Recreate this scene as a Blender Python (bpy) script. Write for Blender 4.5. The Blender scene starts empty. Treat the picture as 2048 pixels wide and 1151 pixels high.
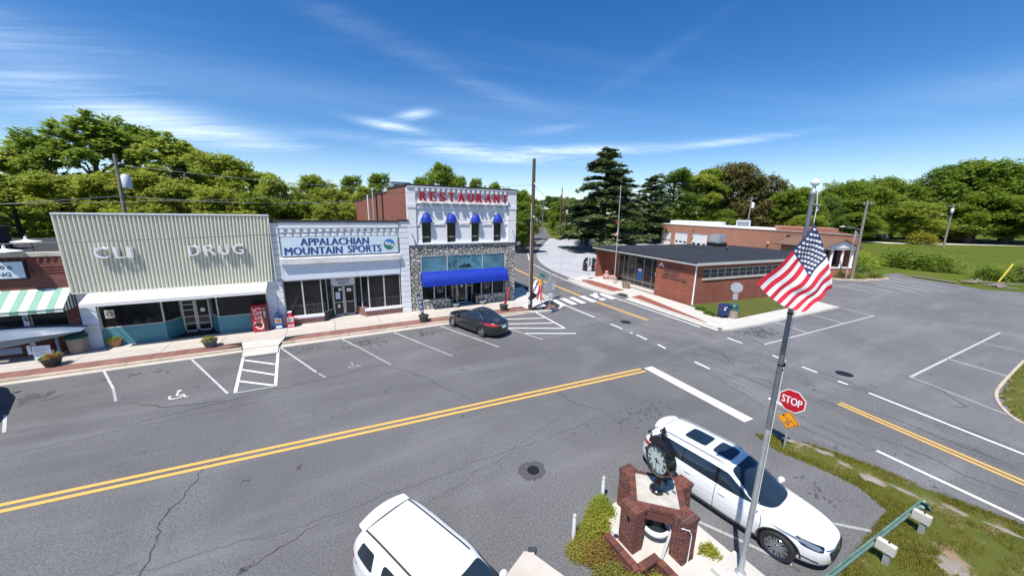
import bpy, bmesh, math, random
import numpy as np
from mathutils import Vector, Matrix

R = math.radians
rnd = random.Random(7)
SC = bpy.context.scene
COL = SC.collection

# ------------------------------------------------------------------ camera
cam_data = bpy.data.cameras.new('camera')
cam_data.sensor_width = 36.0
cam_data.lens = 36.0 * 695.0 / 2048.0
cam_data.clip_start = 0.1
cam_data.clip_end = 6000
cam = bpy.data.objects.new('camera', cam_data)
COL.objects.link(cam)
_F = Vector((0.46521276, 0.85960393, -0.2113248)).normalized()
_R0 = Vector((_F.y, -_F.x, 0)).normalized()
_U0 = _R0.cross(_F)
_r = R(0.94)
_Rr = math.cos(_r) * _R0 + math.sin(_r) * _U0
_Ur = -math.sin(_r) * _R0 + math.cos(_r) * _U0
cam.matrix_world = Matrix(((_Rr.x, _Ur.x, -_F.x, 0), (_Rr.y, _Ur.y, -_F.y, 0), (_Rr.z, _Ur.z, -_F.z, 9.0), (0, 0, 0, 1)))
SC.camera = cam

# ------------------------------------------------------------------ light
SUN_DIR = Vector((0.47, 0.29, -1.0)).normalized()
sun_el = math.asin(-SUN_DIR.z)
sun_data = bpy.data.lights.new('sun', 'SUN')
sun_data.energy = 5.0
sun_data.angle = R(0.53)
sun_data.color = (1.0, 0.955, 0.89)
sun = bpy.data.objects.new('sun', sun_data)
COL.objects.link(sun)
sun.rotation_euler = SUN_DIR.to_track_quat('-Z', 'Y').to_euler()
sun.location = (-30, -20, 60)

world = bpy.data.worlds.new('World')
SC.world = world
world.use_nodes = True
wn, wl = world.node_tree.nodes, world.node_tree.links
wn.clear()
def N(tree, typ, **kw):
    n = tree.nodes.new(typ)
    for k, v in kw.items():
        setattr(n, k, v)
    return n
W = world.node_tree
w_out = N(W, 'ShaderNodeOutputWorld')
w_bg = N(W, 'ShaderNodeBackground')
w_bg.inputs['Strength'].default_value = 0.130
sky = N(W, 'ShaderNodeTexSky', sky_type='NISHITA')
sky.sun_disc = False
sky.sun_elevation = sun_el
sky.sun_rotation = math.atan2(-SUN_DIR.x, -SUN_DIR.y)
sky.altitude = 400
sky.air_density = 1.0
sky.dust_density = 0.35
sky.ozone_density = 3.0
def wmath(op, a, b=None, c=None, clamp=False):
    n = N(W, 'ShaderNodeMath', operation=op, use_clamp=clamp)
    for i, v in enumerate((a, b, c)):
        if v is None: continue
        if isinstance(v, (int, float)): n.inputs[i].default_value = v
        else: wl.new(v, n.inputs[i])
    return n.outputs[0]
tc = N(W, 'ShaderNodeTexCoord')
sep = N(W, 'ShaderNodeSeparateXYZ')
wl.new(tc.outputs['Generated'], sep.inputs[0])
zz = wmath('ADD', wmath('MAXIMUM', sep.outputs['Z'], 0.0), 0.045)
px_ = wmath('DIVIDE', sep.outputs['X'], zz)
py_ = wmath('DIVIDE', sep.outputs['Y'], zz)
comb = N(W, 'ShaderNodeCombineXYZ')
wl.new(px_, comb.inputs[0]); wl.new(py_, comb.inputs[1])
def wnoise(scale, ang, stretch, detail, rough, dist, loc=(0, 0, 0)):
    """noise drawn out into streaks that run along the ground direction ang"""
    mp = N(W, 'ShaderNodeMapping', vector_type='TEXTURE')
    mp.inputs['Scale'].default_value = (stretch, 1 / stretch ** 0.5, 1)
    mp.inputs['Rotation'].default_value = (0, 0, ang)
    mp.inputs['Location'].default_value = loc
    wl.new(comb.outputs[0], mp.inputs[0])
    nz = N(W, 'ShaderNodeTexNoise')
    nz.inputs['Scale'].default_value = scale
    nz.inputs['Detail'].default_value = detail
    nz.inputs['Roughness'].default_value = rough
    nz.inputs['Distortion'].default_value = dist
    wl.new(mp.outputs[0], nz.inputs['Vector'])
    return nz.outputs['Fac']
def wramp(v, a, b):
    n = N(W, 'ShaderNodeMapRange', clamp=True, interpolation_type='SMOOTHSTEP')
    n.inputs['From Min'].default_value = a
    n.inputs['From Max'].default_value = b
    wl.new(v, n.inputs['Value'])
    return n.outputs['Result']
az = wmath('MULTIPLY', wmath('ARCTAN2', sep.outputs['Y'], sep.outputs['X']), 180 / math.pi)
el = wmath('MULTIPLY', wmath('ARCSINE', sep.outputs['Z']), 180 / math.pi)
wisp = wramp(wnoise(0.80, R(-29), 2.4, 12, 0.74, 0.7, (3.1, 1.7, 0)), 0.36, 0.68)
veiln = wramp(wnoise(0.30, R(-20), 2.0, 8, 0.62, 0.8, (0.3, 5.2, 0)), 0.46, 0.80)
# banks of cirrus: azimuth, elevation, half widths, tilt, strength
BANKS = [(122, 12.5, 14, 2.4, -0.10, 0.75), (108, 9.5, 9, 2.2, 0.12, 0.75), (97, 8.2, 8, 1.2, 0.05, 0.55), (79.5, 11.8, 4.0, 0.55, 0.10, 1.1), (76.5, 13.6, 2.4, 0.6, -0.2, 0.7), (72, 9.6, 13, 0.7, 0.02, 0.75),
         (62, 8.4, 13, 1.0, 0.03, 0.8), (50, 9.4, 9, 0.7, -0.02, 0.8), (33, 9.5, 8, 0.45, -0.05, 0.7), (56, 12.4, 3.5, 0.5, -0.10, 0.5), (66, 17.5, 9, 1.0, 0.25, 0.16), (84, 23, 10, 1.3, 0.2, 0.13), (40, 21, 8, 0.9, -0.45, 0.07), (150, 11, 16, 3, 0, 0.6), (-20, 12, 25, 2, 0, 0.5), (200, 14, 30, 2.5, 0, 0.5)]
tot = 0.0
for a0, e0, wa, we, tilt, st in BANKS:
    da = wmath('SUBTRACT', az, a0)
    de = wmath('SUBTRACT', wmath('SUBTRACT', el, e0), wmath('MULTIPLY', da, tilt))
    q = wmath('ADD', wmath('POWER', wmath('ABSOLUTE', wmath('DIVIDE', da, wa)), 2.0), wmath('POWER', wmath('ABSOLUTE', wmath('DIVIDE', de, we)), 2.0))
    g = wmath('MULTIPLY', wmath('EXPONENT', wmath('MULTIPLY', q, -1.0)), st)
    tot = wmath('ADD', g, tot)
cl = wmath('MULTIPLY', tot, wmath('ADD', wmath('MULTIPLY', wisp, 0.85), 0.12), clamp=True)
cl = wmath('ADD', cl, wmath('MULTIPLY', veiln, 0.10), clamp=True)
# pale veil that gathers towards the horizon
veil = wmath('MULTIPLY', wramp(sep.outputs['Z'], 0.20, -0.02), 0.28)
cl = wmath('MAXIMUM', wmath('MULTIPLY', cl, 0.92), veil)
hsv = N(W, 'ShaderNodeHueSaturation')
hsv.inputs['Hue'].default_value = 0.507
hsv.inputs['Saturation'].default_value = 1.36
hsv.inputs['Value'].default_value = 0.88
wl.new(sky.outputs[0], hsv.inputs['Color'])
cmix = N(W, 'ShaderNodeMix', data_type='RGBA')
wl.new(cl, cmix.inputs['Factor'])
wl.new(hsv.outputs[0], cmix.inputs['A'])
cmix.inputs['B'].default_value = (6.6, 7.6, 8.8, 1)
wl.new(cmix.outputs['Result'], w_bg.inputs['Color'])
wl.new(w_bg.outputs[0], w_out.inputs['Surface'])

SC.view_settings.view_transform = 'Standard'
SC.view_settings.look = 'None'
SC.view_settings.exposure = 0.38
SC.view_settings.gamma = 1.0
SC.view_settings.use_curve_mapping = False
SC.cycles.max_bounces = 6
SC.cycles.transparent_max_bounces = 8
SC.cycles.use_denoising = True

# ------------------------------------------------------------------ mesh helpers
class MB:
    def __init__(s):
        s.v = []; s.f = []; s.m = []
    def add(s, vs, fs, mi=0):
        b = len(s.v)
        s.v.extend([tuple(p) for p in vs])
        for f in fs:
            s.f.append(tuple(i + b for i in f)); s.m.append(mi)
        return s
    def box(s, x0, x1, y0, y1, z0, z1, mi=0, rot=0, piv=None):
        P = [(x0, y0, z0), (x1, y0, z0), (x1, y1, z0), (x0, y1, z0), (x0, y0, z1), (x1, y0, z1), (x1, y1, z1), (x0, y1, z1)]
        if rot:
            cx, cy = piv if piv else ((x0 + x1) / 2, (y0 + y1) / 2)
            c, q = math.cos(rot), math.sin(rot)
            P = [(cx + (x - cx) * c - (y - cy) * q, cy + (x - cx) * q + (y - cy) * c, z) for x, y, z in P]
        return s.add(P, [(0, 3, 2, 1), (4, 5, 6, 7), (0, 1, 5, 4), (1, 2, 6, 5), (2, 3, 7, 6), (3, 0, 4, 7)], mi)
    def cbox(s, c, d, mi=0, rot=0, piv=None):
        return s.box(c[0] - d[0] / 2, c[0] + d[0] / 2, c[1] - d[1] / 2, c[1] + d[1] / 2, c[2] - d[2] / 2, c[2] + d[2] / 2, mi, rot, piv)
    def quad(s, a, b, c, d, mi=0):
        return s.add([a, b, c, d], [(0, 1, 2, 3)], mi)
    def prism(s, poly, z0, z1, mi=0, taper=0.0):
        n = len(poly)
        cx = sum(p[0] for p in poly) / n; cy = sum(p[1] for p in poly) / n
        top = [(cx + (p[0] - cx) * (1 - taper), cy + (p[1] - cy) * (1 - taper), z1) for p in poly]
        vs = [(p[0], p[1], z0) for p in poly] + top
        fs = [tuple(range(n, 2 * n)), tuple(reversed(range(n)))]
        fs += [(i, (i + 1) % n, n + (i + 1) % n, n + i) for i in range(n)]
        return s.add(vs, fs, mi)
    def tube(s, pts, r, seg=8, mi=0, cap=True):
        pts = [Vector(p) for p in pts]
        n = len(pts)
        rs = r if isinstance(r, (list, tuple)) else [r] * n
        vs = []
        for i, p in enumerate(pts):
            d = (pts[min(i + 1, n - 1)] - pts[max(i - 1, 0)]).normalized()
            a = d.orthogonal().normalized() if abs(d.z) > 0.999 else d.cross(Vector((0, 0, 1))).normalized()
            b = d.cross(a)
            for k in range(seg):
                t = 2 * math.pi * k / seg
                vs.append(p + (a * math.cos(t) + b * math.sin(t)) * rs[i])
        fs = [(i * seg + k, i * seg + (k + 1) % seg, (i + 1) * seg + (k + 1) % seg, (i + 1) * seg + k) for i in range(n - 1) for k in range(seg)]
        if cap:
            fs.append(tuple(reversed(range(seg)))); fs.append(tuple((n - 1) * seg + k for k in range(seg)))
        return s.add(vs, fs, mi)
    def lathe(s, prof, seg=20, c=(0, 0, 0), mi=0, M=None, cap=True):
        vs = []
        for r, z in prof:
            for k in range(seg):
                t = 2 * math.pi * k / seg
                p = Vector((r * math.cos(t), r * math.sin(t), z))
                if M is not None: p = M @ p
                vs.append(p + Vector(c))
        n = len(prof)
        fs = [(i * seg + k, i * seg + (k + 1) % seg, (i + 1) * seg + (k + 1) % seg, (i + 1) * seg + k) for i in range(n - 1) for k in range(seg)]
        if cap and prof[0][0] > 1e-4: fs.append(tuple(reversed(range(seg))))
        if cap and prof[-1][0] > 1e-4: fs.append(tuple((n - 1) * seg + k for k in range(seg)))
        return s.add(vs, fs, mi)
    def grid(s, P, mi=0, wrap=False):
        nu, nv = len(P), len(P[0])
        vs = [p for row in P for p in row]
        fs = [(i * nv + j, (i + 1) % nu * nv + j, (i + 1) % nu * nv + j + 1, i * nv + j + 1) for i in range(nu if wrap else nu - 1) for j in range(nv - 1)]
        return s.add(vs, fs, mi)
    def mesh(s, name, mats, smooth=False, angle=None):
        me = bpy.data.meshes.new(name)
        me.from_pydata(s.v, [], s.f)
        mats = mats if isinstance(mats, (list, tuple)) else [mats]
        for m in mats: me.materials.append(m)
        if len(mats) > 1: me.polygons.foreach_set('material_index', s.m)
        if smooth or angle is not None:
            me.polygons.foreach_set('use_smooth', [True] * len(me.polygons))
            me.set_sharp_from_angle(angle=R(angle if angle is not None else 40))
        me.update()
        return me
    def build(s, name, mats, parent=None, **kw):
        return place(name, s.mesh(name, mats, **{k: v for k, v in kw.items() if k in ('smooth', 'angle')}), parent, **{k: v for k, v in kw.items() if k not in ('smooth', 'angle')})

def loc_matrix(o):
    m = Matrix.Translation(o.location) @ o.rotation_euler.to_matrix().to_4x4() @ Matrix.Diagonal((*o.scale, 1))
    return m if o.parent is None else loc_matrix(o.parent) @ o.matrix_parent_inverse @ m
def place(name, data, parent=None, local=False, **props):
    """geometry is in world coordinates; local=True: in the parent's own"""
    o = bpy.data.objects.new(name, data)
    COL.objects.link(o)
    if parent is not None:
        o.parent = parent
        if not local:
            o.matrix_parent_inverse = loc_matrix(parent).inverted()
    for k, v in props.items():
        if v is not None: o[k] = v
    return o
def thing(name, label, cat, loc=(0, 0, 0), rz=0.0, group=None):
    o = bpy.data.objects.new(name, None)
    COL.objects.link(o)
    o.empty_display_size = 0.3
    o.location = loc; o.rotation_euler = (0, 0, rz)
    o['label'] = label; o['category'] = cat
    if group: o['group'] = group
    return o
def tag(o, label, cat, group=None):
    o['label'] = label; o['category'] = cat
    if group: o['group'] = group
    return o
def copy_tree(o, parent=None):
    c = o.copy(); COL.objects.link(c)
    if parent is not None: c.parent = parent
    for ch in o.children: copy_tree(ch, c)
    return c
def text_mesh(txt, bold=0.0, extrude=0.0, shear=0.0, space=1.0):
    cu = bpy.data.curves.new('lettering', 'FONT')
    cu.body = txt; cu.size = 1.0; cu.offset = bold; cu.extrude = extrude; cu.shear = shear; cu.space_character = space
    cu.resolution_u = 3
    ob = bpy.data.objects.new('tmp', cu); COL.objects.link(ob)
    bpy.context.view_layer.update()
    dg = bpy.context.evaluated_depsgraph_get()
    me = bpy.data.meshes.new_from_object(ob.evaluated_get(dg))
    bpy.data.objects.remove(ob); bpy.data.curves.remove(cu)
    co = np.empty(len(me.vertices) * 3); me.vertices.foreach_get('co', co)
    return me, co.reshape(-1, 3)
def letters(name, txt, mat_, org, ux, uz, w, h, parent=None, bold=0.02, depth=0.01, shear=0.0, space=1.0, **kw):
    """text fitted into a w x h box whose lower-left corner is org, along ux and uz; it stands proud by depth"""
    me, co = text_mesh(txt, bold if bold < 0.015 else 0.0, 0.5 if depth > 0 else 0.0, shear, space)
    if bold >= 0.02:     # heavier strokes: three copies a stroke's fraction apart, each a hair prouder than the last
        vs = []; fs = []; polys = [tuple(p.vertices) for p in me.polygons]
        for k, dx in enumerate((-bold * 0.9, bold * 0.9, 0.0)):
            b0 = len(vs); c2 = co.copy(); c2[:, 0] += dx; c2[:, 2] *= 1 + 0.06 * k; c2[:, 2] += 0.03 * k; vs += [tuple(p) for p in c2]; fs += [tuple(i + b0 for i in p) for p in polys]
        bpy.data.meshes.remove(me); me = bpy.data.meshes.new(name); me.from_pydata(vs, [], fs); co = np.array(vs)
    mn, mx = co.min(0), co.max(0)
    ux, uz = Vector(ux).normalized(), Vector(uz).normalized()
    nn = ux.cross(uz)
    a = (co - mn) / np.maximum(mx - mn, 1e-6)
    out = np.array(org)[None] + a[:, :1] * w * np.array(ux)[None] + a[:, 1:2] * h * np.array(uz)[None] + a[:, 2:3] * depth * np.array(nn)[None]
    me.vertices.foreach_set('co', out.ravel()); me.materials.clear(); me.materials.append(mat_); me.update()
    return place(name, me, parent, **kw)

# ------------------------------------------------------------------ materials
def lin(r, g, b):
    f = lambda c: (c / 255 / 12.92) if c / 255 <= 0.04045 else ((c / 255 + 0.055) / 1.055) ** 2.4
    return (f(r), f(g), f(b))
_mats = {}
class NT:
    def __init__(s, name):
        s.m = bpy.data.materials.new(name); s.m.use_nodes = True
        s.t = s.m.node_tree; s.b = s.t.nodes['Principled BSDF']; s.tc = s.t.nodes.new('ShaderNodeTexCoord'); s.geo = s.t.nodes.new('ShaderNodeNewGeometry')
    def n(s, typ, **kw):
        x = s.t.nodes.new(typ)
        for k, v in kw.items(): setattr(x, k, v)
        return x
    def l(s, a, b): s.t.links.new(a, b)
    def math(s, op, a, b=0.0, clamp=False):
        x = s.n('ShaderNodeMath', operation=op, use_clamp=clamp)
        for i, v in enumerate((a, b)):
            if isinstance(v, (int, float)): x.inputs[i].default_value = v
            else: s.l(v, x.inputs[i])
        return x.outputs[0]
    def noise(s, scale, detail=4, rough=0.55, dist=0.0, vec=None, sc=None, out='Fac'):
        v = vec if vec is not None else s.geo.outputs['Position']
        if sc is not None:
            mp = s.n('ShaderNodeMapping'); mp.inputs['Scale'].default_value = sc; s.l(v, mp.inputs[0]); v = mp.outputs[0]
        x = s.n('ShaderNodeTexNoise'); x.inputs['Scale'].default_value = scale; x.inputs['Detail'].default_value = detail
        x.inputs['Roughness'].default_value = rough; x.inputs['Distortion'].default_value = dist
        s.l(v, x.inputs['Vector'])
        return x.outputs[out]
    def ramp(s, v, a, b, lo=0.0, hi=1.0):
        x = s.n('ShaderNodeMapRange', clamp=True); s.l(v, x.inputs['Value'])
        x.inputs['From Min'].default_value = a; x.inputs['From Max'].default_value = b
        x.inputs['To Min'].default_value = lo; x.inputs['To Max'].default_value = hi
        return x.outputs['Result']
    def mix(s, f, a, b, blend='MIX'):
        x = s.n('ShaderNodeMix', data_type='RGBA', blend_type=blend)
        for key, v in (('Factor', f), ('A', a), ('B', b)):
            if isinstance(v, (int, float)): x.inputs[key].default_value = v
            elif isinstance(v, tuple): x.inputs[key].default_value = (*v[:3], 1)
            else: s.l(v, x.inputs[key])
        return x.outputs['Result']
    def bump(s, h, strength=0.3, dist=0.02):
        x = s.n('ShaderNodeBump'); x.inputs['Strength'].default_value = strength; x.inputs['Distance'].default_value = dist
        s.l(h, x.inputs['Height']); s.l(x.outputs[0], s.b.inputs['Normal'])
def simple(name, col, rough=0.6, metal=0.0, var=0.12, vscale=3.0, bump=0.0, bscale=40, spec=0.5, coat=0.0, dirt=0.0):
    key = ('s', name)
    if key in _mats: return _mats[key]
    t = NT(name)
    c = t.mix(t.ramp(t.noise(vscale, 5, 0.6), 0.3, 0.7), tuple(x * (1 - var) for x in col), tuple(min(1, x * (1 + var)) for x in col))
    if dirt: c = t.mix(t.ramp(t.noise(0.9, 7, 0.7, 0.4), 0.5, 0.75, 0, dirt), c, tuple(x * 0.45 for x in col))
    t.l(c, t.b.inputs['Base Color'])
    t.l(t.ramp(t.noise(vscale * 3, 3), 0.3, 0.7, max(0, rough - 0.06), min(1, rough + 0.06)), t.b.inputs['Roughness'])
    t.b.inputs['Metallic'].default_value = metal
    t.b.inputs['Specular IOR Level'].default_value = spec
    t.b.inputs['Coat Weight'].default_value = coat
    t.b.inputs['Coat Roughness'].default_value = 0.04
    if bump: t.bump(t.noise(bscale, 4), bump, 0.01)
    _mats[key] = t.m
    return t.m
def brick_mat(name, c1, c2, mortar, bw=0.22, bh=0.075, ms=0.008, rough=0.85, painted=False, bumpd=0.012, contrast=1.0):
    t = NT(name)
    sp = t.n('ShaderNodeSeparateXYZ'); t.l(t.geo.outputs['Position'], sp.inputs[0])
    sn = t.n('ShaderNodeSeparateXYZ'); t.l(t.geo.outputs['Normal'], sn.inputs[0])
    g = t.math('GREATER_THAN', t.math('ABSOLUTE', sn.outputs[0]), 0.6)
    mx = t.n('ShaderNodeMix', data_type='FLOAT'); t.l(g, mx.inputs[0]); t.l(sp.outputs[0], mx.inputs[2]); t.l(sp.outputs[1], mx.inputs[3])
    cb = t.n('ShaderNodeCombineXYZ'); t.l(mx.outputs[0], cb.inputs[0]); t.l(sp.outputs[2], cb.inputs[1])
    b = t.n('ShaderNodeTexBrick'); t.l(cb.outputs[0], b.inputs['Vector'])
    b.inputs['Scale'].default_value = 1.0; b.inputs['Brick Width'].default_value = bw; b.inputs['Row Height'].default_value = bh
    b.inputs['Mortar Size'].default_value = ms; b.inputs['Mortar Smooth'].default_value = 0.2; b.inputs['Bias'].default_value = 0.0
    b.inputs['Color1'].default_value = (*c1, 1); b.inputs['Color2'].default_value = (*c2, 1); b.inputs['Mortar'].default_value = (*mortar, 1)
    c = t.mix(t.ramp(t.noise(0.7, 6, 0.65, 0.3, sc=(1, 1, 0.35)), 0.35, 0.7, 0, 0.55 * contrast), b.outputs['Color'], tuple(x * 0.6 for x in c1))
    c = t.mix(t.ramp(t.noise(14, 3), 0.35, 0.7, 0, 0.3), c, tuple(min(1, x * 1.35) for x in c2))
    t.l(c, t.b.inputs['Base Color']); t.b.inputs['Roughness'].default_value = rough
    h = t.math('ADD', t.math('MULTIPLY', t.math('SUBTRACT', 1.0, b.outputs['Fac']), 1.0), t.math('MULTIPLY', t.noise(60, 3), 0.25))
    t.bump(h, 0.8, bumpd)
    return t.m
def glass_mat(name, tint=(0.02, 0.022, 0.022), clear=0.0, rough=0.03):
    t = NT(name)
    t.l(t.mix(t.ramp(t.noise(0.6, 2), 0.35, 0.65), tint, tuple(x * 1.9 for x in tint)), t.b.inputs['Base Color'])
    t.b.inputs['Roughness'].default_value = rough
    t.b.inputs['Specular IOR Level'].default_value = 0.6
    t.bump(t.noise(0.9, 2), 0.05, 0.02)
    if clear:
        tr = t.n('ShaderNodeBsdfTransparent'); mx = t.n('ShaderNodeMixShader'); mx.inputs[0].default_value = clear
        t.l(t.b.outputs[0], mx.inputs[1]); t.l(tr.outputs[0], mx.inputs[2])
        t.l(mx.outputs[0], t.t.nodes['Material Output'].inputs['Surface'])
    return t.m

def asphalt(name, base, dark, crack=0.6, cscale=0.35, light=None, streaks=False):
    t = NT(name)
    grain = t.math('ADD', t.math('MULTIPLY', t.noise(17, 3, 0.75), 0.6), t.math('MULTIPLY', t.noise(55, 2, 0.7), 0.4))
    c = t.mix(t.ramp(grain, 0.36, 0.64), tuple(x * 0.42 for x in base), tuple(x * 1.62 for x in base))
    c = t.mix(t.ramp(t.noise(0.16, 6, 0.6, 0.6), 0.38, 0.68, 0, 0.75), c, dark)
    c = t.mix(t.ramp(t.noise(0.5, 5, 0.6, 0.2, sc=(0.25, 1.3, 1)), 0.5, 0.72, 0, 0.42), c, light or tuple(x * 1.5 for x in base))
    if streaks:
        c = t.mix(t.ramp(t.noise(1.6, 6, 0.7, 0.5, sc=(1.6, 0.14, 1)), 0.52, 0.7, 0, 0.55), c, tuple(x * 0.5 for x in dark))
    # cracks: edges of warped cells, only where a broad mask lets them open
    wv = t.noise(1.7, 8, 0.72, out='Color')
    vm = t.n('ShaderNodeVectorMath', operation='MULTIPLY_ADD'); t.l(wv, vm.inputs[0]); vm.inputs[1].default_value = (1.5, 1.5, 0); t.l(t.geo.outputs['Position'], vm.inputs[2])
    def cr(scale, wid, a, b):
        v = t.n('ShaderNodeTexVoronoi', feature='DISTANCE_TO_EDGE'); v.inputs['Scale'].default_value = scale; t.l(vm.outputs[0], v.inputs['Vector'])
        e = t.ramp(v.outputs['Distance'], 0.0, wid, 1, 0)
        return t.math('MULTIPLY', e, t.ramp(t.noise(0.22, 3, 0.5), a, b))
    k = t.math('MULTIPLY', t.math('MAXIMUM', cr(cscale, 0.0065 * cscale / 0.35, 0.46, 0.58), t.math('MULTIPLY', cr(cscale * 2.7, 0.018, 0.54, 0.64), 0.8)), crack, clamp=True)
    c = t.mix(t.math('MULTIPLY', k, t.ramp(t.noise(5, 4, 0.7), 0.42, 0.6)), c, tuple(x * 0.35 for x in dark))
    # small oil spots and tar blots
    v = t.n('ShaderNodeTexVoronoi', feature='F1'); v.inputs['Scale'].default_value = 0.9; t.l(vm.outputs[0], v.inputs['Vector'])
    c = t.mix(t.math('MULTIPLY', t.ramp(v.outputs['Distance'], 0.05, 0.10, 1, 0), t.ramp(t.noise(0.3, 2), 0.5, 0.55)), c, tuple(x * 0.45 for x in dark))
    t.l(c, t.b.inputs['Base Color']); t.b.inputs['Roughness'].default_value = 0.88; t.b.inputs['Specular IOR Level'].default_value = 0.3
    t.bump(t.math('SUBTRACT', grain, k), 0.5, 0.01)
    return t.m
def paint_mat(name, col, wear=0.45):
    t = NT(name)
    w = t.math('MAXIMUM', t.ramp(t.noise(26, 4, 0.7), 0.56, 0.66), t.ramp(t.noise(2.2, 5, 0.7), 0.58, 0.72))
    c = t.mix(t.math('MULTIPLY', w, wear), tuple(col), (0.13, 0.13, 0.135))
    t.l(c, t.b.inputs['Base Color']); t.b.inputs['Roughness'].default_value = 0.7
    return t.m
def leaf_mat(name, dark, light, trans=0.35):
    t = NT(name)
    oi = t.n('ShaderNodeObjectInfo')
    f = t.math('ADD', t.math('MULTIPLY', t.noise(1.1, 4, 0.6), 0.75), t.math('MULTIPLY', t.noise(9, 2), 0.45))
    c = t.mix(t.ramp(f, 0.36, 0.80), dark, light)
    c = t.mix(t.math('MULTIPLY', oi.outputs['Random'], 0.35), c, tuple(x * y for x, y in zip(light, (1.15, 0.95, 0.6))))
    t.l(c, t.b.inputs['Base Color']); t.b.inputs['Roughness'].default_value = 0.55; t.b.inputs['Specular IOR Level'].default_value = 0.25
    tl = t.n('ShaderNodeBsdfTranslucent'); t.l(t.mix(0.5, c, tuple(min(1, x * 1.6) for x in light)), tl.inputs[0])
    mx = t.n('ShaderNodeMixShader'); mx.inputs[0].default_value = trans
    t.l(t.b.outputs[0], mx.inputs[1]); t.l(tl.outputs[0], mx.inputs[2])
    t.l(mx.outputs[0], t.t.nodes['Material Output'].inputs['Surface'])
    return t.m
def ground_mat(name, a, b, dirt, dirtw=0.5, scale=0.6):
    t = NT(name)
    c = t.mix(t.ramp(t.noise(scale, 7, 0.7, 0.3), 0.35, 0.68), a, b)
    c = t.mix(t.ramp(t.noise(scale * 26, 3, 0.7), 0.3, 0.75, 0, 0.6), c, tuple(x * 0.45 for x in a))
    c = t.mix(t.ramp(t.noise(scale * 0.8, 6, 0.65, 0.5, sc=(1, 1.6, 1)), 0.55, 0.66, 0, dirtw), c, dirt)
    t.l(c, t.b.inputs['Base Color']); t.b.inputs['Roughness'].default_value = 0.95; t.b.inputs['Specular IOR Level'].default_value = 0.1
    t.bump(t.noise(scale * 40, 4), 0.7, 0.04)
    return t.m

M = {}
M['asphalt'] = asphalt('asphalt_grey', (0.136, 0.135, 0.137), (0.094, 0.093, 0.095), crack=0.6, cscale=0.16)
M['asphalt_old'] = asphalt('asphalt_worn', (0.162, 0.160, 0.160), (0.092, 0.091, 0.092), crack=1.0, cscale=0.34, streaks=True)
M['asphalt_lot'] = asphalt('asphalt_lot', (0.160, 0.159, 0.163), (0.112, 0.111, 0.114), crack=0.4, cscale=0.12)
M['lot_pale'] = asphalt('pale_gravel', (0.41, 0.415, 0.43), (0.31, 0.315, 0.33), crack=0.15, cscale=0.1, light=(0.44, 0.44, 0.44))
M['paint_white'] = paint_mat('road_paint_white', (0.78, 0.78, 0.76), 0.28)
M['paint_worn'] = paint_mat('road_paint_worn', (0.50, 0.50, 0.49), 1.0)
M['paint_faint'] = paint_mat('road_paint_faded', (0.36, 0.36, 0.36), 1.0)
M['paint_yellow'] = paint_mat('road_paint_yellow', (0.72, 0.40, 0.09), 0.25)
M['concrete'] = simple('sidewalk_concrete', (0.50, 0.455, 0.395), 0.85, var=0.10, vscale=0.9, bump=0.2, dirt=0.25)
M['concrete_w'] = simple('pale_concrete', (0.52, 0.495, 0.445), 0.85, var=0.08, vscale=1.2, bump=0.2, dirt=0.15)
M['kerb'] = simple('kerb_concrete', (0.47, 0.39, 0.30), 0.85, var=0.2, vscale=1.5, bump=0.3, dirt=0.6)
M['stone_cap'] = simple('weathered_cap', (0.47, 0.44, 0.38), 0.8, var=0.16, vscale=3, bump=0.2, dirt=0.4)
M['pavers'] = brick_mat('brick_pavers', (0.19, 0.085, 0.068), (0.27, 0.135, 0.11), (0.20, 0.15, 0.13))
M['brick_red'] = brick_mat('brick_red', (0.225, 0.058, 0.034), (0.34, 0.105, 0.060), (0.21, 0.13, 0.10), bw=0.34, bh=0.115, ms=0.010)
M['brick_side'] = brick_mat('brick_old_red', (0.245, 0.080, 0.048), (0.33, 0.12, 0.075), (0.22, 0.13, 0.10), bw=0.30, bh=0.11, ms=0.012)
M['brick_dark'] = brick_mat('brick_dark', (0.13, 0.035, 0.026), (0.23, 0.07, 0.045), (0.22, 0.16, 0.14), bw=0.27, bh=0.10, ms=0.010)
M['brick_tan'] = brick_mat('brick_tan', (0.40, 0.165, 0.105), (0.49, 0.225, 0.145), (0.28, 0.19, 0.15), bw=0.5, bh=0.18, ms=0.012, contrast=0.6)
M['brick_white'] = brick_mat('painted_brick', (0.78, 0.78, 0.79), (0.84, 0.84, 0.84), (0.72, 0.72, 0.73), bw=0.30, bh=0.11, ms=0.010, bumpd=0.012, contrast=0.22)
M['white'] = simple('white_paint', (0.76, 0.77, 0.79), 0.55, var=0.06, dirt=0.22)
M['white_warm'] = simple('cream_metal', (0.73, 0.71, 0.59), 0.45, var=0.03, dirt=0.10)
M['awning_white'] = simple('awning_white', (0.76, 0.75, 0.72), 0.6, var=0.06, dirt=0.22)
M['stone_rough'] = simple('rough_white_stone', (0.70, 0.69, 0.66), 0.9, var=0.25, vscale=12, bump=1.0, bscale=9, dirt=0.7)
M['fascia'] = simple('pale_fascia', (0.66, 0.71, 0.78), 0.45, var=0.03, dirt=0.06)
M['sign_face'] = simple('sign_face', (0.62, 0.73, 0.80), 0.35, var=0.02)
M['navy_letter'] = simple('navy_letters', (0.03, 0.075, 0.24), 0.5, var=0.05)
M['red_letter'] = simple('red_letters', (0.36, 0.012, 0.035), 0.4, var=0.15)
M['black'] = simple('black_paint', (0.012, 0.012, 0.013), 0.5, var=0.2)
M['black_gloss'] = simple('gloss_black', (0.008, 0.008, 0.009), 0.15, var=0.1, coat=0.5)
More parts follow.
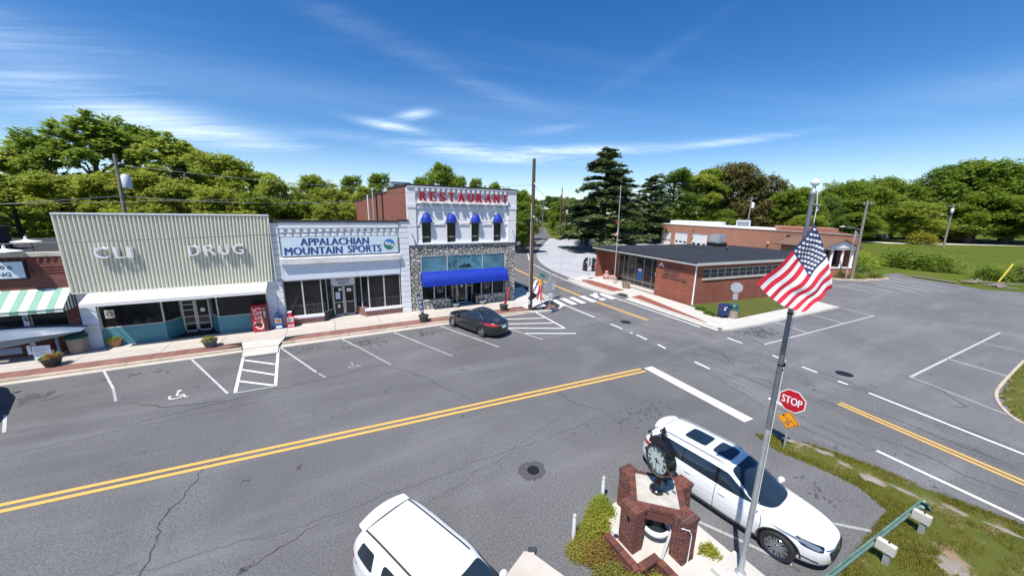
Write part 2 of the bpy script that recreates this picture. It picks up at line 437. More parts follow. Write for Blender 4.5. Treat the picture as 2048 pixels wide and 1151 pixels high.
M['rubber'] = simple('tyre_rubber', (0.018, 0.018, 0.019), 0.8, var=0.25, vscale=20)
M['roof_black'] = simple('roof_membrane', (0.020, 0.021, 0.024), 0.75, var=0.30, vscale=0.35, bump=0.2, dirt=0.4)
M['roof_dark'] = simple('tar_roof', (0.035, 0.034, 0.034), 0.9, var=0.4, vscale=2.0, bump=0.8, bscale=6)
M['roof_white'] = simple('white_membrane', (0.80, 0.80, 0.80), 0.6, var=0.03)
M['roof_brown'] = simple('brown_shingle', (0.17, 0.095, 0.062), 0.9, var=0.2, vscale=6, bump=0.5)
M['alu'] = simple('aluminium', (0.50, 0.50, 0.48), 0.35, 0.7, var=0.06)
M['alu_light'] = simple('window_frame_pale', (0.55, 0.55, 0.52), 0.4, 0.2, var=0.05)
M['steel'] = simple('galvanised_steel', (0.48, 0.50, 0.52), 0.45, 0.55, var=0.15, vscale=5)
M['pole_grey'] = simple('grey_pole', (0.20, 0.215, 0.235), 0.45, 0.5, var=0.2, vscale=4)
M['chrome'] = simple('chrome', (0.75, 0.76, 0.78), 0.12, 1.0, var=0.03)
M['wood_pole'] = simple('brown_pole_wood', (0.105, 0.058, 0.040), 0.9, var=0.4, vscale=6, bump=0.6, bscale=14)
M['wood_grey'] = simple('grey_pole_wood', (0.21, 0.18, 0.15), 0.9, var=0.25, vscale=6, bump=0.5)
M['bark'] = simple('bark', (0.085, 0.070, 0.055), 0.95, var=0.35, vscale=3, bump=0.7, bscale=12)
M['glass'] = glass_mat('dark_glass')
M['glass_shop'] = glass_mat('shop_glass', (0.018, 0.019, 0.020), 0.55)
M['glass_teal'] = glass_mat('teal_glass', (0.060, 0.15, 0.19), 0.0, 0.25)
M['glass_car'] = glass_mat('tinted_car_glass', (0.010, 0.017, 0.026), 0.0, 0.03)
M['interior'] = simple('dim_interior', (0.22, 0.21, 0.20), 0.9, var=0.4, vscale=0.8)
M['teal_paint'] = simple('teal_panel', (0.068, 0.235, 0.285), 0.45, var=0.06, vscale=1.2)
M['blue_canvas'] = simple('royal_blue_canvas', (0.002, 0.026, 0.33), 0.6, var=0.16, vscale=1.6, bump=0.3, bscale=5)
M['green_canvas'] = simple('green_canvas', (0.19, 0.37, 0.28), 0.7, var=0.05)
M['green_dark'] = simple('dark_green', (0.014, 0.085, 0.075), 0.45, var=0.15)
M['mulch'] = simple('red_mulch', (0.26, 0.080, 0.055), 0.95, var=0.35, vscale=14, bump=1.0, bscale=25)
M['terracotta'] = simple('terracotta', (0.48, 0.22, 0.12), 0.8, var=0.1)
M['pot_blue'] = simple('blue_grey_pot', (0.11, 0.14, 0.19), 0.5, var=0.15)
M['pot_dark'] = simple('dark_pot', (0.045, 0.055, 0.055), 0.5, var=0.15)
M['soil'] = simple('soil', (0.05, 0.035, 0.025), 0.95, var=0.3)
M['flower_red'] = simple('red_flower', (0.42, 0.02, 0.03), 0.6, var=0.2)
M['flower_yellow'] = simple('yellow_flower', (0.62, 0.42, 0.04), 0.6, var=0.2)
M['car_white'] = simple('white_car_paint', (0.70, 0.71, 0.72), 0.28, var=0.01, coat=0.9)
M['car_black'] = simple('black_car_paint', (0.016, 0.018, 0.022), 0.24, 0.2, var=0.05, coat=1.0)
M['plastic'] = simple('grey_plastic', (0.035, 0.035, 0.037), 0.6, var=0.1)
M['lamp_red'] = simple('red_lens', (0.42, 0.012, 0.014), 0.15, var=0.1, coat=0.6)
M['lamp_clear'] = simple('clear_lens', (0.20, 0.23, 0.27), 0.1, 0.3, var=0.2, coat=0.8)
M['sign_red'] = simple('stop_red', (0.50, 0.012, 0.022), 0.35, var=0.03)
M['sign_white'] = simple('sign_white', (0.82, 0.82, 0.82), 0.35, var=0.02)
M['sign_back'] = simple('sign_back_grey', (0.42, 0.44, 0.48), 0.5, 0.3, var=0.05)
M['sign_orange'] = simple('sign_amber', (0.86, 0.34, 0.012), 0.35, var=0.03)
M['sign_green'] = simple('sign_green', (0.01, 0.16, 0.10), 0.35, var=0.05)
M['red_box'] = simple('red_enamel', (0.62, 0.022, 0.035), 0.3, var=0.05)
M['blue_box'] = simple('blue_enamel', (0.035, 0.16, 0.42), 0.35, var=0.05)
M['mail_blue'] = simple('mailbox_blue', (0.012, 0.030, 0.115), 0.35, var=0.1)
M['flag_red'] = simple('flag_red', (0.62, 0.018, 0.045), 0.75, var=0.08, bump=0.1)
M['flag_white'] = simple('flag_white', (0.80, 0.80, 0.80), 0.75, var=0.03)
M['flag_blue'] = simple('flag_blue', (0.022, 0.028, 0.11), 0.75, var=0.08)
M['tan_bin'] = simple('aggregate_bin', (0.30, 0.24, 0.19), 0.9, var=0.25, vscale=30)
M['rail_green'] = simple('faded_green_rail', (0.13, 0.22, 0.18), 0.5, 0.2, var=0.25, vscale=3, dirt=0.4)
M['bronze'] = simple('dark_bronze', (0.022, 0.028, 0.030), 0.3, 0.3, var=0.2)
M['clock_face'] = simple('clock_face', (0.44, 0.50, 0.46), 0.4, var=0.03)
M['tarp'] = simple('blue_grey_tarp', (0.13, 0.18, 0.25), 0.5, var=0.12, vscale=1.5)
M['yellow_post'] = simple('yellow_post', (0.50, 0.42, 0.05), 0.6, var=0.2)
M['fence_grey'] = simple('weathered_boards', (0.20, 0.20, 0.20), 0.9, var=0.2, vscale=2)
M['grass_near'] = ground_mat('verge_ground', (0.140, 0.150, 0.034), (0.085, 0.112, 0.020), (0.30, 0.215, 0.15), 0.9, 1.1)
M['grass_field'] = ground_mat('field_ground', (0.085, 0.115, 0.014), (0.125, 0.148, 0.020), (0.16, 0.14, 0.04), 0.45, 0.10)
M['grass_lawn'] = ground_mat('lawn_ground', (0.090, 0.115, 0.028), (0.125, 0.130, 0.038), (0.17, 0.13, 0.07), 0.5, 0.5)
M['dirt_pale'] = ground_mat('pale_dirt', (0.32, 0.27, 0.23), (0.42, 0.37, 0.33), (0.15, 0.14, 0.06), 0.8, 1.8)
M['cracked_stone'] = simple('grey_fieldstone', (0.36, 0.345, 0.315), 0.85, var=0.22, vscale=2.2, bump=0.6, bscale=10)
M['stone_joint'] = simple('dark_joint', (0.022, 0.021, 0.020), 0.95, var=0.2)
LEAF = {
    'yellow': leaf_mat('leaf_spring', (0.120, 0.170, 0.024), (0.370, 0.430, 0.070), 0.5),
    'mid': leaf_mat('leaf_green', (0.078, 0.142, 0.020), (0.260, 0.350, 0.050), 0.45),
    'dark': leaf_mat('leaf_dark', (0.052, 0.110, 0.024), (0.170, 0.255, 0.050), 0.4),
    'brown': leaf_mat('leaf_bronze', (0.080, 0.080, 0.028), (0.205, 0.195, 0.070), 0.3),
    'cedar': leaf_mat('needle_blue_green', (0.060, 0.110, 0.055), (0.210, 0.275, 0.140), 0.15),
    'shrub': leaf_mat('shrub_yellow', (0.085, 0.115, 0.014), (0.34, 0.34, 0.045), 0.3),
    'shrub_red': leaf_mat('shrub_bronze', (0.11, 0.075, 0.018), (0.34, 0.235, 0.05), 0.3),
    'grass': leaf_mat('grass_blade', (0.080, 0.105, 0.014), (0.290, 0.270, 0.060), 0.3),
}
# ------------------------------------------------------------------ ground
def sheet(name, poly, z, m, parent=None, kind='structure', **kw):
    me = bpy.data.meshes.new(name)
    bm = bmesh.new()
    f = bm.faces.new([bm.verts.new((x, y, z)) for x, y in poly])
    bm.normal_update()
    if f.normal.z < 0: bmesh.ops.reverse_faces(bm, faces=[f])
    bmesh.ops.triangulate(bm, faces=bm.faces[:])
    bm.to_mesh(me); bm.free(); me.materials.append(m)
    o = place(name, me, parent, **kw)
    if parent is None: o['kind'] = kind
    return o
def ribbon(pl, w, z):
    out_l, out_r = [], []
    n = len(pl)
    for i in range(n):
        a = Vector(pl[max(i - 1, 0)]); b = Vector(pl[min(i + 1, n - 1)])
        d = (b - a).normalized(); nn = Vector((-d.y, d.x)) * w / 2
        p = Vector(pl[i]); out_l.append(p + nn); out_r.append(p - nn)
    return out_l, out_r
def line(pl, w, m, parent, z=0.012, name='painted_line'):
    l, r = ribbon([Vector(p) for p in pl], w, z)
    mb = MB(); vs = [(*p, z) for p in l] + [(*p, z) for p in r]; n = len(pl)
    mb.add(vs, [(n + i, n + i + 1, i + 1, i) for i in range(n - 1)])
    return mb.build(name, M[m], parent)
def smooth_pl(pl, k=6):
    P = [Vector(p) for p in pl]; out = []
    for i in range(len(P) - 1):
        p0, p1, p2, p3 = P[max(i - 1, 0)], P[i], P[i + 1], P[min(i + 2, len(P) - 1)]
        for j in range(k):
            t = j / k
            out.append(0.5 * ((2 * p1) + (p2 - p0) * t + (2 * p0 - 5 * p1 + 4 * p2 - p3) * t * t + (3 * p1 - p0 - 3 * p2 + p3) * t ** 3))
    out.append(P[-1]); return [tuple(p) for p in out]

sheet('ground', [(-2500, -2500), (3500, -2500), (3500, 3500), (-2500, 3500)], -0.03, M['grass_field'])
street = sheet('main_street', [(-90, -25), (58, -25), (76, -12), (82, 2), (78.7, 8), (76.8, 10.2), (79.1, 12.6), (80.6, 16.7), (85.6, 20.1), (80.7, 21.9), (66, 24), (50, 34), (29, 45), (17.4, 34), (-90, 33)], 0.0, M['asphalt'])
cross = sheet('cross_road', [(20.7, 34), (20.25, 27), (20.25, 20.6), (20.05, 16.6), (19.45, 11.4), (18.4, 7.8), (17.2, 5.2), (17.5, 3.2), (17.65, 1.7), (18.0, 0.3), (18.1, -25),
                    (22.3, -25), (23.3, -6), (24.3, 1), (25.3, 5.8), (25.7, 7.2), (26.4, 10.4), (27.0, 13), (27.8, 16.7), (28.8, 27.3), (29.3, 34)], 0.006, M['asphalt_old'])
side = sheet('side_road', smooth_pl([(20.7, 34), (21.5, 45), (25, 62), (33, 80), (45, 100), (56, 118)], 5) + [(72, 118)] + smooth_pl([(74.5, 110), (66, 98), (56.8, 86), (45.4, 71), (40, 63), (35.2, 54), (32.4, 46.7), (31.1, 41.4), (30.4, 37.5), (29.3, 34)], 5), 0.004, M['asphalt'])
far_road = sheet('far_road', [(66, 116), (75.5, 109.5), (200, 306), (360, 560), (356, 564), (192, 311)], 0.010, M['asphalt'])
lot = sheet('pale_gravel_lot', smooth_pl([(73.5, 107.5), (56.8, 86), (45.4, 71), (40, 63), (35.2, 54), (32.4, 46.7), (31.1, 41.4), (30.6, 38.6)], 6) + [(31.6, 38.8), (35, 39.2), (60, 41), (86, 45), (99, 74), (103, 88), (93.4, 92), (84.2, 99.3)], 0.010, M['lot_pale'])
sheet('lot_entry_lane', [(99, 74), (140, 66), (144, 74), (103, 88)], 0.006, M['concrete_w'])
sheet('parking_lot', [(28.9, 27), (27.9, 16.7), (26.4, 10.4), (25.3, 5.8), (24.3, 1), (23.3, -6), (22.3, -25), (58, -25), (76, -12), (82, 2), (78.7, 8), (76.8, 10.2), (79.1, 12.6), (80.6, 16.7), (85.6, 20.1), (80.7, 21.9), (66, 24), (50, 30)], 0.003, M['asphalt_lot'])
# paler strip of the yard beyond the gravel lot
sheet('yard_lawn', [(77.8, 103.6), (84.2, 99.4), (93.4, 92.1), (103, 88.1), (150, 85), (170, 120), (130, 170), (90, 125)], -0.006, M['grass_lawn'])
fr = sheet('field_road', [(128, 112), (180.6, 51.9), (227.1, 23.8), (330, -30), (334, -22), (233, 31), (186, 60), (136, 118)], 0.0, M['concrete_w'])

# painted markings of the main street
for off in (-0.17, 0.17):
    line([(-40, 16.35 + off * 1.0), (-9.35, 15.1 + off), (3, 14.1 + off), (16.05, 13.12 + off)], 0.16, 'paint_yellow', street)
line([(16.62, 13.25), (16.22, 7.28)], 0.62, 'paint_white', street, name='stop_bar')
for a, b, m_ in [((-11.42, 26.5), (-10.0, 23.6), 'paint_white'), ((-10.0, 23.6), (-9.3, 21.9), 'paint_faint'), ((-7.68, 26.45), (-4.86, 20.5), 'paint_white'), ((-12.95, 22.5), (-12.05, 20.65), 'paint_white'),
                 ((-3.17, 26.4), (-1.0, 21.2), 'paint_white'), ((-0.9, 21.0), (-0.56, 20.3), 'paint_faint'), ((0.43, 26.5), (1.4, 24.3), 'paint_white'), ((1.4, 24.3), (2.9, 20.4), 'paint_faint'),
                 ((4.0, 26.45), (5.3, 23.2), 'paint_white'), ((5.3, 23.2), (6.6, 20.0), 'paint_faint'), ((7.66, 26.15), (9.95, 20.1), 'paint_white'), ((12.3, 23.3), (13.45, 20.0), 'paint_white')]:
    line([a, b], 0.10, 'paint_worn' if m_ == 'paint_white' else m_, street)
for a, b in [((-5.09, 26.35), (-4.55, 20.4)), ((-3.27, 26.45), (-2.87, 20.35)), ((-4.84, 24.93), (-3.14, 23.44)), ((-4.77, 23.46), (-3.04, 21.88)), ((-4.62, 21.84), (-2.93, 20.46))]:
    line([a, b], 0.14, 'paint_white', street)
line([(-4.6, 20.4), (-2.87, 20.36)], 0.12, 'paint_faint', street)
# wheelchair emblems
def emblem(cx, cy, s, m_):
    mb = MB()
    def seg(pl, w):
        l, r = ribbon([Vector((cx + p[0] * s, cy + p[1] * s)) for p in pl], w * s, 0)
        n = len(pl); mb.add([(*p, 0.012) for p in l] + [(*p, 0.012) for p in r], [(n + i, n + i + 1, i + 1, i) for i in range(n - 1)])
    seg([(0.45 * math.cos(t), 0.45 * math.sin(t)) for t in [R(a) for a in range(150, 341, 19)]], 0.11)
    seg([(-0.1, 0.75), (-0.05, 0.1), (0.4, 0.05), (0.62, -0.45), (0.8, -0.4)], 0.12)
    seg([(-0.22, 0.95), (0.04, 0.95)], 0.22)
    mb.build('wheelchair_emblem', M[m_], street)
emblem(-6.98, 21.3, 0.62, 'paint_white')
emblem(0.9, 21.2, 0.55, 'paint_faint')
# hatched no-parking corner
for a, b in [((12.5, 25.8), (16.46, 24.41)), ((11.7, 24.75), (16.36, 22.92)), ((12.2, 23.45), (16.48, 21.32)), ((12.76, 21.78), (16.47, 20.0)), ((16.79, 26.4), (16.45, 21.28))]:
    line([a, b], 0.15, 'paint_white', street)
# near-side parking lines by the clock
for a, b in [((8.9, 5.6), (9.62, 4.2)), ((9.62, 4.2), (10.2, 3.0)), ((11.9, 3.9), (13.5, 2.4))]:
    line([a, b], 0.11, 'paint_faint', street)
# cross road markings
line(smooth_pl([(66.7, 101.1), (47.1, 77.7), (34.6, 57.0), (32.1, 50.2), (30.47, 44.5), (28.92, 37.5), (28.26, 32.8), (28.05, 29.2), (27.8, 27.3), (26.81, 16.74)], 5), 0.16, 'paint_white', cross, z=0.018)
line(smooth_pl([(28.3, 56.0), (27.4, 49.9), (26.2, 43.1), (25.47, 35.6), (24.84, 29.85)], 5), 0.30, 'paint_yellow', cross, z=0.018)
for off in (-0.15, 0.15):
    line([(24.7 + off, 27.1), (24.5 + off, 23.1), (24.35 + off, 20.0)], 0.15, 'paint_yellow', cross)
    line([(21.9 + off, 6.06), (20.98 + off, 0.7), (20.5 + off, -4), (20.2 + off, -24)], 0.15, 'paint_yellow', cross)
for a, b in [((20.63, 20.57), (20.57, 19.24)), ((20.50, 18.35), (20.53, 18.11)), ((20.53, 17.72), (20.42, 16.63)), ((20.34, 15.61), (20.19, 14.83)), ((19.96, 12.5), (19.81, 11.43)),
             ((26.31, 14.19), (26.15, 13.03)), ((25.68, 10.83), (25.57, 10.41)), ((25.34, 9.04), (25.2, 8.21)), ((24.91, 7.16), (24.88, 6.71)), ((19.25, 7.95), (19.02, 6.9)), ((20.81, 26.96), (20.72, 22.69))]:
    line([a, b], 0.15, 'paint_white', cross)
line([(24.69, 5.8), (23.65, 1.0), (22.7, -6), (21.9, -24)], 0.15, 'paint_white', cross)
line([(18.63, 3.77), (18.42, 1.6), (18.27, 0.2), (18.2, -24)], 0.15, 'paint_white', cross)
line([(28.28, 15.67), (27.28, 12.17)], 0.12, 'paint_faint', cross)
# crosswalk
for (xa, xb) in [(20.35, 20.95), (21.55, 22.25), (22.75, 23.4), (24.15, 24.85)]:
    mb = MB(); mb.quad((xa, 27.0, 0.018), (xb, 27.0, 0.018), (xb + 0.35, 29.6, 0.018), (xa + 0.35, 29.6, 0.018)); mb.build('crosswalk_bar', M['paint_white'], cross)
for pl in [((26.15, 29.77), (26.88, 29.7), (26.35, 28.17), (25.70, 28.15)), ((25.7, 27.75), (26.44, 27.89), (26.37, 27.22), (25.59, 27.11)), ((27.34, 29.49), (28.0, 29.56), (27.6, 27.08), (26.89, 27.12)), ((27.0, 30.2), (27.5, 30.1), (27.1, 29.3), (26.7, 29.4))]:
    mb = MB(); mb.add([(x, y, 0.018) for x, y in reversed(pl)], [(0, 1, 2, 3)]); mb.build('crosswalk_bar', M['paint_white'], cross)
# parking-lot lines
lotlines = [((28.28, 15.67), (27.28, 12.17)), ((27.28, 12.17), (45.38, 11.61)), ((33.45, 12.13), (34.52, 15.43)), ((39.46, 11.94), (40.7, 15.34)), ((45.38, 11.61), (46.32, 14.87)),
            ((27.8, 1.7), (29.51, 5.44), (48.47, 4.88)), ]
ps = bpy.data.objects['parking_lot']
for a, b in [((27.3, 12.17), (45.4, 11.6)), ((28.3, 15.6), (27.3, 12.17)), ((33.45, 12.1), (34.5, 15.4)), ((39.46, 11.9), (40.7, 15.3)), ((45.4, 11.6), (46.3, 14.9)),
             ((29.51, 5.44), (48.47, 4.88)), ((29.51, 5.44), (27.82, 1.7)), ((35.81, 5.33), (35.02, 2.63)), ((43.0, 5.06), (42.45, 0)), ((48.47, 4.88), (47.88, -1)), ((27.9, 1.7), (26.9, -2.5))]:
    line([a, b], 0.12, 'paint_worn' if b[1] > 2 else 'paint_faint', ps, z=0.012)
for a, b in [((61.3, 20.4), (59.9, 15.6)), ((64.6, 19.9), (62.6, 14.8)), ((69, 18.6), (65, 13.4)), ((72, 19.0), (67.5, 12.8)), ((75.8, 20.3), (70.0, 12.0)), ((78.6, 20.6), (73.5, 12.4))]:
    line([a, b], 0.15, 'paint_worn', ps, z=0.012)
# patches of darker and paler asphalt
def blob(cx, cy, rx, ry, rot, m_, name, parent, z=0.009, seed=0, n=26, jag=0.22):
    r_ = random.Random(seed); pl = []
    for i in range(n):
        t = 2 * math.pi * i / n; k = 1 + r_.uniform(-jag, jag)
        x, y = rx * k * math.cos(t), ry * k * math.sin(t)
        pl.append((cx + x * math.cos(rot) - y * math.sin(rot), cy + x * math.sin(rot) + y * math.cos(rot)))
    mb = MB(); mb.add([(x, y, z) for x, y in pl], [tuple(range(n))]); return mb.build(name, m_, parent)
tar = simple('dark_tar', (0.075, 0.075, 0.078), 0.7, var=0.3, vscale=9)
tar2 = asphalt('asphalt_patch', (0.118, 0.118, 0.122), (0.10, 0.10, 0.104), crack=0.2)
def stain_cluster(cx, cy, n, sx, sy, seed, s=0.12):
    r_ = random.Random(seed); mb = MB()
    for _ in range(n):
        x, y = r_.gauss(cx, sx), r_.gauss(cy, sy); rx, ry = r_.uniform(0.3, 1.6) * s, r_.uniform(0.2, 0.6) * s; t0 = r_.uniform(0, 3.14)
        k = 7; vs = []
        for i in range(k):
            t = 2 * math.pi * i / k; q = r_.uniform(0.6, 1.3)
            u, v = rx * q * math.cos(t), ry * q * math.sin(t)
            vs.append((x + u * math.cos(t0) - v * math.sin(t0), y + u * math.sin(t0) + v * math.cos(t0), 0.0092 + 0.0026 * _ / n))
        mb.add(vs, [tuple(range(k))])
    mb.build('oil_stain', tar, street, kind='stuff')
stain_cluster(-13.2, 24.0, 26, 0.5, 0.3, 1, 0.22); stain_cluster(-9.2, 25.2, 22, 0.6, 0.25, 2); stain_cluster(2.2, 24.9, 60, 0.75, 0.45, 3, 0.15); stain_cluster(-1.6, 25.4, 24, 0.6, 0.3, 4)
stain_cluster(6.4, 24.9, 40, 0.6, 0.35, 5, 0.14); stain_cluster(29.9, 13.8, 90, 0.9, 0.45, 6, 0.2); stain_cluster(12.6, 9.8, 50, 0.9, 0.35, 7, 0.09); stain_cluster(10.4, 10.2, 40, 1.2, 0.25, 8, 0.06); stain_cluster(13.9, 3.9, 14, 0.35, 0.25, 9, 0.1)
blob(-12.9, 23.6, 0.7, 0.34, 0.2, tar2, 'oil_patch', street, z=0.008, seed=4)
blob(16.7, 16.2, 0.9, 1.9, 0.15, tar2, 'asphalt_patch', street, seed=8, jag=0.08)
blob(15.1, 14.8, 2.4, 0.5, 0.35, tar2, 'asphalt_patch', street, z=0.0075, seed=9)
tar3 = simple('old_patch', (0.075, 0.074, 0.075), 0.9, var=0.3, vscale=12, bump=0.3)
blob(5.86, 9.1, 0.52, 0.46, 0.3, tar3, 'asphalt_patch', street, seed=12, jag=0.10, z=0.008)
# long sealed seams and cracks
crk = simple('crack_dark', (0.055, 0.055, 0.056), 0.9, var=0.2)
crk_l = simple('seam_grey', (0.115, 0.115, 0.118), 0.9, var=0.2)
def crack(pl, w, m_, seed, parent=street, z=0.0105):
    r_ = random.Random(seed); pts = []
    for i in range(len(pl) - 1):
        a, b = Vector(pl[i]), Vector(pl[i + 1]); n = max(2, int((b - a).length / 0.11))
        d = (b - a).normalized(); nn = Vector((-d.y, d.x)); acc = 0
        for k in range(n):
            acc = acc * 0.86 + r_.uniform(-0.06, 0.06); pts.append(a.lerp(b, k / n) + nn * acc)
    pts.append(Vector(pl[-1]))
    n = len(pts); mb = MB(); L_, R_ = [], []
    for i in range(n):
        d = (pts[min(i + 1, n - 1)] - pts[max(i - 1, 0)]).normalized(); nn = Vector((-d.y, d.x)) * w * r_.uniform(0.25, 0.7) * (0.3 + 0.7 * math.sin(math.pi * (i + 0.5) / n))
        L_.append((*(pts[i] + nn), z)); R_.append((*(pts[i] - nn), z))
    mb.add(L_ + R_, [(n + i, n + i + 1, i + 1, i) for i in range(n - 1)]); mb.build('crack', m_, parent)
for i, pl in enumerate([[(-3.8, 6.5), (-4.6, 9.2), (-4.9, 12.3), (-4.5, 14.2), (-3.6, 16.0)], [(-4.4, 8.2), (-2.6, 9.4), (-0.8, 10.1)], [(2.2, 20.9), (3.5, 19.4), (4.5, 17.3), (5.4, 15.5), (5.7, 14.2)],
                        [(9.9, 13.5), (10.1, 11.9), (10.9, 10.9)], [(-8.6, 19.1), (-3.5, 19.9), (0.3, 20.3), (3, 20.8)], [(17.0, 11.8), (17.6, 12.4), (18.4, 12.2)],
                        [(21.0, 18.4), (22.0, 17.2), (23.2, 17.4), (24.5, 16.5), (26.0, 16.6)], [(22.2, 16.9), (22.0, 15.4), (22.9, 13.8), (22.4, 12.0), (23.4, 10.4), (22.8, 8.6)], [(23.9, 13.2), (25.0, 11.2), (24.6, 9.4)],
                        [(20.4, 10.4), (21.3, 9.1), (20.9, 7.3), (21.4, 6.0)], [(19.6, 5.1), (20.0, 3.3), (19.6, 1.8), (20.0, 0.4)], [(22.6, 4.8), (22.2, 3.0), (22.0, 1.0)], [(24.2, 26.2), (24.6, 23.2), (25.6, 21.0), (26.6, 18.6)],
                        [(22.9, 25.0), (22.4, 22.4), (23.3, 20.9)], [(28.0, 15.3), (28.4, 14.1)], [(29.2, 5.9), (28.8, 4.2), (27.3, 3.0), (26.4, 3.4)], [(-9, 21.6), (-7, 20.2), (-4.9, 19.9)], [(21.2, 13.6), (21.7, 11.9), (21.0, 10.6)]]):
    crack(pl, 0.030 if i < 6 else 0.055, crk, i + 40, street if i < 6 else cross)
for i, pl in enumerate([[(-16, 18.2), (-6, 18.9), (1.5, 19.2)], [(-9, 11.3), (-2, 10.2), (4, 10.4), (12, 10.4), (15.8, 11.0)], [(1.2, 8.9), (4.5, 10.0), (9.5, 11.6)], [(20.2, 32), (20.05, 21), (19.2, 11.4), (18.2, 7.6)], [(28.2, 26), (27.2, 16.7), (25.9, 10.2), (24.9, 5.6)]]):
    crack(pl, 0.026, crk_l, i + 90)
def manhole(x, y, r):
    t = thing('manhole_cover', None or {0: 'dark round iron manhole cover in a darker asphalt patch in the near lane', 1: 'dark iron manhole cover beside the yellow line near the crosswalk', 2: 'oval looking iron manhole cover by the parking lot entrance'}[manhole.k], 'manhole cover', (x, y, 0), group='manhole covers'); manhole.k += 1
    mb = MB(); mb.lathe([(0, 0.024), (r * 0.9, 0.024), (r, 0.012)], 24, (x, y, 0)); mb.build('lid', M['plastic'], t)
    mb = MB(); mb.lathe([(r * 1.02, 0.026), (r * 1.14, 0.022), (r * 1.16, 0.010)], 24, (x, y, 0)); mb.build('ring', M['black'], t)
    mb = MB()
    for i in range(-3, 4): mb.cbox((x + i * r * 0.24, y, 0.026), (r * 0.07, r * 1.3 * math.sqrt(1 - (i / 4.2) ** 2), 0.006))
    mb.build('ribs', M['black'], t, kind='stuff')
manhole.k = 0
manhole(5.9, 9.08, 0.19); manhole(22.17, 20.42, 0.36); manhole(26.45, 7.4, 0.36)

# ------------------------------------------------------------------ pavements
sw = sheet('sidewalk', [(-60, 27.15), (-5.6, 27.15), (-5.3, 27.3), (-3.15, 27.3), (-2.9, 27.15), (16.2, 26.75), (17.6, 26.3), (19.2, 26.35), (20.0, 27.1), (20.5, 28.9), (21.4, 32.6), (21.6, 36), (17.05, 36), (17.05, 32.6), (-60, 32.6)], 0.10, M['stone_joint'])
slab_r = random.Random(3)
def slab(poly, z=0.13, m_='concrete'):
    mb = MB(); mb.prism(poly, 0.09, z); return mb.build('paving_slab', M[m_], sw)
xs = [-24, -20.6, -17.1, -13.4, -9.6, -6.7, -3.0, 0.2, 3.5, 6.9, 10.2, 13.4, 16.4]
for i in range(len(xs) - 1):
    a, b = xs[i] + 0.012, xs[i + 1] - 0.012
    inner = not (-5.4 < (a + b) / 2 < -3.0)
    for y0, y1 in ((28.25, 29.38), (29.4, 30.985)):
        ya = y0
        slab([(a, ya), (b, ya), (b, y1), (a, y1)])
slab([(-60, 28.25), (-24.02, 28.25), (-24.02, 30.985), (-60, 30.985)])
slab([(-5.2, 26.75), (-3.25, 26.75), (-3.02, 28.235), (-5.5, 28.235)], 0.115, 'concrete_w')
slab([(-5.05, 25.4), (-3.2, 25.3), (-3.27, 26.73), (-5.2, 26.73)], 0.03, 'concrete_w')
slab([(16.42, 28.0), (19.0, 28.2), (19.6, 31.2), (21.0, 36), (17.1, 36), (17.1, 30.98), (16.42, 30.98)], 0.13, 'concrete_w')
slab([(16.42, 27.3), (18.6, 27.2), (18.9, 28.17), (16.42, 27.97)], 0.13, 'concrete_w')
slab([(19.05, 28.6), (20.2, 28.9), (20.9, 31.5), (19.75, 31.2)], 0.11, 'concrete_w')
for pl in [[(-60, 27.2), (-7.3, 27.2), (-6.2, 27.35), (-5.5, 27.6), (-6.3, 28.1), (-7.6, 28.23), (-60, 28.23)], [(-2.9, 27.3), (-1.9, 27.2), (15.9, 26.85), (16.4, 27.0), (16.4, 27.95), (13.0, 28.23), (-1.2, 28.23), (-2.4, 27.9)],
           [(17.7, 26.6), (18.9, 26.5), (19.6, 27.0), (19.3, 27.5), (17.9, 27.3)], [(18.9, 31.2), (19.9, 29.2), (20.3, 30.4), (20.7, 31.9), (19.6, 31.6)]]:
    mb = MB(); mb.prism(pl, 0.09, 0.128); mb.build('brick_strip', M['pavers'], sw)
def kerb(pl, w=0.28, h=0.135, m_='kerb', name='kerb', parent=sw, z0=-0.01):
    l, r = ribbon([Vector(p) for p in pl], w, 0); n = len(pl); mb = MB()
    q = [(*p, z0) for p in l] + [(*p, z0) for p in r] + [(*p.lerp(s_, 0.06), h) for p, s_ in zip(l, r)] + [(*p.lerp(s_, 0.06), h) for p, s_ in zip(r, l)]
    fs = []
    for i in range(n - 1):
        fs += [(3 * n + i, 3 * n + i + 1, 2 * n + i + 1, 2 * n + i), (n + i, n + i + 1, 3 * n + i + 1, 3 * n + i), (i + 1, i, 2 * n + i, 2 * n + i + 1)]
    fs += [(0, n, 3 * n, 2 * n), (2 * n - 1, n - 1, 3 * n - 1, 4 * n - 1)]
    mb.add(q, fs); return mb.build(name, M[m_], parent)
for x0, x1, y in [(-40, -32, 27.05), (-31.97, -24, 27.05), (-23.97, -16, 27.05), (-15.97, -10.7, 27.04), (-10.67, -5.3, 27.03)]: kerb([(x0, y), (x1, y)])
for a, b in [((-3.1, 27.05), (1.0, 27.0)), ((1.03, 27.0), (5.2, 26.93)), ((5.23, 26.93), (9.4, 26.82)), ((9.43, 26.82), (13.2, 26.75)), ((13.23, 26.75), (16.0, 26.62))]: kerb([a, b])
kerb(smooth_pl([(16.0, 26.6), (17.2, 26.25), (18.6, 26.1), (19.6, 26.35), (20.2, 27.0)], 4), m_='concrete_w')
kerb(smooth_pl([(20.5, 28.9), (21.0, 31), (21.5, 34), (21.8, 38)], 3), m_='concrete_w')
# gutter pan
for x0, x1 in [(-60, -5.25), (-3.15, 15.9)]:
    mb = MB(); mb.box(x0, x1, 26.52 if x0 < -10 else 26.35, 26.9, -0.01, 0.012); mb.build('gutter_pan', M['concrete'], sw)

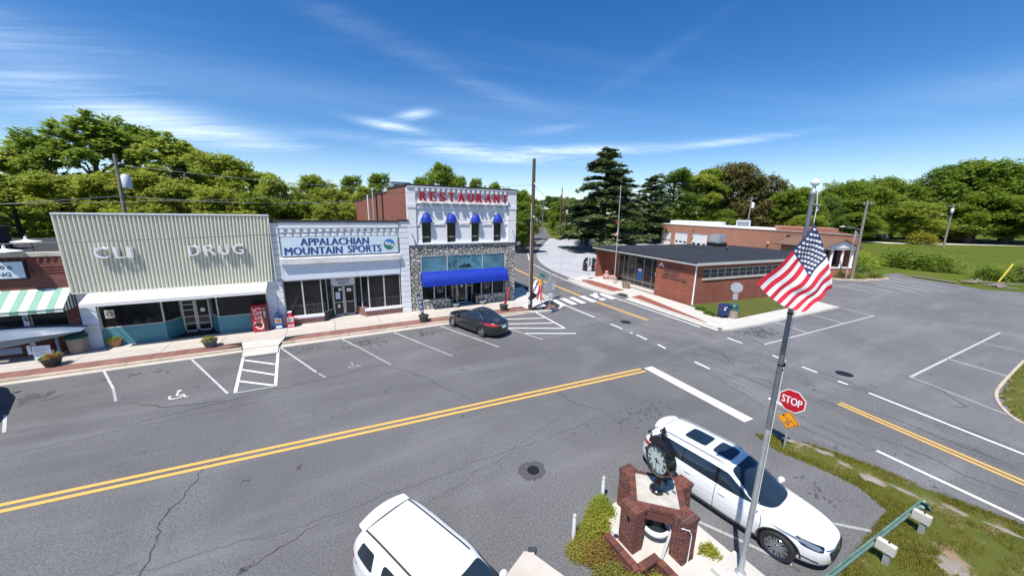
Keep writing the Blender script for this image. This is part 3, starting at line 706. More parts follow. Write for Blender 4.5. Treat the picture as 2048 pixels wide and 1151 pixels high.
# post office pavement
pw = sheet('post_office_sidewalk', [(30.2, 39.0), (29.95, 34.05), (29.5, 28.6), (29.42, 26.8), (28.8, 22), (27.78, 15.75), (28.3, 15.3), (32, 15.0), (46, 14.6), (47, 17.2), (46, 16.4), (32.0, 16.6), (30.4, 17.9), (31.9, 20.9), (33.4, 31), (35.4, 39.2)], 0.12, M['concrete_w'])
def pslab(pl, z=0.135, m_='concrete_w', name='paving_slab'):
    mb = MB(); mb.prism(pl, 0.08, z); mb.build(name, M[m_], pw)
pslab([(29.95, 33.9), (29.62, 29.6), (31.35, 29.5), (31.8, 36.1), (31.0, 36.9), (30.4, 36.2)], 0.15, 'mulch', 'mulch_bed')
pslab([(29.5, 26.6), (31.05, 26.8), (28.45, 17.8), (28.1, 17.0), (28.8, 22)], 0.15, 'mulch', 'mulch_bed')
pslab([(29.25, 28.5), (29.9, 28.55), (29.9, 27.45), (29.2, 27.3)], 0.128, 'pot_dark', 'tactile_mat')
kerb(smooth_pl([(30.6, 38.2), (29.8, 36.5), (29.75, 34.05), (29.35, 28.6)], 4), 0.22, 0.14, 'concrete_w', parent=pw)
kerb([(29.3, 26.9), (28.6, 22), (27.62, 15.75)], 0.22, 0.14, 'concrete_w', parent=pw)
kerb([(27.7, 15.5), (28.4, 15.15), (32, 14.85), (46, 14.45)], 0.2, 0.14, 'concrete_w', parent=pw)
for pl in [[(31.4, 39.0), (29.5, 38.5), (28.7, 34), (28.45, 28.6), (29.2, 28.6), (29.6, 34.0), (30.5, 37.6)], [(28.4, 26.6), (27.9, 22), (27.2, 15.6), (27.6, 15.6), (28.5, 22), (29.2, 26.6)]]:
    mb = MB(); mb.prism(pl, -0.01, 0.014); mb.build('gutter_pan', M['concrete_w'], pw)
sheet('post_office_lawn', [(30.5, 17.9), (32.0, 16.65), (46, 16.4), (50.2, 18.5), (50.2, 21.2), (32.2, 21.5)], 0.135, M['grass_lawn'])
mb = MB(); mb.box(31.0, 31.25, 16.7, 16.9, 0, 0.1)
# verge beside the cross road (lumpy ground)
def lumpy(name, poly, z, m_, amp, step, seed, kind='structure'):
    from mathutils.geometry import tessellate_polygon
    xs_ = [p[0] for p in poly]; ys_ = [p[1] for p in poly]
    def inside(x, y):
        c_ = False; n = len(poly); j = n - 1
        for i in range(n):
            xi, yi = poly[i]; xj, yj = poly[j]
            if (yi > y) != (yj > y) and x < (xj - xi) * (y - yi) / (yj - yi) + xi: c_ = not c_
            j = i
        return c_
    def edge(x, y):
        d = 9
        for i in range(len(poly)):
            a = Vector(poly[i]); b = Vector(poly[(i + 1) % len(poly)]); t = max(0, min(1, (Vector((x, y)) - a).dot(b - a) / (b - a).length_squared)); d = min(d, (Vector((x, y)) - a.lerp(b, t)).length)
        return d
    from mathutils import noise as mn
    nx = int((max(xs_) - min(xs_)) / step) + 2; ny = int((max(ys_) - min(ys_)) / step) + 2
    idx = {}; vs = []; fs = []
    def v(i, j):
        if (i, j) not in idx:
            x = min(xs_) + i * step; y = min(ys_) + j * step
            h = (mn.fractal(Vector((x * 1.1, y * 1.1, seed)), 1.0, 2.0, 4) * 0.5 + 0.6) * amp
            e = edge(x, y)
            idx[(i, j)] = len(vs); vs.append((x, y, z + max(0.0, h) * min(1, e / 0.35)))
        return idx[(i, j)]
    for i in range(nx):
        for j in range(ny):
            x = min(xs_) + (i + 0.5) * step; y = min(ys_) + (j + 0.5) * step
            if inside(x, y): fs.append((v(i, j), v(i + 1, j), v(i + 1, j + 1), v(i, j + 1)))
    me = bpy.data.meshes.new(name); me.from_pydata(vs, [], fs); me.polygons.foreach_set('use_smooth', [True] * len(fs)); me.materials.append(m_)
    o = place(name, me); o['kind'] = kind
    return o, inside
VERGE = [(15.35, 6.55), (15.9, 6.25), (16.75, 5.05), (17.05, 4.2), (17.3, 3.3), (17.38, 2.4), (17.5, 1.7), (17.85, 0.5), (17.95, -14), (2, -14), (2, -3), (5.5, 0.5), (9.0, 2.05), (12.0, 2.35), (14.9, 2.45), (15.45, 3.3), (15.35, 4.3), (15.0, 5.6)]
verge, in_verge = lumpy('verge', VERGE, 0.004, M['grass_near'], 0.10, 0.09, 3.3)
ISL = [(40, 2.7), (34, 2.64), (30.6, 2.5), (28.4, 1.9), (27.3, 1.2), (26.6, -1), (26, -8), (44, -8)]
isl, in_isl = lumpy('grass_island', ISL, 0.01, M['grass_near'], 0.12, 0.25, 8.1)
kerb(smooth_pl([(40, 2.8), (34, 2.75), (30.6, 2.6), (28.3, 2.0), (27.2, 1.2), (26.5, -1)], 3), 0.14, 0.05, 'kerb', parent=isl, z0=0.0)
bare = [((16.15, 5.55), 0.30, 0.62, 0.5), ((16.4, 4.75), 0.30, 0.55, 0.2), ((16.35, 3.95), 0.22, 0.55, 0.0), ((16.25, 3.2), 0.26, 0.50, 0.15), ((16.5, 2.4), 0.24, 0.60, 0.1), ((16.8, 1.5), 0.20, 0.65, 0.15), ((17.0, 0.5), 0.18, 0.6, 0.1), ((14.0, 0.9), 0.55, 0.35, 0.2), ((12.6, 0.5), 0.4, 0.25, 0.6)]
for i, ((x, y), rx, ry, rt) in enumerate(bare):
    r_ = random.Random(50 + i); mb = MB(); n = 18; vs = [(x, y, 0.105)]
    for k in range(n):
        t = 2 * math.pi * k / n; q = r_.uniform(0.45, 1.2); u, v_ = rx * q * math.cos(t), ry * q * math.sin(t)
        vs.append((x + u * math.cos(rt) - v_ * math.sin(rt), y + u * math.sin(rt) + v_ * math.cos(rt), 0.045))
    mb.add(vs, [(0, 1 + k, 1 + (k + 1) % n) for k in range(n)]); mb.build('bare_dirt', M['dirt_pale'], verge, smooth=True)
# grass blades on the verge and the island
def blades(name, n, inside, box, z, h, w, seed, mat_='grass', keep=None):
    r_ = np.random.default_rng(seed); V = []; F = []
    x0, x1, y0, y1 = box; c_ = 0
    while c_ < n:
        x, y = r_.uniform(x0, x1), r_.uniform(y0, y1)
        if not inside(x, y) or (keep and not keep(x, y)): 
            continue
        c_ += 1
        for _ in range(3):
            a = r_.uniform(0, 6.28); hh = h * r_.uniform(0.4, 1.25); ln = r_.uniform(-0.6, 0.6) * hh
            ox, oy = r_.normal(0, 0.03, 2); dx, dy = math.cos(a) * w, math.sin(a) * w
            b = len(V)
            V += [(x + ox - dx, y + oy - dy, z), (x + ox + dx, y + oy + dy, z), (x + ox + ln * math.sin(a), y + oy + ln * math.cos(a), z + hh)]
            F.append((b, b + 1, b + 2))
    me = bpy.data.meshes.new(name); me.from_pydata(V, [], F); me.materials.append(LEAF[mat_])
    o = place(name, me); o['kind'] = 'stuff'; o['label'] = 'tufts of short grass growing over the roadside verge'; o['category'] = 'grass'
    return o
from mathutils import noise as _mn
def patchy(x, y):
    if any(((x - p[0][0]) / (p[1] * 1.05)) ** 2 + ((y - p[0][1]) / (p[2] * 1.0)) ** 2 < 1 for p in bare): return False
    return _mn.noise(Vector((x * 0.9, y * 0.9, 2.0))) > -0.40
blades('grass', 44000, in_verge, (6, 18, -3, 6.6), 0.03, 0.10, 0.011, 1, keep=patchy)
g2 = blades('grass', 5000, in_isl, (26, 42, -4, 2.8), 0.03, 0.11, 0.03, 2)
g2['label'] = 'grass covering the small island at the right edge'
# ------------------------------------------------------------------ storefront buildings (street front in the plane y = 31)
FY = 31.0
def wall_holes(mb, x0, x1, z0, z1, y, th, holes, mi=0):
    """wall whose front is at y (facing -y), th thick, with rectangular holes"""
    xs_ = sorted({x0, x1, *[h[0] for h in holes], *[h[1] for h in holes]}); zs = sorted({z0, z1, *[h[2] for h in holes], *[h[3] for h in holes]})
    xs_ = [x for x in xs_ if x0 <= x <= x1]; zs = [z for z in zs if z0 <= z <= z1]
    solid = lambda i, j: 0 <= i < len(xs_) - 1 and 0 <= j < len(zs) - 1 and not any(h[0] <= (xs_[i] + xs_[i + 1]) / 2 <= h[1] and h[2] <= (zs[j] + zs[j + 1]) / 2 <= h[3] for h in holes)
    for i in range(len(xs_) - 1):
        for j in range(len(zs) - 1):
            if not solid(i, j): continue
            a, b, c, d = xs_[i], xs_[i + 1], zs[j], zs[j + 1]
            mb.quad((a, y, c), (b, y, c), (b, y, d), (a, y, d), mi)
            mb.quad((b, y + th, c), (a, y + th, c), (a, y + th, d), (b, y + th, d), mi)
            if not solid(i - 1, j): mb.quad((a, y + th, c), (a, y, c), (a, y, d), (a, y + th, d), mi)
            if not solid(i + 1, j): mb.quad((b, y, c), (b, y + th, c), (b, y + th, d), (b, y, d), mi)
            if not solid(i, j - 1): mb.quad((a, y + th, c), (b, y + th, c), (b, y, c), (a, y, c), mi)
            if not solid(i, j + 1): mb.quad((a, y, d), (b, y, d), (b, y + th, d), (a, y + th, d), mi)
    return mb
def B(parent, name, m_, *boxes, **kw):
    mb = MB()
    for b in boxes: mb.box(*b)
    return mb.build(name, M[m_] if isinstance(m_, str) else m_, parent, **kw)
def pane_window(parent, x0, x1, z0, z1, y, nx=1, nz=1, fw=0.06, fm='alu_light', gm='glass_shop', depth=0.08, name='window'):
    mb = MB()
    mb.box(x0, x1, y, y + depth, z0, z0 + fw); mb.box(x0, x1, y, y + depth, z1 - fw, z1)
    for i in range(nx + 1):
        x = x0 + (x1 - x0 - fw) * i / nx; mb.box(x, x + fw, y + 0.003, y + depth - 0.003, z0 + fw, z1 - fw)
    for j in range(1, nz):
        z = z0 + (z1 - z0 - fw) * j / nz; mb.box(x0 + fw, x1 - fw, y + 0.006, y + depth - 0.006, z, z + fw)
    w = mb.build(name, M[fm], parent)
    for i in range(nx):
        a = x0 + (x1 - x0 - fw) * i / nx + fw; b = x0 + (x1 - x0 - fw) * (i + 1) / nx
        p = MB(); p.box(a - 0.005, b + 0.005, y + depth * 0.45, y + depth * 0.45 + 0.012, z0 + fw, z1 - fw); p.build('pane', M[gm], w)
    return w
def slant_window(parent, a, b, z0, z1, gm='glass_shop', fm='alu_light', fw=0.06, name='window'):
    """glazing between two plan points a and b"""
    a, b = Vector(a), Vector(b); L_ = (b - a).length; ang = math.atan2(b.y - a.y, b.x - a.x)
    mb = MB()
    for (s0, s1, q0, q1) in ((0, L_, z0, z0 + fw), (0, L_, z1 - fw, z1), (0, fw, z0, z1), (L_ - fw, L_, z0, z1)):
        mb.box(a.x + s0, a.x + s1, a.y, a.y + 0.06, q0, q1, 0, ang, (a.x, a.y))
    w = mb.build(name, M[fm], parent)
    p = MB(); p.box(a.x + fw, a.x + L_ - fw, a.y + 0.02, a.y + 0.035, z0 + fw, z1 - fw, 0, ang, (a.x, a.y)); p.build('pane', M[gm], w)
    return w
def slant_wall(parent, name, a, b, z0, z1, m_, th=0.15):
    a, b = Vector(a), Vector(b); L_ = (b - a).length; ang = math.atan2(b.y - a.y, b.x - a.x)
    mb = MB(); mb.box(a.x, a.x + L_, a.y, a.y + th, z0, z1, 0, ang, (a.x, a.y)); return mb.build(name, M[m_], parent)

def disc(parent, name, m_, cx, cz, r0, r1, y, a0=0, a1=360, n=40):
    mb = MB(); vs = []; k = n
    for i in range(k + 1):
        t = R(a0 + (a1 - a0) * i / k); vs += [(cx + r0 * math.cos(t), y, cz + r0 * math.sin(t)), (cx + r1 * math.cos(t), y, cz + r1 * math.sin(t))]
    mb.add(vs, [(2 * i, 2 * i + 1, 2 * i + 3, 2 * i + 2) for i in range(k)]); return mb.build(name, m_, parent)
# ---- pet grooming shop
ps_ = thing('brick_shop', 'dark red brick single storey shop with green striped awning at the left edge', 'shop', (-20, FY, 0))
mb = MB(); wall_holes(mb, -30, -13.8, 0.13, 6.05, FY, 0.35, [(-17.95, -16.08, 1.62, 2.95), (-15.86, -14.3, 1.55, 2.95), (-29, -19, 1.0, 2.95)])
mb.box(-30, -29.7, FY + 0.35, 52, 0, 6.0); mb.box(-14.15, -13.82, FY + 0.35, 50, 0, 6.0)
mb.build('wall', M['brick_dark'], ps_)
B(ps_, 'coping', 'stone_cap', (-30, -13.78, FY - 0.08, FY + 0.45, 6.05, 6.28))
B(ps_, 'roof', 'roof_dark', (-29.7, -14.15, FY + 0.36, 52, 5.75, 5.85))
mb = MB()
for i in range(56): mb.box(-30 + i * 0.29, -30 + i * 0.29 + 0.13, FY - 0.05, FY, 5.80, 5.98)
mb.build('brick_dentils', M['brick_dark'], ps_, kind='stuff')
for z in (5.25, 5.42, 5.09): B(ps_, 'brick_course', 'brick_dark', (-30, -13.82, FY - 0.035, FY, z, z + 0.07))
pane_window(ps_, -17.95, -16.08, 1.62, 2.95, FY + 0.1); pane_window(ps_, -15.86, -14.3, 1.55, 2.95, FY + 0.1)
pane_window(ps_, -29, -19, 1.0, 2.95, FY + 0.1, nx=4)
B(ps_, 'back_room', 'interior', (-29.5, -14.3, FY + 1.6, FY + 1.7, 0.2, 3.4))
B(ps_, 'pier', 'fascia', (-16.08, -15.86, FY - 0.04, FY, 0.13, 3.0))
letters('house_number', '108', M['black'], (-16.06, FY - 0.045, 2.52), (0.3, 0, -1), (1, 0, 0.3), 0.30, 0.13, ps_, depth=0.01)
B(ps_, 'neon_tube', 'sign_white', (-15.3, -14.7, FY + 0.05, FY + 0.07, 1.66, 1.72)); 
# sign board
sg = MB(); sg.box(-19.6, -15.36, FY - 0.16, FY - 0.01, 4.79, 5.87); sgo = sg.build('sign_board', M['black'], ps_)
B(sgo, 'sign_face', 'sign_face', (-19.53, -15.43, FY - 0.172, FY - 0.155, 4.86, 5.80))
for ch, x, z in (('F', -16.62, 5.42), ('o', -16.30, 5.40), ('o', -16.02, 5.36)): letters('letter', ch, M['black'], (x, FY - 0.176, z), (1, 0, 0), (0, 0, 1), 0.19 if ch == 'F' else 0.17, 0.27 if ch == 'F' else 0.2, sgo, depth=0.008)
letters('lettering', 'GROOMING', M['black'], (-17.9, FY - 0.176, 4.98), (1, 0, 0), (0, 0, 1), 1.95, 0.22, sgo, depth=0.008, bold=0.01)
# striped awning
aw = MB(); n = 46; x0 = -29.5; st = (-13.84 - x0) / n
def aprof(t): return (FY - 1.25 * t, 4.12 - 1.02 * t)
mbW, mbG = MB(), MB()
for i in range(n):
    a, b = x0 + i * st, x0 + (i + 1) * st; m_ = mbW if i % 2 else mbG
    y1, z1 = aprof(1)
    m_.quad((a, y1, z1), (b, y1, z1), (b, FY, 4.12), (a, FY, 4.12)); m_.quad((a, y1 - 0.004, z1 - 0.2), (b, y1 - 0.004, z1 - 0.2), (b, y1 - 0.001, z1), (a, y1 - 0.001, z1))
awo = mbG.build('awning', M['green_canvas'], ps_)
mbW.build('white_stripe', M['awning_white'], awo, kind='stuff')
for i in range(8):
    t0, t1 = i / 8, (i + 1) / 8
    s = MB(); s.add([(-13.82, FY - 1.25 * t0, 2.92), (-13.82, FY - 1.25 * t1, 2.92), (-13.82, FY - 1.25 * t1, 4.12 - 1.02 * t1), (-13.82, FY - 1.25 * t0, 4.12 - 1.02 * t0)], [(0, 1, 2, 3)])
    s.build('side_stripe', M['green_dark' if i % 2 else 'awning_white'], awo)
B(awo, 'rail', 'green_canvas', (-29.5, -13.80, FY - 1.27, FY - 1.23, 3.06, 3.12))
for x in (-15.9, -16.35):
    t = thing('barn_lamp', {(-15.9): 'white saucer shaped lamp over the front coping of the brick shop', (-16.35): 'white saucer shaped lamp on the roof behind the coping'}[x], 'lamp', (x, FY - 0.3 if x > -16 else 33.5, 6.3), group='saucer lamps on the brick shop')
    y = FY - 0.25 if x > -16 else 33.5; z = 6.42 if x > -16 else 6.75
    l_ = MB(); l_.lathe([(0.62, 0), (0.58, 0.03), (0.2, 0.10), (0.07, 0.16), (0.06, 0.32), (0, 0.33)], 20, (x, y, z)); l_.build('lamp_shade', M['sign_white'], t, smooth=True)
    l_ = MB(); l_.tube([(x, y, z + 0.3), (x, y + 0.1, z + 0.42), (x, y + 0.35, z + 0.3), (x, y + 0.45, 5.9 if x < -16 else 6.2)], 0.02, 6); l_.build('arm', M['black'], t)
t = thing('roof_unit', 'low black boxy unit on the roof of the brick shop at the left edge', 'roof unit', (-22, 38, 5.85))
B(t, 'housing', 'roof_dark', (-24.5, -20.2, 36, 40, 5.85, 7.4)); B(t, 'lid', 'black', (-24.7, -20.0, 35.8, 40.2, 7.4, 7.5)); B(t, 'flashing', 'black', (-24.6, -20.1, 35.9, 40.1, 5.86, 5.98))

# ---- drug store
dg_ = thing('drug_store', 'single storey store with tall ribbed metal front and long white awning', 'shop', (-8.6, FY, 0))
B(dg_, 'side_wall', 'brick_side', (-13.7, -13.45, FY + 0.4, 54, 0, 7.6), (-3.75, -3.5, FY + 0.4, 54, 0, 7.6))
B(dg_, 'roof', 'roof_dark', (-13.45, -3.75, FY + 0.4, 54, 7.0, 7.12))
B(dg_, 'upper_wall', 'fascia', (-13.72, -3.45, FY, FY + 0.38, 2.95, 8.0))
# ribbed panel
P = []; nrib = 52; seg = 8; xa, xb = -13.74, -3.42
for i in range(nrib * seg + 1):
    x = xa + (xb - xa) * i / (nrib * seg); ph = 2 * math.pi * i / seg
    y = FY - 0.25 - 0.075 * (math.tanh(2.2 * (math.cos(ph) + 0.15)) / math.tanh(2.2))
    xo = 0.20 * (i / (nrib * seg))
    P.append([(x - xo * 1, y, 3.78), (x, y, 8.50)])
rp = MB(); rp.grid(P); rpo = rp.build('ribbed_panel', M['white_warm'], dg_, smooth=True)
B(rpo, 'top_cap', 'white', (-13.80, -3.36, FY - 0.36, FY - 0.02, 8.50, 8.585))
B(rpo, 'side_return', 'white_warm', (-13.79, -13.74, FY - 0.33, FY, 3.78, 8.5)); B(rpo, 'side_return', 'white_warm', (-3.42, -3.37, FY - 0.33, FY, 3.78, 8.5))
B(rpo, 'bottom_trim', 'white_warm', (-13.76, -3.6, FY - 0.34, FY - 0.20, 3.74, 3.78))
for ch, x, w in (('C', -12.34, 0.62), ('L', -11.45, 0.46), ('I', -10.86, 0.2), ('D', -7.98, 0.60), ('R', -7.14, 0.56), ('U', -6.36, 0.54), ('G', -5.62, 0.60)):
    letters('letter', ch, M['white'], (x, FY - 0.36, 5.86), (1, 0, 0), (0, 0, 1), w, 0.68, dg_, bold=0.03, depth=0.24)
# pilasters with block joints
for x0_, x1_ in ((-13.72, -13.02), (-4.14, -3.5)):
    for k in range(7):
        z = 0.14 + k * 0.52; B(dg_, 'pilaster_block', 'fascia', (x0_, x1_, FY - 0.10, FY + 0.35, z, min(z + 0.505, 3.76)))
mb = MB(); mb.add([(-13.1, FY - 1.45, 3.10), (-3.95, FY - 1.45, 3.10), (-3.95, FY - 1.45, 3.30), (-13.1, FY - 1.45, 3.30), (-13.1, FY - 0.2, 3.76), (-3.95, FY - 0.2, 3.76), (-13.1, FY - 0.2, 3.62), (-3.95, FY - 0.2, 3.62), ],
                 [(0, 1, 2, 3), (3, 2, 5, 4), (0, 3, 4, 6), (1, 7, 5, 2), (0, 6, 7, 1)])
ao = mb.build('awning', M['awning_white'], dg_)
mb = MB()
for i in range(76): mb.cbox((-13.04 + i * 0.121, FY - 1.455, 3.095), (0.06, 0.02, 0.05))
mb.build('scalloped_edge', M['awning_white'], ao, kind='stuff')
mb = MB(); mb.tube([(-12.95, FY, 2.35), (-13.0, FY - 1.4, 3.12)], 0.03, 6); mb.build('bracket', M['fascia'], ao)
B(dg_, 'soffit', 'interior', (-13.0, -4.14, FY - 0.1, FY + 2.4, 3.18, 3.26))
# display windows and teal knee walls
pane_window(dg_, -13.0, -10.0, 1.32, 3.17, FY + 0.02, nx=1)
pane_window(dg_, -7.15, -4.16, 1.32, 3.17, FY + 0.02, nx=1)
slant_window(dg_, (-10.0, FY + 0.03), (-9.42, 32.25), 1.32, 3.17); slant_window(dg_, (-7.80, 32.25), (-7.15, FY + 0.03), 1.32, 3.17)
B(dg_, 'knee_wall', 'teal_paint', (-13.02, -9.97, FY, FY + 0.14, 0.13, 1.318)); B(dg_, 'knee_wall', 'teal_paint', (-7.17, -4.15, FY, FY + 0.14, 0.13, 1.318))
slant_wall(dg_, 'knee_wall', (-9.98, FY + 0.02), (-9.42, 32.25), 0.13, 1.318, 'teal_paint'); slant_wall(dg_, 'knee_wall', (-7.80, 32.25), (-7.16, FY + 0.02), 0.13, 1.318, 'teal_paint')
B(dg_, 'entry_floor', 'stone_joint', (-10.2, -7.1, FY, 32.5, 0.10, 0.128)); B(dg_, 'door_mat', 'black', (-9.3, -8.0, 31.6, 32.2, 0.129, 0.15))
def shop_door(parent, x0, x1, y, z0, z1, bars, fm='alu_light', gm='glass_shop', name='door'):
    mb = MB(); f = 0.085
    for q in ((x0, x0 + f, z0, z1), (x1 - f, x1, z0, z1), (x0, x1, z0, z0 + f * 1.5), (x0, x1, z1 - f, z1)): mb.box(q[0], q[1], y, y + 0.05, q[2], q[3])
    for b in bars: mb.box(x0 + f, x1 - f, y + 0.004, y + 0.046, b, b + 0.06)
    d = mb.build(name, M[fm], parent)
    p = MB(); p.box(x0 + f, x1 - f, y + 0.02, y + 0.03, z0 + f, z1 - f); p.build('pane', M[gm], d)
    return d
d_ = shop_door(dg_, -9.40, -8.66, 32.25, 0.15, 2.55, (0.75, 1.25, 1.75, 2.15)); d2 = shop_door(dg_, -8.64, -7.84, 32.25, 0.15, 2.55, (0.72, 1.2))
B(d2, 'notice', 'sign_white', (-8.36, -8.12, 32.225, 32.24, 1.6, 1.85)); B(d2, 'handle', 'alu', (-8.58, -8.54, 32.2, 32.25, 1.1, 1.4))
B(dg_, 'transom', 'alu_light', (-9.45, -7.78, 32.24, 32.3, 2.56, 2.62)); B(dg_, 'transom_pane', 'glass_shop', (-9.4, -7.84, 32.26, 32.27, 2.62, 3.17))
B(dg_, 'interior_wall', 'interior', (-13.0, -4.2, 34.0, 34.1, 0.2, 3.3)); B(dg_, 'display_deck', 'interior', (-12.9, -10.1, FY + 0.2, 32.3, 1.05, 1.16)); B(dg_, 'display_deck', 'interior', (-7.0, -4.2, FY + 0.2, 32.3, 1.05, 1.16))
B(dg_, 'poster', 'stone_cap', (-12.72, -12.28, FY + 0.002, FY + 0.016, 1.98, 2.52))
disc(dg_, 'poster_print', M['plastic'], -12.5, 2.25, 0.09, 0.15, FY - 0.002, n=14)
r_ = random.Random(5); mb = MB()
for i in range(46):
    x, y = r_.uniform(-12.7, -10.2), r_.uniform(31.25, 32.1); s = r_.uniform(0.03, 0.07); mb.cbox((x, y, 1.16 + s), (s * 1.6, s, s * 2), 0, r_.uniform(0, 3))
mb.build('window_trinkets', M['stone_cap'], dg_, kind='stuff')
mb = MB()
for x in (-11.55, -10.95):
    mb.lathe([(0.16, 0), (0.19, 0.15), (0.12, 0.32), (0.07, 0.38), (0.08, 0.48), (0.0, 0.56)], 10, (x, 31.5, 1.17)); mb.tube([(x, 31.5, 1.5), (x + 0.3, 31.4, 1.62)], 0.03, 5)
mb.build('figurines', M['sign_back'], dg_, smooth=True, kind='stuff')
B(dg_, 'display_cloth', 'tarp', (-7.0, -4.3, FY + 0.3, 32.2, 1.17, 1.42))

# ---- sports shop
sp_ = thing('sports_shop', 'white painted brick sports shop with blue lettered sign board and dark windows', 'shop', (1.6, FY, 0))
B(sp_, 'side_wall', 'brick_side', (-3.35, -3.1, FY + 0.4, 56, 0, 7.55), (6.1, 6.35, FY + 0.4, 56, 0, 7.55))
B(sp_, 'roof', 'roof_dark', (-3.1, 6.1, FY + 0.4, 56, 7.3, 7.4))
mb = MB(); wall_holes(mb, -2.9, 5.65, 3.6, 8.05, FY, 0.35, []); mb.build('upper_wall', M['brick_white'], sp_)
B(sp_, 'parapet_band', 'white', (-2.88, 5.64, FY - 0.16, FY, 7.62, 8.04))
B(sp_, 'coping', 'roof_dark', (-3.45, 5.72, FY - 0.22, FY + 0.5, 8.05, 8.20)); B(sp_, 'coping', 'roof_dark', (5.72, 6.52, FY - 0.20, FY + 0.6, 8.16, 8.30))
nd = 17; wd = 8.45 / nd
for i in range(nd):
    x = -2.80 + i * wd
    mb = MB(); mb.box(x, x + wd * 0.50, FY - 0.14, FY, 7.30, 7.60); mb.box(x + wd * 0.02, x + wd * 0.48, FY - 0.10, FY, 7.02, 7.30); mb.box(x - wd * 0.28, x + wd * 0.02, FY - 0.06, FY, 7.02, 7.18)
    mb.build('dentil', M['white'], sp_)
sb = MB(); sb.box(-2.84, 5.56, FY - 0.20, FY, 5.50, 6.98); sb = sb.build('sign_board', M['sign_back'], sp_)
B(sb, 'sign_face', 'sign_face', (-2.78, 5.50, FY - 0.215, FY - 0.198, 5.55, 6.93))
letters('lettering', 'APPALACHIAN', M['navy_letter'], (-1.60, FY - 0.219, 6.30), (1, 0, 0), (0, 0, 1), 4.86, 0.56, sb, bold=0.055, depth=0.008, space=1.04)
letters('lettering', 'MOUNTAIN', M['navy_letter'], (-2.66, FY - 0.219, 5.62), (1, 0, 0), (0, 0, 1), 3.92, 0.57, sb, bold=0.055, depth=0.008, space=1.04)
letters('lettering', 'SPORTS', M['navy_letter'], (1.62, FY - 0.219, 5.66), (1, 0, 0), (0, 0, 1), 2.58, 0.57, sb, bold=0.055, depth=0.008, space=1.04)
lg = disc(sb, 'round_emblem', M['sign_white'], 4.82, 6.24, 0.0, 0.60, FY - 0.218)
disc(sb, 'emblem_ring', simple('logo_rim', (0.42, 0.56, 0.70), 0.4), 4.82, 6.24, 0.55, 0.60, FY - 0.2195)
disc(sb, 'emblem_sky', simple('logo_blue', (0.04, 0.20, 0.48), 0.4), 4.82, 6.24, 0.0, 0.46, FY - 0.2205, -12, 192)
disc(sb, 'emblem_hills', simple('logo_green', (0.02, 0.19, 0.12), 0.4), 4.82, 6.24, 0.0, 0.46, FY - 0.2208, 168, 372)
for ch, x, z in (('A', 4.46, 6.22), ('M', 4.68, 6.14), ('S', 4.97, 6.02)): letters('letter', ch, M['sign_white'], (x, FY - 0.222, z), (1, 0, 0), (0, 0, 1), 0.25, 0.27, sb, bold=0.04, depth=0.006)
B(sp_, 'stone_ledge', 'stone_rough', (-3.0, 5.70, FY - 0.34, FY, 4.92, 5.36))
mb = MB(); mb.add([(-3.0, FY - 0.34, 5.36), (5.7, FY - 0.34, 5.36), (5.7, FY, 5.46), (-3.0, FY, 5.46)], [(0, 1, 2, 3)]); mb.build('ledge_top', M['white'], sp_)
B(sp_, 'fascia_panel', 'fascia', (-3.02, 1.55, FY - 0.10, FY + 0.1, 3.70, 4.86)); B(sp_, 'fascia_panel', 'fascia', (1.555, 3.4, FY - 0.10, FY + 0.1, 3.70, 4.86)); B(sp_, 'fascia_panel', 'fascia', (3.405, 5.62, FY - 0.10, FY + 0.1, 3.70, 4.86))
# rusticated piers
def quoins(parent, x0, x1, z0, z1, n, m_='white', joint='sign_back'):
    B(parent, 'pier_core', 'sign_back', (x0 + 0.03, x1 - 0.03, FY - 0.02, FY + 0.34, z0, z1))
    h = (z1 - z0) / n
    for i in range(n): B(parent, 'quoin_block', m_, (x0, x1, FY - 0.12, FY + 0.1, z0 + i * h + 0.018, z0 + (i + 1) * h - 0.018))
quoins(sp_, -3.42, -2.92, 3.78, 8.02, 9); quoins(sp_, -3.48, -3.06, 0.14, 3.74, 8)
quoins(sp_, 5.68, 6.46, 0.14, 8.14, 17)
# shop front
for x0_, x1_ in ((-3.04, -1.80), (-1.80, -0.52)): pane_window(sp_, x0_, x1_, 0.80, 3.70, FY + 0.02, fw=0.05)
for x0_, x1_ in ((2.98, 4.24), (4.24, 5.58)): pane_window(sp_, x0_, x1_, 0.80, 3.70, FY + 0.02, fw=0.05)
slant_window(sp_, (-0.52, FY + 0.04), (-0.14, FY + 0.62), 0.8, 3.7, fw=0.05); slant_window(sp_, (-0.14, FY + 0.62), (0.24, 32.2), 0.8, 3.7, fw=0.05)
slant_window(sp_, (2.0, 32.2), (2.45, FY + 0.62), 0.8, 3.7, fw=0.05); slant_window(sp_, (2.45, FY + 0.62), (2.98, FY + 0.04), 0.8, 3.7, fw=0.05)
pink = simple('pinkish_brick', (0.30, 0.155, 0.14), 0.85, var=0.25, vscale=6)
B(sp_, 'knee_wall', pink, (-3.06, -0.50, FY - 0.03, FY + 0.12, 0.13, 0.62)); B(sp_, 'knee_wall', pink, (2.62, 5.62, FY - 0.03, FY + 0.12, 0.13, 0.62))
B(sp_, 'window_sill', 'white', (-3.08, -0.46, FY - 0.16, FY + 0.16, 0.62, 0.80)); B(sp_, 'window_sill', 'white', (2.58, 5.64, FY - 0.16, FY + 0.16, 0.62, 0.80))
slant_wall(sp_, 'knee_wall', (-0.50, FY), (0.24, 32.2), 0.13, 0.8, 'pot_dark'); mb = MB(); slant_wall(sp_, 'knee_wall', (2.0, 32.2), (2.66, FY), 0.13, 0.8, 'pavers')
B(sp_, 'entry_floor', 'concrete', (-0.4, 2.6, FY, 32.4, 0.10, 0.132))
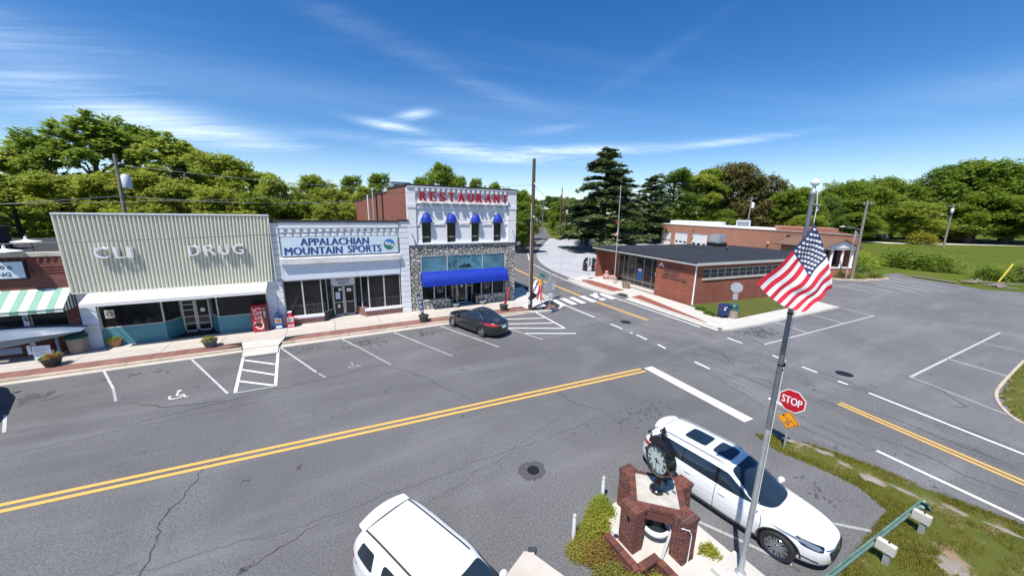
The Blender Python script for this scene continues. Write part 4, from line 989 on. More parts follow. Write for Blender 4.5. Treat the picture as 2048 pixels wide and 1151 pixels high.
dA = shop_door(sp_, 0.28, 1.10, 32.2, 0.14, 2.78, (1.28,)); dB = shop_door(sp_, 1.12, 1.96, 32.2, 0.14, 2.78, (1.28,))
B(dA, 'handle', 'alu_light', (1.0, 1.04, 32.13, 32.19, 0.9, 1.6)); B(dB, 'handle', 'alu_light', (1.18, 1.22, 32.13, 32.19, 0.9, 1.6))
B(dA, 'poster', 'sign_face', (0.48, 0.82, 32.185, 32.198, 1.6, 2.2)); B(dA, 'notice', 'sign_white', (0.72, 0.95, 32.185, 32.198, 2.32, 2.52)); B(dB, 'notice', 'sign_white', (1.36, 1.7, 32.185, 32.198, 2.2, 2.48)); B(dA, 'sticker', 'sign_white', (0.58, 0.76, 32.185, 32.198, 0.85, 1.12))
ts = MB(); ts.box(0.22, 2.02, 32.16, 32.24, 2.80, 3.70); ts = ts.build('transom_sign', M['fascia'], sp_)
letters('lettering', 'MOUNTAIN', M['plastic'], (0.60, 32.152, 3.16), (1, 0, 0), (0, 0, 1), 1.05, 0.20, ts, depth=0.006, bold=0.02); letters('lettering', 'SPORTS', M['plastic'], (0.74, 32.152, 2.88), (1, 0, 0), (0, 0, 1), 0.78, 0.20, ts, depth=0.006, bold=0.02)
B(sp_, 'interior_wall', 'interior', (-3.0, 5.6, 34.4, 34.5, 0.2, 3.7)); B(sp_, 'interior_floor', 'interior', (-3.0, 5.6, 32.6, 34.4, 0.12, 0.15))
for x0_, x1_ in ((-2.95, -0.35), (2.9, 5.5)):
    rl = MB(); rl.box(x0_, x1_, FY + 0.32, FY + 0.36, 1.55, 1.60); rl = rl.build('railing', M['sign_white'], sp_)
    k = 16 if x0_ < 0 else 14
    for i in range(k): B(rl, 'baluster', 'sign_white', (x0_ + 0.06 + i * (x1_ - x0_ - 0.1) / (k - 1), x0_ + 0.09 + i * (x1_ - x0_ - 0.1) / (k - 1), FY + 0.325, FY + 0.355, 0.82, 1.55))
for xw in (-2.65, -1.1):   # bicycle wheels in the window
    mb = MB(); mb.lathe([(0.30, -0.015), (0.33, -0.015), (0.33, 0.015), (0.30, 0.015), (0.30, -0.015)], 24, (xw, FY + 0.55, 1.1), M=Matrix.Rotation(R(90), 3, 'X'))
    for k in range(9): t = k * math.pi / 9; mb.tube([(xw - 0.3 * math.cos(t), FY + 0.55, 1.1 - 0.3 * math.sin(t)), (xw + 0.3 * math.cos(t), FY + 0.55, 1.1 + 0.3 * math.sin(t))], 0.004, 4)
    mb.build('display_wheel', M['alu'], sp_)
B(sp_, 'display_box', 'blue_box', (2.1, 2.35, 32.5, 32.7, 1.0, 1.7))
mb = MB(); mb.tube([(1.85, FY - 0.11, 4.62), (2.2, FY - 0.13, 3.74)], 0.012, 5); mb.build('cable', M['sign_back'], sp_)
B(sp_, 'flood_lamp', 'sign_white', (1.78, 1.92, FY - 0.22, FY - 0.10, 4.58, 4.74))

# ---- restaurant
re_ = thing('restaurant_building', 'two storey corner building with white upper floor, blue awnings and fieldstone front', 'restaurant', (11.8, FY, 0))
wins = [(7.68, 8.52), (9.96, 10.82), (12.33, 13.16), (14.64, 15.50)]
mb = MB(); wall_holes(mb, 6.50, 17.03, 6.12, 11.02, FY, 0.4, [(a, b, 6.24, 8.22) for a, b in wins]); mb.build('front_wall', M['brick_white'], re_)
B(re_, 'side_wall', 'brick_white', (16.65, 17.03, FY + 0.4, 60, 0, 10.9))
# stepped brick side wall, slightly splayed
def sx(y): return 6.5 - 0.062 * (y - 31)
for y0_, y1_, z in ((31.4, 38.1, 11.10), (38.1, 44.6, 10.78), (44.6, 52.9, 10.55), (52.9, 60.3, 10.30)):
    mb = MB(); mb.add([(sx(y0_), y0_, 0), (sx(y1_), y1_, 0), (sx(y1_) + 0.3, y1_, 0), (sx(y0_) + 0.3, y0_, 0), (sx(y0_), y0_, z), (sx(y1_), y1_, z), (sx(y1_) + 0.3, y1_, z), (sx(y0_) + 0.3, y0_, z)], [(0, 4, 5, 1), (1, 5, 6, 2), (2, 6, 7, 3), (3, 7, 4, 0), (4, 7, 6, 5)])
    mb.build('side_wall', M['brick_side'], re_)
    mb = MB(); mb.box(sx(y0_) - 0.05, sx(y0_) + 0.36, y0_ - 0.02, y1_, z, z + 0.14, 0, math.atan(0.062), (sx(y0_), y0_)); mb.build('side_coping', M['roof_dark'], re_)
mb = MB(); mb.prism([(6.75, 31.5), (16.65, 31.5), (16.65, 60), (5.0, 60)], 9.9, 10.0); mb.build('roof', M['roof_dark'], re_); B(re_, 'rear_wall', 'brick_side', (4.8, 17.0, 60, 60.3, 0, 10.2))
mb = MB(); mb.add([(6.40, FY - 0.24, 11.14), (17.12, FY - 0.24, 11.10), (17.12, FY + 0.55, 11.10), (6.40, FY + 0.55, 11.14), (6.40, FY - 0.24, 11.25), (17.12, FY - 0.24, 11.21), (17.12, FY + 0.55, 11.21), (6.40, FY + 0.55, 11.25)], [(0, 1, 5, 4), (1, 2, 6, 5), (2, 3, 7, 6), (3, 0, 4, 7), (4, 5, 6, 7), (0, 3, 2, 1)]); mb.build('coping', M['roof_dark'], re_)
B(re_, 'cornice', 'white', (6.50, 17.03, FY - 0.22, FY, 11.0, 11.10))
for x0_, x1_ in ((6.47, 7.18), (16.12, 17.05)): B(re_, 'corner_pier', 'brick_white', (x0_, x1_, FY - 0.12, FY, 6.14, 10.98)); B(re_, 'pier_band', 'white', (x0_ - 0.02, x1_ + 0.02, FY - 0.17, FY - 0.12, 9.30, 9.62))
nd = 19; wd = (16.12 - 7.18) / nd
for i in range(nd):
    x = 7.18 + i * wd; mb = MB(); mb.box(x, x + wd * 0.52, FY - 0.20, FY, 10.68, 10.99); mb.box(x + wd * 0.06, x + wd * 0.46, FY - 0.13, FY, 10.50, 10.68); mb.build('dentil', M['white'], re_)
B(re_, 'belt_course', 'white', (7.19, 16.11, FY - 0.08, FY, 9.28, 9.42)); B(re_, 'belt_course', 'white', (7.19, 16.11, FY - 0.16, FY, 9.66, 9.74))
mb = MB()
for i in range(72): mb.box(7.5 + i * 0.118, 7.56 + i * 0.118, FY - 0.13, FY, 9.46, 9.66)
mb.build('small_corbels', M['white'], re_, kind='stuff')
lw = dict(zip('RESTAUN', (0.60, 0.56, 0.58, 0.60, 0.66, 0.58, 0.60)))
xl = 7.50
for ch in 'RESTAURANT':
    letters('letter', ch, M['red_letter'], (xl, FY - 0.30, 9.86), (1, 0, 0), (0, 0, 1), lw[ch], 0.78, re_, bold=0.055, depth=0.16); xl += lw[ch] + 0.268
B(re_, 'sill_course', 'white', (7.19, 16.11, FY - 0.18, FY, 6.10, 6.23)); B(re_, 'sill_course', 'white', (6.45, 7.19, FY - 0.15, FY, 6.10, 6.16)); B(re_, 'sill_course', 'white', (16.11, 17.06, FY - 0.15, FY, 6.10, 6.16))
for i, (a, b) in enumerate(wins):
    w = pane_window(re_, a, b, 6.24, 8.22, FY + 0.26, nx=1, nz=1, fw=0.05, fm='plastic', gm='glass', name='upper_window')
    B(w, 'meeting_rail', 'sign_back', (a + 0.05, b - 0.05, FY + 0.25, FY + 0.27, 6.72, 6.80)); B(w, 'sill', 'white', (a - 0.06, b + 0.06, FY - 0.06, FY + 0.26, 6.20, 6.25))
    cx = (a + b) / 2; hw = (b - a) / 2 + 0.04
    # domed awning
    P = []
    for iu in range(13):
        t = math.pi * iu / 12; row = []
        for iv in range(7):
            s_ = iv / 6; ang = s_ * math.pi / 2
            row.append((cx - hw * math.cos(t) * 1.0, FY - 0.42 * math.cos(ang) * (0.35 + 0.65 * math.sin(t)) - 0.02, 8.06 + (0.80 * math.sin(t) ** 0.8) * math.sin(ang)))
        P.append(row)
    dm = MB(); dm.grid(P); dm = dm.build('window_awning', M['blue_canvas'], re_, smooth=True)
    mb = MB()
    for iu in range(0, 13, 3):
        row = [Vector(p) + Vector((0, -0.008, 0.005)) for p in P[iu]]; mb.tube(row, 0.012, 4)
    mb.tube([Vector(p[0]) for p in P], 0.015, 4); mb.build('awning_rib', M['navy_letter'], dm, kind='stuff')
    ar = MB(); n_ = 24; vs = []
    for k in range(n_ + 1):
        t = math.pi * k / n_
        for rr, yy in ((hw + 0.05, FY - 0.05), (hw + 0.20, FY - 0.07), (hw + 0.20, FY), (hw + 0.05, FY)): vs.append((cx + rr * math.cos(t), yy, 8.06 + rr * math.sin(t) * 1.9 * 0.52 + 0.0))
    ar.add(vs, [(4 * k + q, 4 * k + (q + 1) % 4, 4 * k + 4 + (q + 1) % 4, 4 * k + 4 + q) for k in range(n_) for q in range(4)]); ar.build('arch_moulding', M['white'], re_)
prev = 7.19
for a, b in wins + [(16.11, 17)]: B(re_, 'string_course', 'white', (prev, a - (0.25 if a < 16 else 0), FY - 0.07, FY, 7.82, 7.98)); prev = b + 0.25
for x in (6.62, 16.62):
    mb = MB(); mb.tube([(x, FY - 0.12, 7.35), (x, FY - 0.38, 7.30), (x + 0.05, FY - 0.42, 7.05)], [0.05, 0.06, 0.13], 8); mb.build('wall_lamp', M['sign_back'], re_)
# fieldstone ground floor: every stone cut from a plane partition
def clip(poly, nx, ny, d):
    out = []
    for i in range(len(poly)):
        a, b = poly[i], poly[(i + 1) % len(poly)]; da, db = a[0] * nx + a[1] * ny - d, b[0] * nx + b[1] * ny - d
        if da <= 0: out.append(a)
        if (da < 0 < db) or (db < 0 < da):
            t = da / (da - db); out.append((a[0] + (b[0] - a[0]) * t, a[1] + (b[1] - a[1]) * t))
    return out
def stones(regions, size, seed):
    r_ = random.Random(seed); cells = []
    for (x0, x1, z0, z1) in regions:
        seeds = []; area = (x1 - x0) * (z1 - z0); want = max(2, int(area / (size * size))); tries = 0
        while len(seeds) < want and tries < 6000:
            tries += 1; p = (r_.uniform(x0, x1), r_.uniform(z0, z1))
            if all((p[0] - q[0]) ** 2 + ((p[1] - q[1]) * 1.25) ** 2 > (size * 0.62) ** 2 for q in seeds): seeds.append(p)
        for s_ in seeds:
            poly = [(x0, z0), (x1, z0), (x1, z1), (x0, z1)]
            for q in seeds:
                if q is s_ or abs(q[0] - s_[0]) > size * 4 or abs(q[1] - s_[1]) > size * 4: continue
                nx, ny = q[0] - s_[0], q[1] - s_[1]; l = math.hypot(nx, ny); nx /= l; ny /= l
                poly = clip(poly, nx, ny, (s_[0] + q[0]) / 2 * nx + (s_[1] + q[1]) / 2 * ny - 0.028)
                if len(poly) < 3: break
            if len(poly) >= 3:
                a_ = abs(sum(poly[i][0] * poly[(i + 1) % len(poly)][1] - poly[(i + 1) % len(poly)][0] * poly[i][1] for i in range(len(poly)))) / 2
                if a_ > 0.004: cells.append((a_, poly))
    return cells
reg = [(6.44, 17.03, 5.12, 6.08), (6.44, 7.47, 0.14, 5.11), (15.92, 17.03, 0.14, 5.11), (7.49, 10.2, 0.14, 0.92), (12.72, 15.9, 0.14, 0.96)]
cells = stones(reg, 0.335, 11)
mb = MB(); wall_holes(mb, 6.42, 17.04, 0.1, 6.10, FY - 0.01, 0.4, [(7.48, 15.91, 0.94, 5.10), (10.25, 12.70, 0.0, 0.95)]); fst = mb.build('fieldstone_wall', M['stone_joint'], re_)
stone_mats = [simple('fieldstone_%s' % n, c, 0.85, var=0.18, vscale=5, bump=0.5, bscale=14) for n, c in (('grey', (0.36, 0.35, 0.32)), ('pale', (0.45, 0.43, 0.39)), ('tan', (0.39, 0.35, 0.29)), ('dull', (0.29, 0.28, 0.26)))]
def stone_mesh(mb, poly, y, d, r_):
    cx = sum(p[0] for p in poly) / len(poly); cz = sum(p[1] for p in poly) / len(poly); n = len(poly)
    a = [(p[0], y, p[1]) for p in poly]; b = [(cx + (p[0] - cx) * 0.93, y - d, cz + (p[1] - cz) * 0.93) for p in poly]
    mb.add(a + b + [(cx, y - d * 1.35, cz)], [(i, (i + 1) % n, n + (i + 1) % n, n + i) for i in range(n)] + [(n + i, n + (i + 1) % n, 2 * n) for i in range(n)], 0)
cells.sort(key=lambda c: -c[0]); r_ = random.Random(2); rest = MB()
for i, (a_, poly) in enumerate(cells):
    if i < 298:
        mb = MB(); stone_mesh(mb, poly, FY - 0.012, r_.uniform(0.025, 0.055), r_); mb.build('stone', stone_mats[r_.choice((0, 0, 1, 1, 2, 3))], fst)
    else: stone_mesh(rest, poly, FY - 0.012, r_.uniform(0.02, 0.04), r_)
if rest.v: rest.build('small_stones', stone_mats[0], fst, kind='stuff')
# transom glazing
tw = MB(); tw.box(7.46, 15.92, FY - 0.04, FY + 0.06, 5.03, 5.13)
for x in (7.46, 9.87, 13.40, 15.84): tw.box(x, x + 0.08, FY - 0.04, FY + 0.06, 3.5, 5.03)
tw = tw.build('transom_frame', M['alu_light'], re_)
for a, b in ((7.54, 9.87), (9.95, 13.40), (13.48, 15.84)): B(tw, 'teal_panel', 'glass_teal', (a, b, FY + 0.0, FY + 0.02, 3.5, 5.03))
dk = simple('dark_teal_print', (0.012, 0.045, 0.055), 0.5)
disc(tw, 'arch_line', dk, 11.68, 3.62, 1.50, 1.56, FY - 0.006, 4, 176, 50); disc(tw, 'arch_line', dk, 11.68, 3.62, 1.0, 1.03, FY - 0.006, 4, 176, 50)
cx_, cz_ = 11.68, 3.62; txt = 'GLEN ALPINE DEPOT'
for i, ch in enumerate(txt):
    if ch == ' ': continue
    a = R(160 - 140 * i / (len(txt) - 1)); rr = 1.16
    ux = Vector((math.sin(a), 0, -math.cos(a))); uz = Vector((math.cos(a), 0, math.sin(a)))
    o_ = Vector((cx_, FY - 0.006, cz_)) + uz * rr - ux * 0.085; letters('letter', ch, dk, o_, ux, uz, 0.05 if ch == 'I' else 0.17, 0.23, tw, bold=0.02, depth=0.004)
r_ = random.Random(9)
for k in range(46):   # scribbled texture outside the arch
    side_ = r_.choice((-1, 1)); x = cx_ + side_ * r_.uniform(0.9, 1.68); z = r_.uniform(4.0, 5.0)
    if math.hypot(x - cx_, z - cz_) < 1.62: continue
    mb = MB(); a = r_.uniform(0, 3.14); mb.quad(*[(x + u * math.cos(a) - v * math.sin(a), FY - 0.006, z + u * math.sin(a) + v * math.cos(a)) for u, v in ((-0.08, -0.02), (0.08, -0.02), (0.08, 0.02), (-0.08, 0.02))]); mb.build('print_dash', dk, tw)
# little locomotive emblem (flat print)
for q in ((11.05, 12.25, 3.86, 4.02), (11.25, 12.1, 4.02, 4.10), (11.5, 11.62, 4.10, 4.26), (11.85, 12.2, 4.02, 4.18), (12.25, 12.45, 3.86, 3.92)):
    B(tw, 'train_print', dk, (q[0], q[1], FY - 0.009, FY - 0.004, q[2], q[3]))
for x in (11.2, 11.5, 11.8, 12.1): disc(tw, 'train_print', dk, x, 3.84, 0, 0.07, FY - 0.0095, n=12)
# blue barrel awning
P = []
for x in (7.42, 15.86):
    row = []
    for k in range(9):
        t = k / 8 * math.pi / 2; row.append((x, FY - 0.02 - 1.0 * math.sin(t), 2.62 + 1.02 * math.cos(t)))
    row.append((x, FY - 1.03, 2.46)); P.append(row)
mb = MB(); mb.grid(P)
for x, row in ((7.42, P[0]), (15.86, P[1])):
    mb.add([(x, FY, 2.46)] + row, [(0, i, i + 1) for i in range(1, 10)])
ba = mb.build('barrel_awning', M['blue_canvas'], re_, angle=50)
# lower front
pane_window(re_, 7.50, 8.62, 0.98, 3.5, FY + 0.06, fw=0.05); pane_window(re_, 8.62, 9.74, 0.98, 3.5, FY + 0.06, fw=0.05); slant_window(re_, (9.74, FY + 0.08), (10.62, 32.0), 0.98, 3.5)
pane_window(re_, 13.36, 14.56, 0.98, 3.5, FY + 0.06, fw=0.05); pane_window(re_, 14.56, 15.88, 0.98, 3.5, FY + 0.06, fw=0.05); slant_window(re_, (12.76, 32.0), (13.36, FY + 0.08), 0.98, 3.5)
B(re_, 'window_sill', 'stone_cap', (7.48, 9.9, FY - 0.09, FY + 0.15, 0.92, 0.985)); B(re_, 'window_sill', 'stone_cap', (13.1, 15.9, FY - 0.09, FY + 0.15, 0.95, 0.985))
slant_wall(re_, 'entry_wall', (10.22, FY + 0.02), (10.62, 32.0), 0.13, 0.98, 'stone_joint'); slant_wall(re_, 'entry_wall', (12.76, 32.0), (12.74, FY + 0.02), 0.13, 0.98, 'stone_joint')
d_ = shop_door(re_, 11.14, 12.12, 32.0, 0.14, 2.4, (0.5,), gm='glass_shop'); B(d_, 'handle', 'alu', (11.24, 11.28, 31.93, 31.99, 0.9, 1.4)); B(d_, 'notice', 'sign_white', (11.5, 11.75, 31.985, 31.998, 1.75, 1.95))
for a, b in ((10.68, 11.1), (12.16, 12.74)): pane_window(re_, a, b, 0.14, 3.5, 32.0, nz=2, fw=0.05, name='side_light')
B(re_, 'transom_light', 'glass', (11.14, 12.12, 32.02, 32.04, 2.45, 3.5)); B(re_, 'interior_wall', 'interior', (7.5, 15.9, 34.3, 34.4, 0.2, 3.5)); B(re_, 'entry_floor', 'concrete', (10.3, 12.7, FY + 0.02, 32.1, 0.1, 0.134))
for cx in (9.18, 13.96):   # round window decals with lettering
    y = FY + 0.045; disc(re_, 'decal_ring', M['sign_back'], cx, 2.12, 0.30, 0.33, y, n=26); disc(re_, 'decal_ring', M['sign_back'], cx, 2.12, 0.16, 0.18, y, n=22)
    letters('decal_lettering', 'DEPOT', M['sign_back'], (cx - 0.26, y - 0.003, 1.62), (1, 0, 0), (0, 0, 1), 0.52, 0.14, re_, depth=0.003, bold=0.02)
mb = MB(); mb.lathe([(0.16, 0), (0.2, 0.12), (0.36, 0.25), (0.38, 0.32), (0.30, 0.33), (0.3, 0.28), (0, 0.28)], 16, (10.55, 30.75, 0.14)); tag(mb.build('stone_urn', M['stone_cap'], None, smooth=True), 'low stone coloured bowl planter left of the restaurant door', 'planter')
mb = MB(); mb.lathe([(0.16, 0), (0.2, 0.12), (0.36, 0.25), (0.38, 0.32), (0.30, 0.33), (0.3, 0.28), (0, 0.28)], 16, (13.3, 30.70, 0.14)); tag(mb.build('stone_urn', M['stone_cap'], None, smooth=True), 'low stone coloured bowl planter right of the restaurant door', 'planter')
# rooftop bits
t = thing('rooftop_pipe', 'white vertical pipe rising against the old brick side wall', 'pipe', (5.0, 47, 7.4)); mb = MB(); mb.tube([(5.15, 47, 7.4), (5.15, 47, 10.9)], 0.07, 8); mb.build('pipe', M['sign_white'], t); mb = MB(); mb.lathe([(0.2, 0), (0.1, 0.1), (0.08, 0.2)], 10, (5.15, 47, 7.4)); mb.build('flashing', M['sign_back'], t)
for y_ in (40.2, 43.3):
    mb = MB(); mb.tube([(sx(y_) - 0.1, y_, 7.4), (sx(y_) - 0.1, y_, 10.9)], 0.06, 6); mb.build('dark_conduit', M['black'], re_)
t = thing('roof_vent', 'twin grey metal vent pipes standing on the sports shop roof', 'vent', (5.1, 44.0, 7.4)); mb = MB(); mb.tube([(5.3, 43.2, 7.4), (5.3, 43.2, 11.2)], 0.10, 8); mb.build('pipe', M['steel'], t); mb = MB(); mb.lathe([(0.16, 0), (0.16, 0.25), (0.0, 0.35)], 10, (5.3, 43.2, 11.15)); mb.build('cap', M['steel'], t)
t = thing('rooftop_unit', 'grey air conditioning box on the restaurant roof behind the parapet', 'air conditioner', (7.4, 39.5, 10.0)); B(t, 'housing', 'sign_back', (6.7, 8.6, 38.8, 40.2, 10.0, 11.9)); B(t, 'grille', 'plastic', (6.9, 8.4, 38.78, 38.8, 10.9, 11.7)); B(t, 'lid', 'steel', (6.66, 8.64, 38.76, 40.24, 11.9, 11.95))

# ---- post office (its front runs along PU, its side along PV)
PA = Vector((32.4, 21.4, 0)); PU = (Vector((34.5, 38.5, 0)) - PA).normalized(); PV = Vector((PU.y, -PU.x, 0))
po = thing('post_office', 'low red brick post office with black flat roof and glass entrance', 'post office', tuple(PA))
PM = Matrix(((PV.x, PU.x, 0, PA.x), (PV.y, PU.y, 0, PA.y), (0, 0, 1, 0), (0, 0, 0, 1)))   # local: +x into the building, +y along the front
def lb(parent, name, m_, *boxes, XF=PM, **kw):
    mb = MB()
    for b in boxes: mb.box(*b)
    mb.v = [tuple(XF @ Vector(p)) for p in mb.v]
    return mb.build(name, M[m_] if isinstance(m_, str) else m_, parent, **kw)
lb(po, 'front_wall', 'brick_red', (0, 0.3, 0, 5.3, 0, 4.2)); lb(po, 'front_wall', 'brick_red', (1.5, 1.8, 13.75, 17.0, 0, 4.2))
lb(po, 'wing_wall', 'brick_red', (0, 1.5, 16.7, 17.0, 0, 4.2)); lb(po, 'return_wall', 'brick_red', (0.3, 1.6, 5.0, 5.3, 0, 4.2))
mb = MB(); wall_holes(mb, 0, 17.6, 0, 4.2, 0, 0.3, [(1.05, 15.8, 2.78, 3.78)]); mb.v = [tuple(PM @ Vector((p[0] + 0.3 if p[0] < 0.01 else p[0], p[1], p[2]))) for p in mb.v]; mb.build('side_wall', M['brick_red'], po)
lb(po, 'back_wall', 'brick_red', (17.3, 17.6, 0.3, 17.0, 0, 4.2)); lb(po, 'back_wall', 'brick_red', (1.8, 17.3, 16.7, 17.0, 0, 4.2)); lb(po, 'rear_wing', 'brick_red', (17.6, 27.5, 5.0, 16.6, 0, 3.9))
lb(po, 'roof_edge', 'alu_light', (-0.45, 18.0, -0.45, 17.4, 4.20, 4.46)); lb(po, 'roof', 'roof_black', (-0.38, 17.93, -0.38, 17.33, 4.46, 4.50)); lb(po, 'rear_roof', 'roof_black', (17.95, 27.9, 4.7, 17.0, 3.9, 4.12))
lb(po, 'roof_seam', 'plastic', (-0.3, 17.8, 5.2, 5.26, 4.502, 4.512)); lb(po, 'roof_seam', 'plastic', (-0.3, 17.8, 11.2, 11.26, 4.502, 4.512)); lb(po, 'roof_edge_strip', 'plastic', (-0.46, -0.40, -0.4, 17.3, 4.38, 4.47))
# windows of the side wall
n_ = 14; w_ = (15.8 - 1.05) / n_
fr_ = lb(po, 'window_band', 'alu_light', (1.05, 15.8, 0.08, 0.16, 2.78, 2.86), (1.05, 15.8, 0.08, 0.16, 3.70, 3.78), *[(1.05 + i * w_ - (0.03 if i else 0), 1.05 + i * w_ + 0.05, 0.085, 0.155, 2.86, 3.70) for i in range(n_ + 1)])
for i in range(n_):
    lb(fr_, 'pane', 'glass', (1.05 + i * w_ + 0.05, 1.05 + (i + 1) * w_ - 0.03, 0.11, 0.12, 2.86, 3.70)); lb(fr_, 'mid_rail', 'alu_light', (1.05 + i * w_ + 0.05, 1.05 + (i + 1) * w_ - 0.03, 0.09, 0.13, 3.26, 3.30))
lb(po, 'window_sill', 'concrete_w', (0.95, 15.9, -0.10, 0.2, 2.64, 2.778))
# glazed entrance
ge = lb(po, 'entrance_frame', 'alu', (1.45, 1.55, 5.3, 13.75, 0.70, 0.80), (1.45, 1.55, 5.3, 13.75, 3.72, 3.84), (1.44, 1.56, 5.3, 13.75, 0.15, 0.25), *[(1.45, 1.55, y, y + 0.07, 0.16, 4.19) for y in (5.31, 6.1, 7.42, 8.8, 10.3, 11.7, 12.6, 13.66)])
ys_ = [5.31, 6.1, 7.42, 8.8, 10.3, 11.7, 12.6, 13.66]
for a, b in zip(ys_, ys_[1:]): lb(ge, 'pane', 'glass', (1.49, 1.51, a + 0.07, b, 0.25, 4.19))
lb(ge, 'blue_notice', 'blue_box', (1.46, 1.48, 9.0, 10.0, 0.9, 2.3)); lb(ge, 'white_notice', 'sign_white', (1.452, 1.458, 9.2, 9.8, 2.0, 2.35)); lb(ge, 'white_notice', 'sign_white', (1.452, 1.458, 6.5, 6.9, 1.9, 2.3)); lb(ge, 'handle', 'alu_light', (1.38, 1.44, 7.3, 7.34, 1.1, 1.5))
lb(po, 'entrance_soffit', 'fascia', (0, 1.5, 5.3, 16.7, 4.12, 4.195)); lb(po, 'entrance_fascia', 'plastic', (-0.02, 0.06, 5.3, 16.7, 3.95, 4.19)); lb(po, 'entrance_step', 'concrete', (-0.0, 1.6, 5.3, 16.7, 0.1, 0.16))
ux = tuple(-PU); po_metal = simple('tarnished_letters', (0.20, 0.12, 0.095), 0.5, 0.2, var=0.2)
for (txt, s_, z, w, h) in (('UNITED STATES', 3.95, 3.52, 2.45, 0.26), ('POST OFFICE', 4.05, 3.12, 2.1, 0.26), ('GLEN ALPINE', 4.15, 2.72, 1.95, 0.24), ('NORTH CAROLINA 28628', 4.25, 2.34, 3.3, 0.24)):
    o_ = PM @ Vector((-0.04, s_, z)); letters('lettering', txt, po_metal, tuple(o_), ux, (0, 0, 1), w, h, po, bold=0.01, depth=0.04)
mb = MB(); o_ = lambda s_, z, d: PM @ Vector((-d, s_, z))
mb.add([o_(4.95, 3.45, .06), o_(4.6, 3.85, .06), o_(4.45, 3.85, .06), o_(4.15, 3.45, .06), o_(4.3, 3.4, .06), o_(4.53, 3.68, .06), o_(4.85, 3.4, .06)], [(0, 6, 5, 1), (1, 5, 2), (2, 5, 4, 3)]); mb.build('eagle_emblem', M['sign_white'], po)
ds = MB(); q0 = PM @ Vector((-0.08, -0.08, 0)); ds.tube([(q0.x, q0.y, 4.2), (q0.x, q0.y, 0.35), (q0.x - 0.12, q0.y - 0.15, 0.2)], 0.075, 8); ds.build('downspout', M['sign_white'], po)
t = thing('rooftop_air_unit', 'pale boxy air conditioner on a black frame on the post office roof', 'air conditioner', (57.7, 35.1, 4.12))
B(t, 'housing', 'steel', (56.8, 58.6, 34.3, 35.9, 4.7, 6.05)); B(t, 'grille', 'sign_back', (56.77, 56.8, 34.5, 35.7, 4.9, 5.9)); B(t, 'grille', 'sign_back', (57.0, 58.4, 34.27, 34.3, 4.9, 5.9)); mb = MB(); mb.box(56.5, 58.9, 34.1, 34.25, 4.3, 4.7); mb.box(56.5, 58.9, 35.95, 36.1, 4.3, 4.7); mb.box(56.5, 56.65, 34.1, 36.1, 4.12, 4.45); mb.box(58.75, 58.9, 34.1, 36.1, 4.12, 4.45); mb.build('frame', M['black'], t)
t = thing('roof_vent', 'small dark mushroom vent on the black post office roof', 'vent', (44, 30, 4.5)); mb = MB(); mb.lathe([(0.12, 0), (0.12, 0.25), (0.28, 0.28), (0.2, 0.42), (0, 0.46)], 12, (48.5, 28, 4.5)); mb.build('cowl', M['plastic'], t)

# ---- town hall and fire station
TA = Vector((96.0, 77.0, 0)); TBv = Vector((76.0, 23.3, 0)); TU = (TBv - TA).normalized(); TN = Vector((-TU.y, TU.x, 0))
if TN.x < 0: TN = -TN
TMO = Matrix(((TU.x, TN.x, 0, TA.x), (TU.y, TN.y, 0, TA.y), (0, 0, 1, 0), (0, 0, 0, 1)))
TS = Vector((0.90, 0.44, 0)); TM = Matrix(((TU.x, TS.x, 0, TA.x), (TU.y, TS.y, 0, TA.y), (0, 0, 1, 0), (0, 0, 0, 1)))   # the plan is skewed: its ends run along TS
     # local: +x along the long wall towards the camera side, +y into the building
th = thing('town_hall', 'long low tan brick town hall with white garage doors and columned porch', 'town hall', tuple(TA))
TX = lambda *a, **k: lb(*a, XF=TM, **k)
mb = MB(); wall_holes(mb, 0, 57.3, 0, 6.25, 0, 0.4, [(0.7, 5.6, -1, 4.1), (7.6, 13.6, -1, 4.2), (15.6, 21.9, -1, 4.3)]); mb.v = [tuple(TM @ Vector(p)) for p in mb.v]; mb.build('long_wall', M['brick_tan'], th)
TX(th, 'end_wall', 'brick_tan', (56.9, 57.3, 0.4, 16, 0, 6.25)); TX(th, 'end_wall', 'brick_tan', (0, 0.4, 0.4, 16, 0, 6.25)); TX(th, 'back_wall', 'brick_tan', (0, 57.3, 16, 16.4, 0, 6.3))
TX(th, 'parapet', 'stone_cap', (-0.1, 57.4, -0.12, 0.5, 6.25, 6.40)); TX(th, 'roof', 'roof_white', (0.5, 42, 0.5, 16, 6.38, 6.52)); TX(th, 'roof', 'roof_brown', (42, 56.8, 0.5, 16, 6.0, 6.1))
TX(th, 'raised_roof', 'roof_white', (3, 26, 4, 14, 6.5, 7.4)); TX(th, 'raised_wall', 'brick_tan', (41.8, 55, 6, 14, 6.1, 7.1))
for x0_, x1_, zt, k in ((0.7, 5.6, 4.1, 3), (7.6, 13.6, 4.2, 3), (15.6, 21.9, 4.3, 3)):
    gd = TX(th, 'garage_door', 'sign_white', *[(x0_, x1_, 0.18, 0.26, z0_, z0_ + zt / 7 - 0.03) for z0_ in [zt * i / 7 for i in range(7)]])
    w_ = (x1_ - x0_) / k
    for i in range(k): TX(gd, 'door_light', 'glass', (x0_ + i * w_ + 0.35, x0_ + (i + 1) * w_ - 0.35, 0.15, 0.18, 1.25, 1.75))
for x in (3.0, 16.0): 
    mb = MB(); p0 = TM @ Vector((x, -0.1, 5.2)); p1 = TM @ Vector((x, -0.8, 5.3)); p2 = TM @ Vector((x, -0.9, 4.9)); mb.tube([p0, p1, p2], [0.06, 0.08, 0.28], 8); mb.build('wall_lamp', M['plastic'], th)
